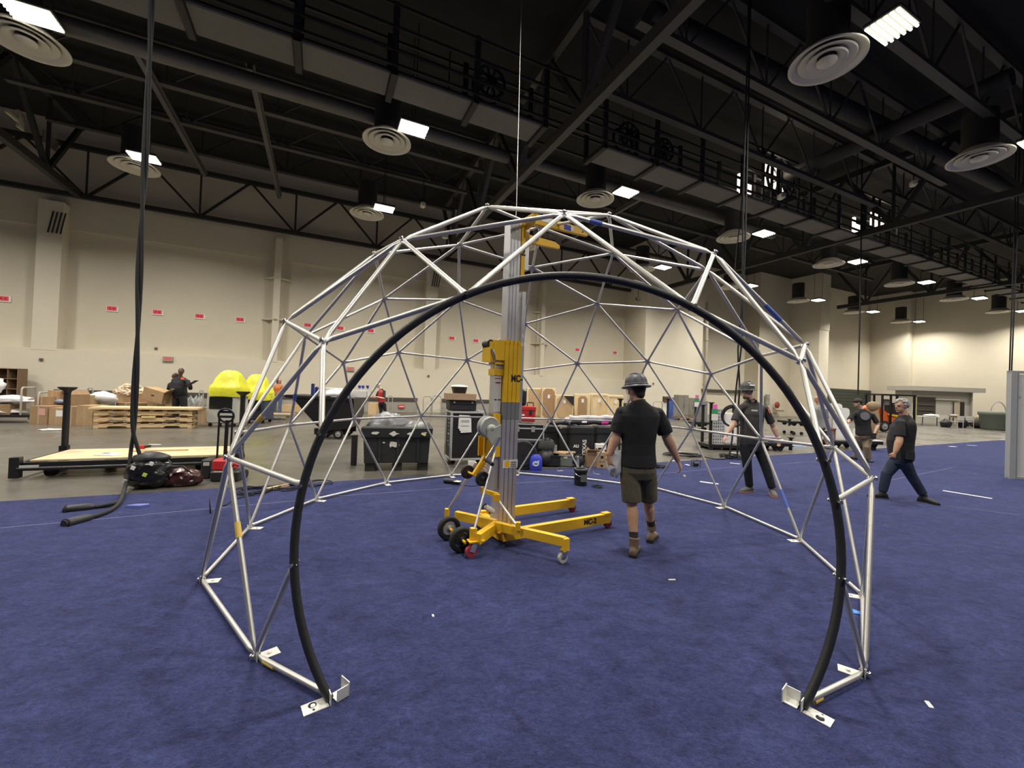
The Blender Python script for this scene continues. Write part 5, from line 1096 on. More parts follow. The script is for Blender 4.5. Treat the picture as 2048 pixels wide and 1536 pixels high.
# ---- tall flight case with notes
c0 = gp(900, 930); t = thing('flight_case', 'tall black flight case with silver edges and taped paper notes', 'case', c0); M = T(c0, .34); fw_, fd_, fh = .72, .60, 1.02
b = MB(M); b.bb((0, 0, .12), (fw_, fd_, .12 + fh)); b.build('case_body', mat('case_laminate', (.012, .012, .013), .5, n=.1), t)
for a, e in [((x, y, .12), (x, y, .12 + fh)) for x in (0, fw_) for y in (0, fd_)] + [((0, y, z), (fw_, y, z)) for y in (0, fd_) for z in (.12, .12 + fh)] + [((x, 0, z), (x, fd_, z)) for x in (0, fw_) for z in (.12, .12 + fh)]:
    b = MB(M); b.bar(a, e, .04, .04); b.build('edge_trim', mat('case_trim', (.70, .70, .70), .4, .5), t)
for x in (.08, fw_ - .08):
    for y in (.1, fd_ - .1): b = MB(M); b.cyl((x, y - .02, .05), (x, y + .02, .05), .05, 12); b.build('caster', rubber, t)
for k, (x, z, r_) in enumerate(((.26, .78, .04), (.32, .70, -.05), (.29, .74, .0))):
    b = MB(M @ Matrix.Translation((x, -.024 - .003 * k, z)) @ Matrix.Rotation(r_, 4, 'Y')); b.bb((-.12, 0, 0), (.12, .002, .30)); n_ = b.build('paper_note', white, t)
b = MB(M)
for z in (.96, .93, .84): b.bb((.2, -.034, z), (.38, -.032, z + .012))
b.build('note_print', mat('grey_print_', (.35, .35, .36), .8), n_)
b = MB(M)
for k in range(8): b.bb((-.024, .12 + .05 * (k % 3), .40 + k * .08), (-.021, .2 + .07 * (k % 2), .43 + k * .08))
b.build('side_stencil', mat('pale_sticker', (.5, .5, .48), .6), t)
t1 = thing('hard_case', 'low black hard case with silver corners on the tall flight case', 'case', M @ Vector((.30, .3, 1.17))); b = MB(M); b.bb((-.04, .08, 1.165), (.56, .52, 1.40), .02); b.build('shell', blackp, t1); b = MB(M); b.bb((-.045, .075, 1.30), (.565, .525, 1.315)); b.build('seam', blackm, t1)
for x in (.06, .46): b = MB(M); b.box((x, .075, 1.35), (.04, .02, .04)); b.build('latch', chrome, t1)
b = MB(M); b.bb((-.10, .05, 1.402), (.54, .5, 1.54)); o = b.build('flat_carton', mat('carton_brown_dull', (.38, .26, .16), .85, n=.1), None, M @ Vector((.2, .3, 1.402))); tag(o, 'flat brown carton on the low black hard case', 'carton'); b = MB(M); b.bb((-.102, .2, 1.4), (.542, .26, 1.542)); b.build('tape_strip', mat('box_tape', (.45, .33, .20), .4), o)
t1 = thing('plastic_tub', 'black plastic tub with white lid on the flat carton', 'tub', M @ Vector((.2, .28, 1.545))); b = MB(M); b.rings([[Vector((.2 + (.14 + q) * math.copysign(abs(math.cos(2 * PI * j / 20)) ** .5, math.cos(2 * PI * j / 20)), .28 + (.10 + q) * math.copysign(abs(math.sin(2 * PI * j / 20)) ** .5, math.sin(2 * PI * j / 20)), z)) for j in range(20)] for z, q in ((1.545, 0), (1.68, .03), (1.69, .045))]); b.build('tub_body', blackp, t1); b = MB(M); b.lathe([(.19, 1.69), (.18, 1.72), (.05, 1.735)], (.2, .28, 0), (0, 0, 1), 18); b.build('lid', white, t1)
# ---- cases and bags behind the lift
def hardcase(x0, x1, yt, yb, D, lab, extra=None, name='hard_case', m=None, dep=.4):
    def parts(M, w_, d_, h_, t):
        b = MB(M); b.bb((-w_ / 2 - .012, -d_ / 2 - .012, h_ * .80), (w_ / 2 + .012, d_ / 2 + .012, h_ * .83)); b.build('lid_seam', blackm, t)
        b = MB(M); b.bb((-w_ * .42, -d_ / 2 - .01, h_ * .1), (-w_ * .36, -d_ / 2, h_ * .78)); b.bb((w_ * .36, -d_ / 2 - .01, h_ * .1), (w_ * .42, -d_ / 2, h_ * .78)); b.build('rib', m or blackp, t)
        if extra: extra(M, w_, d_, h_, t)
    return pbox(x0, x1, yt, yb, D, m or mat('case_charcoal', (.020, .021, .022), .5), name, lab, 'case', 'upright black cases', dep=dep, rz=.1, z0=.0, parts=parts, bev=.03)
def marks(M, w_, d_, h_, t):
    fm_ = lambda x, z: M @ face_M(Vector((x, -d_ / 2 - .004, z)), (0, -1, 0))
    text('ALI', .09, fm_(-.14, h_ * .47), white, t, bold=.004)
    text('TEXAS', .13, fm_(.06, h_ * .43) @ Matrix.Rotation(PI / 2, 4, 'Z'), white, t, bold=.003)
hardcase(1084, 1116, 851, 925, 9.9, 'narrow upright black case left of the lettered case'); hardcase(1116, 1136, 855, 925, 9.8, 'slim upright black case touching the lettered case')
hardcase(1136, 1186, 853, 930, 9.6, 'upright black case with white hand lettering', marks); hardcase(1188, 1240, 853, 928, 9.7, 'upright black case behind the left arm of the man in shorts', lambda M, w_, d_, h_, t: [label_on(-.2, .38, .14, .16)(M, w_, d_, h_, t), text('TEX', .1, M @ face_M(Vector((.09, -d_ / 2 - .004, h_ * .45)), (0, -1, 0)) @ Matrix.Rotation(PI / 2, 4, 'Z'), white, t, bold=.003)])
rollm = mat('black_roll', (.02, .02, .022), .4); wrapm = mat('clear_wrap', (.60, .59, .60), .25, bump=.6, bs=14)
for k, (x0, y0, x1, y1, r, m, lab) in enumerate(((1140, 845, 1236, 845, .055, rollm, 'black tube with pink tape lying across the upright cases'), (1095, 846, 1160, 846, .05, rollm, 'black tube at the left lying across the upright cases'), (1138, 836, 1236, 836, .06, wrapm, 'long clear wrapped bundle on top of the black tubes'), (1130, 838, 1150, 848, .07, wrapm, 'crumpled clear plastic knot at the end of the tubes'))):
    a, c = yp(x0, y0, 9.75), yp(x1, y1, 9.8); b = MB(); b.tube([a.lerp(c, q / 8) + Vector((0, 0, .012 * math.sin(q * 2 + k))) for q in range(9)], [r * (1 + .12 * math.sin(q * 3 + k)) for q in range(9)], 12); o = tag(b.build('wrapped_tube', m, None, a), lab, 'tube')
    if k == 0: b = MB(); b.cyl(yp(1202, 845, 9.77), yp(1216, 845, 9.77), .062, 12); b.build('pink_tape', mat('pink_tape', (.75, .05, .35), .5), o); b = MB(); b.cyl(yp(1163, 845, 9.77), yp(1173, 845, 9.77), .06, 12); b.build('white_label', white, o)
def flight2(x0, x1, yt, yb, D, lab, z0):
    def parts(M, w_, d_, h_, t):
        for z in (0, h_ * .72, h_):
            b = MB(M); b.bb((-w_ / 2 - .008, -d_ / 2 - .008, z - .015), (w_ / 2 + .008, -d_ / 2, z + .015)); b.build('edge_trim', MATS['case_trim'], t)
        b = MB(M); b.bb((w_ / 2 - .015, -d_ / 2 - .006, 0), (w_ / 2 + .008, -d_ / 2 + .02, h_)); b.build('edge_trim', MATS['case_trim'], t)
        for x in (-.18, .22): b = MB(M); b.bb((x * w_ - .04, -d_ / 2 - .02, h_ * .5), (x * w_ + .04, -d_ / 2, h_ * .85)); b.build('latch', mat('latch_steel', (.5, .5, .5), .4, .6), t)
    return pbox(x0, x1, yt, yb, D, MATS['case_laminate'], 'latched_case', lab, 'case', None, dep=.5, rz=.06, z0=z0, parts=parts)
flight2(1008, 1086, 848, 879, 9.2, 'silver edged black case with two latches right of the lift mast', yp(1050, 879, 9.2).z)
pbox(1006, 1084, 881, 930, 9.25, mat('case_charcoal', (.020, .021, .022), .5), 'road_case', 'dark lower case under the latched case by the lift', 'case', None, dep=.5, rz=.06, z0=0, parts=lambda M, w_, d_, h_, t: [MB(M).bb((-w_ / 2 - .01, -d_ / 2 - .01, h_ - .03), (w_ / 2 + .01, -d_ / 2, h_)).build('edge_trim', MATS['case_trim'], t)])
tc = yp(1052, 838, 9.5); t = thing('red_tool_box', 'red tool box with black latches standing on the cases', 'toolbox', tc); M = T(tc, .1)
b = MB(M); b.bb((-.26, -.18, -.05), (.19, .18, .28), .02); b.build('box_body', red, t); b = MB(M); b.bb((-.27, -.19, .20), (.20, .19, .30), .015); b.build('lid', red, t); b = MB(M); b.bb((.04, -.20, .12), (.11, -.185, .22)); b.build('latch', blackp, t); b = MB(M); b.bb((-.22, -.186, .08), (-.06, -.182, .12)); b.build('white_print', white, t); b = MB(M); b.tube([(.02, 0, .3), (.02, 0, .38), (.16, 0, .38), (.16, 0, .3)], .015, 8); b.build('handle', blackp, t)
b = MB(T(yp(1044, 812, 9.6), .1)); b.bb((-.18, -.12, 0), (.09, .12, .40), .05); o = b.build('backpack', blackp, None, yp(1044, 812, 9.6)); tag(o, 'upright black bag standing on the red tool box', 'bag'); b = MB(T(yp(1044, 812, 9.6), .1)); b.bb((-.14, -.14, .05), (.05, -.11, .25), .02); b.build('pocket', blackm, o)
t = thing('stage_speaker', 'black round fronted speaker on the floor right of the lift mast', 'speaker', gp(1045, 941)); M = T(gp(1045, 941), .1); b = MB(M); b.lathe([(.30, .0), (.31, .04), (.31, .24), (.29, .26)], (.0, .3, .30), (0, -1, 0), 26); b.build('drum', rubber, t); b = MB(M); b.lathe([(.22, .27), (.12, .23), (.09, .25), (.02, .27)], (0, .3, .30), (0, -1, 0), 22); b.build('cone', blackp, t)
for k, (x, y, r, m, lab, nm) in enumerate(((1090, 928, (.22, .2, .20), blackp, 'slumped black backpack behind the blue bag', 'backpack'), (1092, 900, (.20, .10, .17), mat('dark_grey_cloth', (.05, .05, .05), .8), 'dark grey padded bag on the black backpack', 'padded_bag'), (1157, 930, (.13, .13, .15), blackp, 'black bag between the grey bin and open carton', 'bag'))):
    p = yp(x, y, 9.2 if k != 1 else 9.25); p.z = .008 if k != 1 else .30
    b = lump(T(p, .2), r, .18, 40 + k); o = tag(b.build(nm, m, None, p), lab, 'bag'); b = MB(T(p, .2)); b.tube([(-.05, -.05, r[2] * 1.6), (-.03, -.08, r[2] * 1.9), (.05, -.08, r[2] * 1.9), (.06, -.05, r[2] * 1.6)], .012, 6); b.build('strap', blackm, o)
p = gp(1072, 942, .008); t = thing('blue_bag', 'bright blue drawstring bag with white leaf logo on the carpet edge', 'bag', p); M = T(p, .05); b = MB(M); R = []
for z, a, c in ((0, .12, .07), (.08, .135, .08), (.24, .13, .075), (.30, .10, .05), (.33, .06, .03)): R.append([Vector((a * math.copysign(abs(math.cos(2 * PI * j / 20)) ** .6, math.cos(2 * PI * j / 20)), c * math.sin(2 * PI * j / 20) + .08, z)) for j in range(20)])
b.rings(R); b.build('sack', mat('royal_blue_cloth', (.035, .05, .50), .5), t)
b = MB(M); b.prism([(.07 * math.cos(2 * PI * j / 16), .055 * math.sin(2 * PI * j / 16)) if j != 2 else (.075, .075) for j in range(16)], .004, (-.01, -.006, .15), (1, 0, 0), (0, 0, 1), (0, 1, 0)); b.build('logo', mat('pale_logo', (.62, .66, .80), .7), t); b = MB(M); b.bb((-.045, -.008, .140), (.03, -.006, .158)); b.bb((.04, -.006, .03), (.09, -.004, .045)); b.build('logo_print', mat('navy_roll', (.02, .04, .20), .5), t)
pbox(1088, 1120, 911, 937, 9.05, blackp, 'black_tote', 'low black tote on the carpet edge right of the blue bag', 'tote', None, dep=.3, z0=.008, bev=.03, parts=lambda M, w_, d_, h_, t: [MB(M).bb((-w_ / 2 - .01, -d_ / 2 - .01, h_ - .03), (w_ / 2 + .01, d_ / 2 + .01, h_)).build('lid', blackm, t)])
t = pbox(1120, 1146, 910, 934, 9.15, mat('bin_grey', (.17, .19, .18), .5), 'grey_bin', 'grey plastic bin filled with wood offcuts', 'bin', None, dep=.32, z0=.008, bev=.01, parts=lambda M, w_, d_, h_, t: [MB(M).bb((-.05, -d_ / 2 - .004, h_ * .7), (.03, -d_ / 2, h_ * .88)).build('paper_label', mat('cream_label', (.75, .68, .40), .8), t), MB(M).bb((-w_ / 2 - .012, -d_ / 2 - .012, h_ - .03), (w_ / 2 + .012, d_ / 2 + .012, h_)).build('rim', grey, t)])
for k in range(5):
    p = yp(1118 + k * 5, 907 - (k % 3), 9.25 + .03 * k); b = MB(T(p, .2 * k - .4)); b.bb((-.13, -.03, 0), (.16, .03, .03)); tag(b.build('wood_offcut', wood, None, p), ('pale wood offcut lying crossed on the grey bin', 'second crossed wood offcut on the grey bin', 'third crossed wood offcut on the grey bin', 'fourth crossed wood offcut on the grey bin', 'uppermost right wood offcut on the grey bin')[k], 'offcut', 'offcuts on the grey bin')
b = MB(T(yp(1110, 905, 9.3), .2)); b.bb((-.04, -.01, 0), (.04, .01, .17)); tag(b.build('grey_card', grey, None, yp(1110, 905, 9.3)), 'small grey card standing behind the wood offcuts', 'card')
pbox(1173, 1199, 905, 936, 9.2, kraft, 'carton', 'open brown carton left of the printed carton', 'carton', None, dep=.26, z0=.008, flaps=True)
pbox(1193, 1212, 905, 937, 9.1, kraft2, 'carton', 'tan carton with dark printed marks behind the white bag', 'carton', None, dep=.22, z0=.008, parts=lambda M, w_, d_, h_, t: [MB(M).bb((-.03, -d_ / 2 - .004, h_ * .62), (.03, -d_ / 2, h_ * .78)).bb((-.03, -d_ / 2 - .004, h_ * .08), (.03, -d_ / 2, h_ * .22)).bb((-.06, -d_ / 2 - .004, h_ * .40), (.06, -d_ / 2, h_ * .42)).build('print', blackp, t)])
pbox(1192, 1210, 889, 902, 9.45, white, 'white_carton', 'small white carton on top of the tan carton', 'carton', None, dep=.2, parts=lambda M, w_, d_, h_, t: [MB(M).bb((-.05, -d_ / 2 - .004, h_ * .2), (.05, -d_ / 2, h_ * .5)).build('print', blackp, t)])
b = MB(T(gp(1155, 937, .008), 0)); b.lathe([(.032, 0), (.034, .02), (.034, .16), (.012, .22), (.012, .25)], n=12); o = tag(b.build('water_bottle', mat('clear_bottle', (.6, .62, .66), .1, trans=.7), None, gp(1155, 937, .008)), 'clear water bottle standing left of the open carton', 'bottle'); b = MB(T(gp(1155, 937, .008), 0)); b.cyl((0, 0, .25), (0, 0, .27), .014, 10); b.build('cap', white, o)
p = gp(1163, 973, .008); t = thing('black_bucket', 'black plastic bucket with a grey patch on its side standing inside the dome', 'bucket', p); b = MB(T(p)); b.lathe([(.105, 0), (.112, .02), (.118, .24), (.13, .25), (.13, .29), (.118, .30), (.108, .28), (.10, .04)], (0, .12, 0), n=26, caps=False); b.lathe([(.1, .03), (.001, .03)], (0, .12, 0), n=20, caps=False); b.build('pail', mat('bucket_black', (.022, .024, .023), .35), t)
b = MB(T(p)); b.tube([(.13 * math.cos(a), .12 + .02 - .14 * abs(math.sin(a)), .27 - .10 * abs(math.sin(a))) for a in [PI * k / 10 for k in range(11)]], .004, 6); b.build('bail', chrome, t)
b = MB(T(p)); b.bb((-.02, -.004, .08), (.09, .004, .20)); b.build('grey_patch', mat('bucket_grey', (.12, .13, .125), .5), t)  # flat patch of lighter grey on the front of the pail
# ---- wooden crate panels against the wall
woodp = mat('crate_ply', (.74, .58, .35), .7, n=.1, ns=2); doorw = mat('brown_panel', (.36, .22, .115), .7, n=.08, ns=3)
def wpanel(x0, x1, yt, yb, D, lab, inset=None, im=None, oct_=.25, lbl=True):
    a, c = yp(x0, yb, D), yp(x1, yb, D); w_ = (c - a).length; h_ = yp((x0 + x1) / 2, yt, D).z; ctr = Vector(((a.x + c.x) / 2, D, 0)); t = thing('plywood_crate', lab, 'crate', ctr, 'pale plywood crate panels by the wall'); M = T(ctr, .06)
    b = MB(M); b.bb((-w_ / 2, 0, 0), (w_ / 2, .5, h_), .02); b.build('crate_body', woodp, t)
    if inset:
        m_ = inset * w_; X, z0, z1 = w_ / 2 - m_, .06 + m_ * .3, h_ - m_ * .6; k = (X * 2) * oct_; b = MB(M); b.prism([(-X + k, z0), (X - k, z0), (X, z0 + k), (X, z1 - k), (X - k, z1), (-X + k, z1), (-X, z1 - k), (-X, z0 + k)], .05, (0, -.05, 0), (1, 0, 0), (0, 0, 1), (0, 1, 0)); b.build('door_panel', im or doorw, t)
    else:
        for z in (.06, h_ - .14): b = MB(M); b.bb((-w_ / 2, -.03, z), (w_ / 2, 0, z + .09)); b.build('batten', woodp, t)
        for x in (-w_ / 2, w_ / 2 - .09): b = MB(M); b.bb((x, -.03, .15), (x + .09, 0, h_ - .14)); b.build('batten', woodp, t)
    if lbl: b = MB(M); b.bb((-.07, -.062, h_ * .66), (.07, -.055, h_ * .66 + .22)); b.build('paper_label', white, t)
wpanel(1052, 1082, 776, 833, 25.5, 'tall tan crate panel behind the red tool box', .12, mat('tan_panel', (.50, .34, .18), .7), .08, False)
wpanel(1082, 1110, 776, 833, 25.0, 'tall crate panel with brown eight sided door', .08)
wpanel(1110, 1146, 790, 833, 24.6, 'wide crate panel with rounded tan door and dark corner', .08, MATS['tan_panel'], .22)
wpanel(1148, 1180, 788, 833, 25.2, 'crate panel with small brown eight sided door', .22)
wpanel(1180, 1214, 787, 833, 25.4, 'plain pale crate panel left of the grey hard hat'); wpanel(1214, 1246, 790, 833, 25.0, 'plain pale crate panel just left of the grey hard hat')
p = yp(1138, 797, 24.5); b = MB(T(p, .06)); b.prism([(-.35, .15), (.28, .15), (.28, -.45)], .02, (0, -.1, 0), (1, 0, 0), (0, 0, 1), (0, 1, 0)); b.prism([(-.3, .12), (.25, .12), (.25, -.4)], .01, (0, -.11, 0), (1, 0, 0), (0, 0, 1), (0, 1, 0)); tag(b.build('black_cloth', blackp, None, p), 'black cloth corner hanging over the rounded crate panel', 'cloth')
for x, D, yb, lab in ((1240, 13.5, 900, 'black flared cart post rising left of the man in shorts'), (1335, 17.0, 872, 'thin black flared post right of the man in shorts')):
    p = yp(x, 830, D); zt = yp(x, 797, D).z; b = MB(); b.cyl(Vector((p.x, D, 0)), Vector((p.x, D, zt - .06)), .045, 10); b.lathe([(.045, -.10), (.06, -.05), (.11, -.02), (.11, 0)], Vector((p.x, D, zt)), (0, 0, 1), 14); b.box((p.x, D, .02), (.3, .3, .04)); tag(b.build('cart_post', blackm, None, Vector((p.x, D, 0))), lab, 'post')
# ================================================================ right side: racks and carts
pbox(1338, 1356, 795, 829, 30, mat('blue_sheet', (.06, .12, .42), .6), 'blue_barrier', 'tall blue sheet panel near the far pier', 'panel', None, dep=.5, z0=0, parts=lambda M, w_, d_, h_, t: [MB(M).bb((-w_ / 2, -d_ / 2 - .03, h_ - .2), (w_ / 2, -d_ / 2, h_ - .1)).build('top_band', blue, t)])
pbox(1326, 1336, 804, 826, 29, white, 'white_board', 'small white board left of the blue sheet', 'board', None, dep=.1, z0=0, parts=lambda M, w_, d_, h_, t: [MB(M).bb((-w_ / 2, -d_ / 2 - .02, 0), (w_ / 2, -d_ / 2, .08)).build('edge', grey, t)])
pbox(1328, 1338, 793, 804, 28.9, mat('dark_wood', (.11, .065, .04), .7), 'wood_chest', 'dark brown chest above the small white board', 'chest', None, dep=.3, parts=lambda M, w_, d_, h_, t: [MB(M).bb((-w_ / 2, -d_ / 2 - .02, h_ * .6), (w_ / 2, -d_ / 2, h_ * .66)).build('lid_edge', blackp, t)])
scab = mat('steel_cabinet', (.34, .32, .28), .4, .4, n=.08, ns=2)
def cabinet(x0, x1, yt, yb, D, lab):
    def parts(M, w_, d_, h_, t):
        for q in (-1, 1): b = MB(M); b.bb((q * w_ / 4 - w_ * .23, -d_ / 2 - .03, .12), (q * w_ / 4 + w_ * .23, -d_ / 2, h_ - .06)); dr = b.build('door', scab, t); b = MB(M); b.bb((q * .05 - .015, -d_ / 2 - .06, h_ * .45), (q * .05 + .015, -d_ / 2 - .03, h_ * .6)); b.build('handle', chrome, dr)
        b = MB(M); b.bb((-w_ / 2 - .1, -d_ / 2 - .1, -.12), (w_ / 2 + .1, d_ / 2, -.02)); b.build('dolly', mat('dolly_wood', (.25, .17, .1), .7), t)
        for q in (-1, 1): b = MB(M); b.cyl((q * w_ * .4, -d_ / 2, -.17), (q * w_ * .4, -d_ / 2 + .06, -.17), .07, 10); b.build('caster', rubber, t)
    pbox(x0, x1, yt, yb, D, scab, 'steel_cabinet', lab, 'cabinet', None, dep=.7, z0=.24, parts=parts)
cabinet(1355, 1376, 790, 830, 28, 'tall steel cabinet on a dolly right of the blue sheet'); cabinet(1377, 1397, 796, 831, 28.4, 'lower steel cabinet right of the tall one')
def tagcard(p, s, lab):
    t = thing('tag_card', lab, 'card', p, 'pink topped tag cards on the cart posts'); M = T(p, .05)
    for nm, m, z0, z1, w_ in (('white_part', white, -.36, -.16, .20), ('green_band', mat('green_band', (.05, .30, .12), .6), -.16, 0, .20), ('pink_ribbon', mat('pink_ribbon', (.85, .14, .50), .6), 0, .14, .15)):
        b = MB(M); b.bb((-w_ / 2 * s, -.03, z0 * s), (w_ / 2 * s, -.02, z1 * s)); b.build(nm, m, t)
def panel_cart(x0, x1, ydeck, yb, D, lab, posts, rz=.1):
    a, c = yp(x0, yb, D), yp(x1, yb, D); w_ = (c - a).length; zd = yp(x0, ydeck, D).z; ctr = Vector(((a.x + c.x) / 2, D, 0)); t = thing('panel_cart', lab, 'cart', ctr); M = T(ctr, rz)
    b = MB(M); b.bb((-w_ / 2, 0, zd - .08), (w_ / 2, .07, zd)); b.bb((-w_ / 2, .73, zd - .08), (w_ / 2, .8, zd)); b.bb((-w_ / 2, 0, zd - .08), (-w_ / 2 + .07, .8, zd)); b.bb((w_ / 2 - .07, 0, zd - .08), (w_ / 2, .8, zd)); b.build('frame', blackm, t)
    b = MB(M); b.bb((-w_ / 2, 0, zd), (w_ / 2, .8, zd + .02)); b.build('deck', blackp, t)
    for x in (-w_ / 2 + .3, w_ / 2 - .3):
        for y in (.1, .7):
            b = MB(M); b.prism([(-.14, 0), (.14, 0), (.05, -.12), (-.05, -.12)], .06, (x, y - .03, zd - .08), (1, 0, 0), (0, 0, 1), (0, 1, 0)); b.build('caster_bracket', blackm, t); b = MB(M); b.cyl((x, y - .025, .075), (x, y + .025, .075), .075, 12); b.build('caster', rubber, t)
    for x, y, h_ in posts:
        b = MB(M); b.bb((x * w_ - .035, y - .035, zd - .2), (x * w_ + .035, y + .035, zd + h_)); b.lathe([(.04, -.08), (.05, -.04), (.10, -.015), (.10, 0)], (x * w_, y, zd + h_), (0, 0, 1), 12); b.build('post', blackm, t)
    return t, M, w_, zd
t, M, w_, zd = panel_cart(1417, 1500, 890, 906, 13.0, 'black cart carrying white perforated boards, left of the charcoal polo', ((-.48, .03, 1.35), (-.35, .77, 1.25), (.48, .77, 1.2)))
pm = mat('perforated_white', (.46, .46, .47), .5)
# perforated boards
p0 = M @ Vector((-w_ / 2 + .10, .15, zd + .02)); t2 = thing('perforated_board', 'white perforated plastic pallet board standing on the black cart', 'board', p0); Mb = T(p0, .1); H_, W_ = 1.12, .46
hx, hz = 6, 11
for i in range(hx + 1): b = MB(Mb); x = i * W_ / hx; b.bb((x - .022, 0, 0), (x + .022, .04, H_)); b.build('upright_bar', pm, t2)
for j in range(hz + 1): b = MB(Mb); z = j * H_ / hz; b.bb((0, .001, max(z - .03, 0)), (W_, .039, min(z + .03, H_))); b.build('cross_bar', pm, t2)
b = MB(Mb); b.bb((0, .045, 0), (W_, .055, H_)); b.build('back_sheet', mat('dim_sheet', (.10, .10, .11), .7), t2)
for k, (dx, h_, lab) in enumerate(((.50, 1.0, 'plain white board standing right of the perforated board'), (.66, 1.0, 'second plain white board behind the charcoal polo'))):
    p = M @ Vector((-w_ / 2 + dx, .30 + .12 * k, zd + .02)); b = MB(T(p, .1)); b.bb((0, 0, 0), (.5, .05, h_), .01); b.bb((.05, -.008, .05), (.45, 0, h_ - .05)); tag(b.build('white_sheet_board', white, None, p), lab, 'board')
tagcard(M @ Vector((-.47 * w_ + .06, -.03, zd + 1.15)), 1.0, 'card with pink ribbon and green band on the nearer cart post')
t, M, w_, zd = panel_cart(1388, 1440, 845, 856, 19.5, 'small black cart with a grey slatted board, left rear of the perforated board', ((-.48, .03, 1.0),))
p0 = M @ Vector((-w_ / 2 + .12, .2, zd + .02)); t2 = thing('slatted_board', 'grey slatted board standing on the small black cart', 'board', p0); Mb = T(p0, .1)
b = MB(Mb); b.bb((0, .02, 0), (.62, .05, 1.02)); b.build('board_back', grey, t2)
for k in range(14): b = MB(Mb); b.bb((0, 0, .02 + k * .072), (.62, .02, .065 + k * .072)); b.build('slat', mat('slat_grey', (.36, .35, .34), .6), t2)
tagcard(M @ Vector((-.47 * w_, -.04, zd + 1.15)), 1.1, 'card with pink ribbon and green band on the farther cart post')
panel_cart(1578, 1620, 843, 853, 19.5, 'low empty black flat cart behind the dome at right', ((-.5, .03, .12),))
t, M, w_, zd = panel_cart(1536, 1584, 887, 903, 13.2, 'low black cart loaded with tubes beside the charcoal polo', ((.5, .03, .22), (.5, .03, -.05)))
for k, (z, m, lab) in enumerate(((.06, chrome, 'short steel tube lying on the low loaded cart'), (.14, mat('lilac_tube', (.33, .26, .38), .5), 'lilac wrapped tube lying on the low loaded cart'), (.04, white, 'white bracket at the right end of the low loaded cart'))):
    p = M @ Vector((-.3, .2 + .15 * k, zd + z + .02)); b = MB(T(p, .1)); 
    if k < 2: b.cyl((0, 0, 0), (.55, 0, 0), .05, 12); b.lathe([(.055, 0), (.055, .03)], (.5, 0, 0), (1, 0, 0), 12)
    else: b.tube([(.35, -.35, -.03), (.5, -.35, .05), (.6, -.35, .0)], .03, 8)
    tag(b.build('tube' if k < 2 else 'bracket', m, None, p), lab, 'tube' if k < 2 else 'bracket')
t, M, w_, zd = panel_cart(1662, 1716, 883, 897, 14.8, 'black cart with white boards beside the capped man', ((-.48, .7, .3),))
for k, (x, h_, lab, m) in enumerate(((-.10, 1.20, 'white board with rounded corner left of the capped man', white), (-.25, 1.35, 'white board leaning behind the rounded one', white))):
    p = M @ Vector((x, .35 + .15 * k, zd + .02)); b = MB(T(p, .1)); b.prism([(0, 0), (.62, 0), (.62, h_ - .1), (.58, h_ - .03), (.5, h_), (0, h_)], .05, (0, 0, 0), (1, 0, 0), (0, 0, 1), (0, 1, 0)); b.bb((.02, -.006, .02), (.56, 0, h_ - .12)); tag(b.build('white_board', m, None, p), lab, 'board')
chm = mat('red_brown_seat', (.17, .07, .05), .7)
for k in range(2):
    p = M @ Vector((-.62 + .22 * k, .05 + .1 * k, zd + .02)); t2 = thing('wooden_chair', ('red brown chair on the cart behind the right dome struts', 'second red brown chair on the cart nearer the white boards')[k], 'chair', p, 'red brown chairs on the white board cart'); Mb = T(p, .5)
    b = MB(Mb); b.bb((0, 0, .38), (.42, .42, .44), .02); b.build('seat', chm, t2); b = MB(Mb); b.bb((0, .38, .44), (.42, .42, .9), .02); b.build('backrest', mat('grey_tan_back', (.22, .17, .14), .8), t2)
    for x in (.02, .36):
        for y in (.02, .36): b = MB(Mb); b.bb((x, y, 0), (x + .04, y + .04, .38)); b.build('leg', mat('pink_tan_leg', (.42, .22, .17), .6), t2)
t, M, w_, zd = panel_cart(1736, 1768, 884, 893, 14.2, 'small flat cart with a white board right of the capped man', ())
b = MB(M); b.bb((-w_ / 2, .0, zd + .03), (w_ / 2, .6, zd + .06)); b.bb((-w_ / 2, .55, zd + .06), (w_ / 2, .6, zd + .4)); tag(b.build('white_board', white, None, M @ Vector((0, .3, zd + .03))), 'flat white board lying on the small cart right of the capped man', 'board')
b = lump(M @ Matrix.Translation((.0, .25, zd + .07)), (.2, .18, .12), .3, 71); tag(b.build('green_jar_bundle', mat('dull_green', (.13, .2, .16), .6), None, M @ Vector((0, .25, zd + .07))), 'small dull green bundle on the flat white board', 'bundle')
p = yp(1746, 812, 20); b = MB(); b.ball(p + Vector((0, 0, .0)), (.30, .22, .22), 16, 10, .25, 81); b.ball(p + Vector((.05, .05, -.80)), (.28, .25, .72), 16, 12, .2, 82); tag(b.build('tan_sack', mat('tan_sack', (.30, .22, .13), .9), None, p + Vector((0, 0, -1.5))), 'rounded tan sack standing behind the capped man', 'sack')
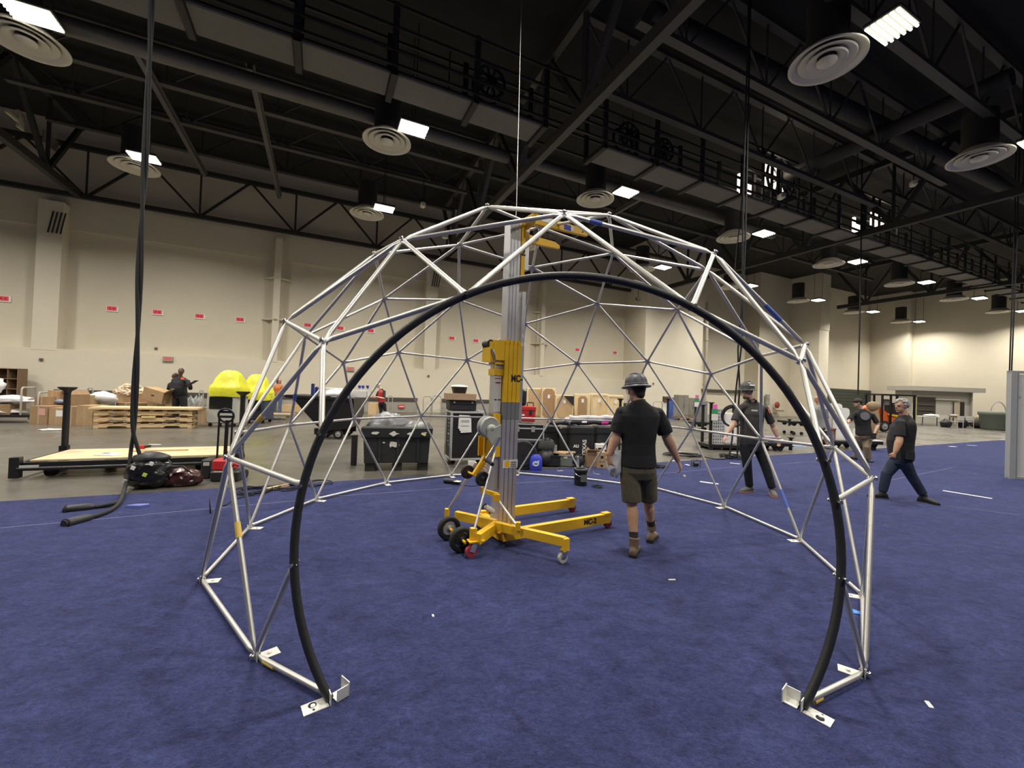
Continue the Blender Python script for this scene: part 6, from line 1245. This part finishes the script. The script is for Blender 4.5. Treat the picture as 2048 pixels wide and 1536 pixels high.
# forklift far right
D = 24.0; f0 = gp(1800, 848); f0 = Vector((yp(1798, 830, D).x, D, 0)); t = thing('forklift', 'forklift with black overhead cage and orange hood far right', 'forklift', f0); M = T(f0, .1)
for x in (-1.1, -.55, 1.0):
    for y in (0, 1.0): b = MB(M); b.bb((x - .04, y - .04, .4), (x + .04, y + .04, 2.15)); b.build('cage_post', blackm, t)
b = MB(M); b.bb((-1.15, -.05, 2.12), (1.05, 1.05, 2.2))
b.build('cage_roof', blackm, t)
b = MB(M); b.prism([(-1.35, .5), (-.4, .5), (.1, .95), (-.5, 1.0), (-1.2, 1.5), (-1.4, 1.35)], .9, (0, .1, 0), (1, 0, 0), (0, 0, 1), (0, 1, 0)); b.build('hood', mat('forklift_orange', (.75, .15, .03), .5), t)
b = MB(M); b.bar((-.65, .05, 1.02), (.12, .05, .92), .04, .10); b.build('yellow_stripe', yellow, t)
b = MB(M); b.bb((-.6, .2, .5), (.9, .9, 1.1)); b.bb((-.1, .25, 1.1), (.35, .8, 1.7)); b.build('chassis', blackp, t)
b = MB(M); b.bb((1.02, -.04, .3), (1.10, .02, 2.1)); b.build('mast_rail', mat('pale_yellow_rail', (.55, .50, .20), .6), t)
for x in (-.9, .75): b = MB(M); wheel(b, (x, .05, .32), (0, 1, 0), .32, .2); wo = b.build('wheel', rubber, t); b = MB(M); hubw(b, (x, .05, .32), (0, 1, 0), .28, .2); b.build('wheel_hub', grey, wo)
b = MB(M); b.lathe([(.16, 0), (.2, .3), (.1, .35)], (-.3, .5, 1.55), (0, 0, 1), 14); b.build('seat_gear', MATS['dim_grey_print'], t)
# kiosk building far right
D = 36.0; a, c = yp(1832, 830, D), yp(1950, 830, D); w_ = (c - a).length; ctr = Vector(((a.x + c.x) / 2, D, 0)); t = thing('snack_kiosk', 'pale grey serving kiosk with flat overhanging roof at the far right', 'kiosk', ctr); M = T(ctr, 0)
km = mat('kiosk_wall', (.50, .47, .41), .7); h_ = yp(1890, 783, D).z
b = MB(M); b.bb((-w_ / 2, .4, 0), (w_ / 2, 2.0, h_)); b.build('wall', km, t)
b = MB(M); b.bb((-w_ / 2 - .6, -.3, h_), (w_ / 2 + .55, 2.2, h_ + .38)); b.build('roof', mat('kiosk_roof', (.40, .38, .33), .7), t)
b = MB(M); b.bb((-w_ / 2 + .1, .33, .7), (-w_ / 2 + 2.05, .4, h_ - .55)); b.build('serving_opening', mat('kiosk_dark', (.06, .045, .04), .7), t)
for z in (1.15, 1.6): b = MB(M); b.bb((-w_ / 2 + .5, .25, z), (-w_ / 2 + 1.9, .33, z + .06)); b.build('shelf', mat('kiosk_shelf', (.14, .11, .10), .6), t)
b = MB(M); b.bb((-.6, .2, h_ - .75), (1.5, .4, h_ - .66)); b.build('light_strip', mat('kiosk_white_strip', (.75, .73, .70), .5), t)
b = MB(M); b.bb((1.05, .33, 0), (1.9, .4, 1.95)); dd_ = b.build('door', mat('kiosk_door', (.52, .45, .33), .6), t)
for x in (1.0, 1.62): b = MB(M); b.bb((x, .30, 0), (x + (.06 if x < 1.1 else .36), .33, 2.0)); b.build('door_jamb', blackp, dd_)
b = MB(M); b.bb((w_ / 2 - .1, .2, 0), (w_ / 2, 2.0, h_)); b.build('corner_post', mat('kiosk_roof', (.40, .38, .33), .7), t)
def table(x0, x1, yt, D, lab, m=white):
    a, c = yp(x0, yt, D), yp(x1, yt, D); w_ = (c - a).length; ctr = Vector(((a.x + c.x) / 2, D, 0)); t = thing('folding_table', lab, 'table', ctr, 'tables in front of the far kiosk'); M = T(ctr, 0); z = .74
    b = MB(M); b.bb((-w_ / 2, -.35, z - .04), (w_ / 2, .35, z)); b.build('table_top', m, t)
    for x in (-w_ / 2 + .08, w_ / 2 - .12):
        for y in (-.3, .26): b = MB(M); b.bb((x, y, 0), (x + .04, y + .04, z - .04)); b.build('leg', blackm, t)
    return M, w_
table(1836, 1884, 826, 33.0, 'folding table with white cloths at the far kiosk'); table(1890, 1925, 824, 34.0, 'second folding table in the middle of the far kiosk', mat('tan_top', (.3, .26, .2), .6)); table(1928, 1952, 826, 33.5, 'third folding table at the right of the far kiosk', MATS['tan_top'])
wch = mat('white_chair', (.55, .52, .46), .6)
def fchair(x, D, lab, rz):
    p = yp(x, 840, D); p.z = 0; t = thing('folding_chair', lab, 'chair', p, 'chairs in front of the far kiosk'); M = T(p, rz)
    b = MB(M); b.bb((-.22, -.22, .43), (.22, .22, .47)); b.build('seat', wch, t); b = MB(M); b.bb((-.22, .2, .55), (.22, .23, .9)); b.build('backrest', wch, t)
    for sx_ in (-.2, .17):
        for sy_ in (-.2, .18): b = MB(M); b.bb((sx_, sy_, 0), (sx_ + .035, sy_ + .035, .43 if sy_ < 0 else .6)); b.build('leg', wch, t)
for x, D, lab, rz in ((1885, 31.5, 'white chair at the left among the far tables', 2.6), (1897, 31.8, 'second white chair among the far tables', .4), (1916, 31.2, 'white chair draped beside the tan kiosk door', 3.0), (1941, 31.6, 'white chair at the right of the far tables', 2.2)): fchair(x, D, lab, rz)
for k, (x, y, D, r, m, lab) in enumerate(((1862, 822, 32.9, (.55, .25, .10), white, 'white folded cloths on the left far table'), (1892, 832, 31.2, (.35, .3, .35), blackp, 'dark clothing pile between the far chairs'), (1925, 832, 31.3, (.3, .3, .42), mat('dark_navy_cloth', (.02, .02, .045), .9), 'dark navy bag pile beside the far chairs'), (1964, 834, 31.5, (.8, .5, .45), mat('dark_tan_cloth', (.075, .062, .05), .9), 'large dark heap right of the far tables'), (1968, 822, 31.6, (.45, .4, .25), mat('pale_tan_cloth', (.32, .28, .22), .9), 'pale sack on the dark heap by the green tub'), (1908, 820, 33.8, (.35, .25, .12), mat('tan_top', (.3, .26, .2), .6), 'tan carton pile on the middle far table'))):
    p = yp(x, y, D); p.z = .74 if k in (0, 5) else .0 if k != 4 else .6
    b = lump(T(p), r, .3, 90 + k); tag(b.build('cloth_pile', m, None, p), lab, 'pile')
p = yp(1996, 846, 30); p.z = 0; t = thing('green_tub', 'big dull green round tub with wire handle near the white booth wall', 'tub', p); b = MB(T(p)); b.lathe([(.75, 0), (.85, .1), (.95, 1.05), (1.02, 1.1), (1.02, 1.3), (.9, 1.35)], n=24); b.build('barrel', mat('dull_green_tub', (.13, .15, .125), .6), t); b = MB(T(p)); b.tube([(.55 * math.cos(q), 0, 1.3 + .75 * math.sin(q)) for q in [PI * k / 12 for k in range(13)]], .03, 6); b.build('handle', grey, t)
# white booth wall at the right edge
p = gp(2017, 957, .008); zt = yp(2020, 742, p.y).z; t = thing('booth_wall', 'white panel booth wall with aluminium frame at the right edge', 'wall panel', p); M = T(p, -.12)
b = MB(M); b.bb((.16, .02, .06), (1.6, .05, zt - .08)); b.build('white_panel', mat('booth_white', (.56, .55, .53), .6), t)
fr_ = mat('booth_frame', (.42, .43, .43), .4, .3)
for nm, bx in (('frame_post', ((0, -.02, 0), (.13, .09, zt))), ('frame_lip', ((.145, -.02, .0), (.165, .03, zt - .03))), ('top_rail', ((0, 0, zt - .06), (1.6, .07, zt))), ('bottom_rail', ((.0, 0, 0), (1.6, .07, .05)))): b = MB(M); b.bb(*bx); b.build(nm, fr_, t)
b = MB(M); b.box((.20, .0, zt * .76), (.04, .03, .025)); b.build('latch', fr_, t)
# ================================================================ plywood platform cart at left
cl = gp(141, 897, .28); fl_ = gp(64, 924, .28); cu_, cv_ = uv_of(cl); t = thing('platform_cart', 'long black platform cart with plywood deck on the concrete at left', 'cart', Vector((fl_.x, fl_.y, 0))); cv0 = cv_ - 1.32; M = HM(cu_ - .1, cv0); CL_, CW_ = 2.75, 1.32
for y in (0, CW_ - .06): b = MB(M); b.bb((0, y, .17), (CL_, y + .06, .25)); b.build('side_rail', blackm, t)
b = MB(M); b.cyl((.05, -.05, .16), (CL_, -.05, .15), .03, 8); b.build('lower_rail', blackm, t)
for x in (0, CL_ - .07): b = MB(M); b.bb((x, 0, .15), (x + .07, CW_, .25)); b.build('end_rail', blackm, t)
b = MB(M); b.bb((.12, .10, .25), (CL_ - .05, CW_ - .08, .275)); b.build('plywood_deck', ply, t)
b = MB(M); b.bb((.08, -.07, .17), (.30, -.065, .22)); b.build('pale_label', MATS['pale_sticker'], t)
for x, y in ((-.04, -.06), (-.04, CW_ - .05), (CL_ - .04, CW_ - .05), (CL_ - .04, -.06)):
    b = MB(M); b.bb((x, y, .02), (x + .11, y + .11, .34)); b.build('post_socket', blackm, t)
for x, y in ((.02, CW_ + .0), (CL_ + .02, CW_ + .0)):
    b = MB(M); b.cyl((x, y, .25), (x, y, 1.38), .048, 12); b.lathe([(.05, -.12), (.055, -.08), (.12, -.03), (.13, -.015), (.13, 0)], (x, y, 1.42), (0, 0, 1), 16); b.build('post', blackm, t)
for x, y in ((.38, .1), (.75, CW_ - .2), (CL_ - .4, .1), (CL_ - .4, CW_ - .15)):
    b = MB(M); b.cyl((x, y - .03, .085), (x, y + .03, .085), .085, 16); wo = b.build('caster', rubber, t); b = MB(M); b.bb((x - .05, y - .045, .09), (x + .05, y + .045, .18)); b.build('caster_fork', blackm, t)
for k, (x, y, r, lab) in enumerate(((.95, .45, .2, 'white leaflet with blue print on the plywood cart'), (1.55, .35, -.3, 'white crumpled sheet on the plywood cart'))):
    p = M @ Vector((x, y, .278)); b = MB(T(p, r)); b.bb((-.16, -.11, 0), (.16, .11, .004)); b.prism([(-.16, -.11), (.1, -.11), (.02, .11)], .012, (0, 0, .003), (1, 0, 0), (0, 1, 0), (0, 0, 1)); o = tag(b.build('leaflet', white, None, p), lab, 'paper')
    if k == 0: b = MB(T(p, r)); b.bb((-.12, .0, .016), (-.02, .08, .018)); b.build('blue_print', blue, o)
p = M @ Vector((1.20, CW_ - .22, .278)); t2 = thing('red_drill', 'small red and black drill lying on the plywood cart', 'drill', p); b = MB(T(p, .3)); b.bb((-.09, -.03, 0), (.05, .03, .07), .01); b.build('drill_body', red, t2); b = MB(T(p, .3)); b.cyl((.05, 0, .04), (.13, 0, .05), .03, 10); b.build('chuck', blackp, t2)
p = M @ Vector((1.5, .75, .278)); b = MB(T(p, HROT)); b.bb((-.35, -.02, 0), (.5, .02, .02)); b.bb((-.3, .05, 0), (.3, .08, .015)); tag(b.build('wood_strip', wood, None, p), 'thin pale wood strips lying on the plywood cart', 'strips')
# bags in front of the cart
garb = mat('glossy_black_bag', (.010, .010, .011), .22, bump=.6, bs=8)
p = gp(282, 982); b = lump(T(p, .3) @ Matrix.Translation((0, .22, .0)), (.30, .22, .26), .22, 61, 24, 16); o = tag(b.build('black_duffel', garb, None, p), 'big glossy black bag under the hanging black cables', 'bag')
for x, y, z, m in ((-.10, -.02, .34, white), (.12, -.03, .40, white), (.05, -.035, .24, mat('lime_tag', (.55, .7, .1), .5)), (-.2, .0, .15, mat('pale_sticker', (.5, .5, .48), .6))): b = MB(T(p, .3)); b.box((x, y, z), (.05, .01, .05), Matrix.Rotation(.4, 3, 'Y')); b.build('tag', m, o)
b = MB(T(p, .3)); b.ball((.0, .25, .44), (.24, .18, .09), 16, 8, .25, 66); b.build('lid_flap', blackp, o)
p = gp(352, 976); b = lump(T(p, .35) @ Matrix.Translation((0, .16, .0)), (.30, .16, .15), .2, 63, 24, 14); o = tag(b.build('patterned_bag', mat('maroon_sheen_bag', (.055, .018, .018), .25, n=.9, ns=14, bump=.5, bs=10), None, p), 'dark maroon glossy patterned bag right of the black bag', 'bag')
b = MB(T(p, .35)); b.tube([(-.15, .02, .24), (-.08, -.02, .33), (.08, -.02, .33), (.15, .02, .24)], .014, 8); b.build('carry_handle', blackp, o)
for k in range(7): b = MB(T(p, .35)); b.box((-.2 + .065 * k, .0 + .01 * (k % 2), .10 + .05 * (k % 3)), (.035, .01, .02), Matrix.Rotation(k, 3, 'Y')); b.build('print_patch', mat('pale_red_print', (.45, .16, .12), .4) if k % 2 else MATS['pale_sticker'], o)
# rolling tool case with tall handle
p = gp(446, 964); t = thing('rolling_tool_case', 'red and black rolling tool case with tall handle by the plywood cart', 'toolbox', p); M = T(p, .2)
b = MB(M); b.bb((-.20, .0, .0), (.22, .30, .17), .02); b.build('lower_box', blackp, t); b = MB(M); b.bb((-.19, .02, .17), (.10, .28, .36), .03); b.build('upper_box', red, t)
b = MB(M); b.bb((-.14, .005, .155), (.0, .02, .175)); b.build('pale_trim', MATS['pale_sticker'], t)
b = MB(M); b.tube([(.08, .05, .24), (.16, .0, .30), (.22, .02, .26)], .03, 8); b.build('side_lever', red, t)
for x in (-.22, -.02): b = MB(M); b.cyl((x, .26, .17), (x + .01, .26, 1.02), .016, 8); b.build('handle_tube', blackm, t)
b = MB(M); b.cyl((-.10, .26, .17), (-.09, .26, .98), .028, 10); b.build('centre_tube', blackm, t)
b = MB(M); b.torus((-.11, .26, 1.06), (0, 1, .2), .115, .018, 24, 8); b.bb((-.22, .245, 1.02), (.0, .275, 1.06)); b.bb((-.2, .25, 1.1), (-.02, .27, 1.14)); b.build('loop_handle', blackp, t)
for x in (-.21, .2): b = MB(M); b.cyl((x - .03, .30, .07), (x + .03, .30, .07), .07, 14); b.build('wheel', rubber, t)
p = gp(412, 958); b = MB(T(p, .2)); b.bb((-.09, 0, 0), (.05, .25, .32), .02); o = tag(b.build('black_tool_bin', blackp, None, p), 'black tool bin left of the rolling tool case', 'bin'); b = MB(T(p, .2)); b.bb((-.05, -.004, .22), (.04, 0, .28)); b.build('pale_label', MATS['pale_sticker'], o)
b = MB(T(yp(477, 905, 7.6), .4)); b.ball((0, 0, -.05), (.10, .12, .14), 14, 10, .2, 5); b.box((0, -.05, .1), (.16, .1, .05)); tag(b.build('helmet', blackp, None, yp(477, 905, 7.6)), 'black helmet like bag on the right end of the plywood cart', 'bag')
# ================================================================ loose things on the carpet and floor
def strip(x0, y0, x1, y1, w_, lab, m=white, name='tape_strip', z=.0085, cat='tape'):
    a, c = gp(x0, y0, z), gp(x1, y1, z); b = MB(); b.bar(a, c, w_, .002); return tag(b.build(name, m, None, a), lab, cat)
strip(1886, 981, 1984, 997, .075, 'bold white tape strip on the carpet right of the striding man'); strip(1400, 963, 1437, 968, .08, 'short white tape strip left of the black trousers')
chalk = mat('chalk_line', (.16, .17, .30), .9)
for k, (x0, y0, x1, y1, lab) in enumerate(((0, 1056, 290, 1030, 'thin pale chalk line at the left edge of the carpet'), (290, 1029, 640, 997, 'thin pale chalk line passing the left dome foot'), (660, 993, 905, 976, 'thin pale chalk line inside the rear left of the dome'), (1000, 968, 1145, 960, 'thin pale chalk line behind the lift legs'), (1310, 948, 1480, 933, 'thin pale chalk line right of the man in shorts'), (1560, 928, 1700, 918, 'thin pale chalk line beyond the dome at right'), (1778, 961, 1905, 935, 'thin pale chalk line behind the striding man'), (1655, 972, 1735, 990, 'faint chalk line under the right dome strut'), (1800, 1000, 2040, 1030, 'faint chalk line below the bold white strip'))):
    strip(x0, y0, x1, y1, .012, lab, chalk, 'chalk_line', cat='line')
def coil(c, r, n, seed, lab, rr=.008, sq=1.0, name='cable_coil', m=rubber, tail=None, hgt=.03):
    q = random.Random(seed); pts = []
    for k in range(n * 12):
        a = 2 * PI * k / 12; R_ = r * (1 + .25 * q.uniform(-1, 1)) if k % 3 == 0 else r * (1 + .1 * math.sin(k * .7)); pts.append(Vector(c) + Vector((math.cos(a) * R_ + .3 * r * math.sin(k * .13 + seed), math.sin(a) * R_ * sq, .008 + rr + hgt * abs(math.sin(k * .37 + seed)))))
    if tail: pts += [gp(x, y, .008 + rr) for x, y in tail]
    b = MB(); b.tube(smooth(pts, 2), rr, 6); return tag(b.build(name, m, None, c), lab, 'cable')
coil(gp(505, 985), .20, 5, 1, 'tangled black cable coil on the carpet left of the arch', tail=((470, 998), (452, 1010), (430, 1013)))
coil(gp(575, 978), .16, 4, 2, 'tangled black cable coil on the pale stick'); coil(gp(640, 970), .18, 2, 3, 'loose black cable loops at the carpet edge behind the arch')
b = MB(); c = gp(420, 1012, .09); b.torus(c, (.8, .6, .1), .085, .008, 20, 6); tag(b.build('cable_loop', rubber, None, c - Vector((0, 0, .09))), 'small upright black cable loop on the carpet at left', 'cable')
a, c = gp(528, 980, .03), gp(592, 966, .03); b = MB(); b.bar(a, c, .05, .04); tag(b.build('wood_stick', wood, None, a), 'pale wood stick lying among the black cables', 'stick')
p = gp(275, 1014, .009); b = MB(T(p, .2)); b.prism([(-.12, -.03), (.05, -.05), (.12, .0), (.10, .05), (-.05, .04)], .03, (0, 0, 0), (1, 0, 0), (0, 1, 0), (0, 0, 1)); tag(b.build('plastic_wrapper', mat('blue_wrapper', (.16, .2, .55), .3), None, p), 'small clear blue wrapper on the carpet at left', 'wrapper')
p = gp(905, 968, .009); t = thing('black_grip_tool', 'black tool with white tag lying behind the left lift wheels', 'tool', p); b = MB(T(p, -.4)); b.tube([(-.16, 0, .04), (-.05, 0, .045), (.08, 0, .035), (.14, 0, .03)], [.045, .04, .03, .025], 10); b.build('tool_body', blackp, t); b = MB(T(p, -.4)); b.bb((.06, -.07, .06), (.16, .03, .066)); b.build('paper_tag', mat('cream_label', (.75, .68, .40), .8), t)
b = MB(); b.tube(smooth([gp(920, 970, .015), gp(945, 972, .015), gp(965, 970, .015), gp(990, 973, .015)], 4), .005, 6); tag(b.build('tool_cord', rubber, None, gp(920, 970)), 'thin black cord trailing from the black tool', 'cord')
b = MB(); c = gp(955, 948); 
for k in range(2): b.torus(c + Vector((.05 * k, 0, .04 + .05 * k)), (.1, -.3, 1), .16, .012, 22, 6)
tag(b.build('red_hose', mat('faded_red_hose', (.30, .07, .06), .6), None, c), 'coiled faded red hose behind the lift', 'hose')
b = MB(T(yp(945, 928, 8.2), .1)); b.bb((-.09, 0, -.05), (.06, .03, .06)); b.bb((-.08, -.003, -.04), (.05, 0, -.02)); tag(b.build('white_card', white, None, yp(945, 928, 8.2)), 'small white card below the lift loading wheels', 'card')
for k, (x, y, w_, h_, lab) in enumerate(((1120, 942, .16, .03, 'flat pale bracket plate left of the black bucket'), (1193, 948, .14, .03, 'flat pale bracket plate right of the black bucket'), (1165, 936, .07, .05, 'pale bracket plate behind the black bucket'))):
    p = gp(x, y, .009); b = MB(T(p, .5 - k)); b.bb((-w_ / 2, -h_ / 2, 0), (w_ / 2, h_ / 2, .006)); b.bb((-w_ / 2, -h_ / 2, .006), (-w_ / 2 + .006, h_ / 2, .05)); tag(b.build('bracket_plate', steel, None, p), lab, 'bracket')
coil(gp(1195, 976), .07, 4, 5, 'small dark wire tangle right of the black bucket', .005); coil(gp(1318, 936), .13, 4, 7, 'black cable coil behind the right hand of the man in shorts', .012)
coil(gp(1365, 912), .42, 4, 6, 'large flat black cable coil on the concrete', .014, .6, tail=((1400, 912), (1430, 918), (1450, 918)))
coil(gp(1462, 918), .22, 6, 8, 'tangled black cable heap at the feet of the charcoal polo', .013, .8, hgt=.10)
p = gp(1388, 934, .009); t = thing('cable_reel_stand', 'small black wire reel stand on the carpet right of the man in shorts', 'stand', p); b = MB(T(p, .1)); b.tube([(0, 0, .0), (.0, 0, .14), (.15, 0, .16), (.15, 0, 0)], .008, 6); b.tube([(0, .12, .0), (.0, .12, .14), (.15, .12, .16), (.15, .12, 0)], .008, 6); b.build('wire_frame', blackm, t); b = MB(T(p, .1)); b.cyl((.02, .06, .06), (.13, .06, .06), .05, 12); b.build('spool', blackp, t)
for k, (x, y, w_, d_, r, lab) in enumerate(((1468, 906, .06, .22, .5, 'pale card lying left of the black trousers, farther one'), (1470, 927, .22, .07, -.5, 'white card on the carpet edge left of the black trousers'), (1375, 930, .05, .14, .3, 'white paper scrap beside the wire reel stand'), (1385, 910, .10, .08, .2, 'round white scrap among the cables on the concrete'), (1358, 904, .12, .05, -.4, 'thin white scrap on the far side of the cables'), (1346, 922, .09, .06, .2, 'white scrap at the carpet edge by the man in shorts'), (866, 1232, .012, .035, .4, 'tiny white flake on the carpet inside the doorway'), (1344, 1160, .06, .02, .1, 'tiny pale flake on the carpet right of the brown boots'), (1905, 893, .3, .12, .2, 'white paper at the far right carpet edge'), (1944, 891, .35, .12, .1, 'pale blue paper at the far right carpet edge'), (2008, 880, .1, .3, .6, 'white paper roll beside the booth wall'), (1858, 1410, .05, .02, 1.2, 'faint pale fibre scrap at lower right'), (905, 946, .02, .02, 0, 'tiny pale plate at the rear left dome foot'))):
    p = gp(x, y, .0085 if y > 925 and x < 1500 or y > 1000 else .0085); b = MB(T(p, r)); b.bb((-w_ / 2, -d_ / 2, 0), (w_ / 2, d_ / 2, .004)); b.prism([(-w_ / 2, -d_ / 2), (w_ / 2, -d_ / 2), (w_ / 2, d_ / 3)], .004, (0, 0, .003), (1, 0, 0), (0, 1, 0), (0, 0, 1)); tag(b.build('paper_scrap', white if k != 9 else mat('pale_blue_paper', (.4, .5, .65), .7), None, p), lab, 'scrap')
p = gp(1715, 1224, .009); b = MB(T(p, -.15)); b.prism([(-.07, .02), (-.01, .0), (.07, .02), (.06, -.03), (.02, -.05), (-.05, -.04)], .006, (0, 0, 0), (1, 0, 0), (0, 1, 0), (.0, .0, 1)); b.prism([(-.07, .02), (-.01, .0), (.0, -.03), (-.05, -.04)], .01, (0, 0, .006), (1, 0, 0), (0, 1, .25), (0, 0, 1)); tag(b.build('blue_tape_scrap', mat('bright_blue_tape', (.03, .19, .55), .5), None, p), 'crumpled bright blue tape on the carpet at the right dome foot', 'tape')
p = gp(1605, 895, 0); b = MB(T(p, .1)); b.bb((-.5, 0, 0), (.2, .25, .02)); b.bb((-.4, .05, .02), (.1, .2, .06)); tag(b.build('pale_blue_sheet', mat('pale_blue_paper', (.4, .5, .65), .7), None, p), 'pale blue folded sheet on the concrete behind the arch', 'sheet')
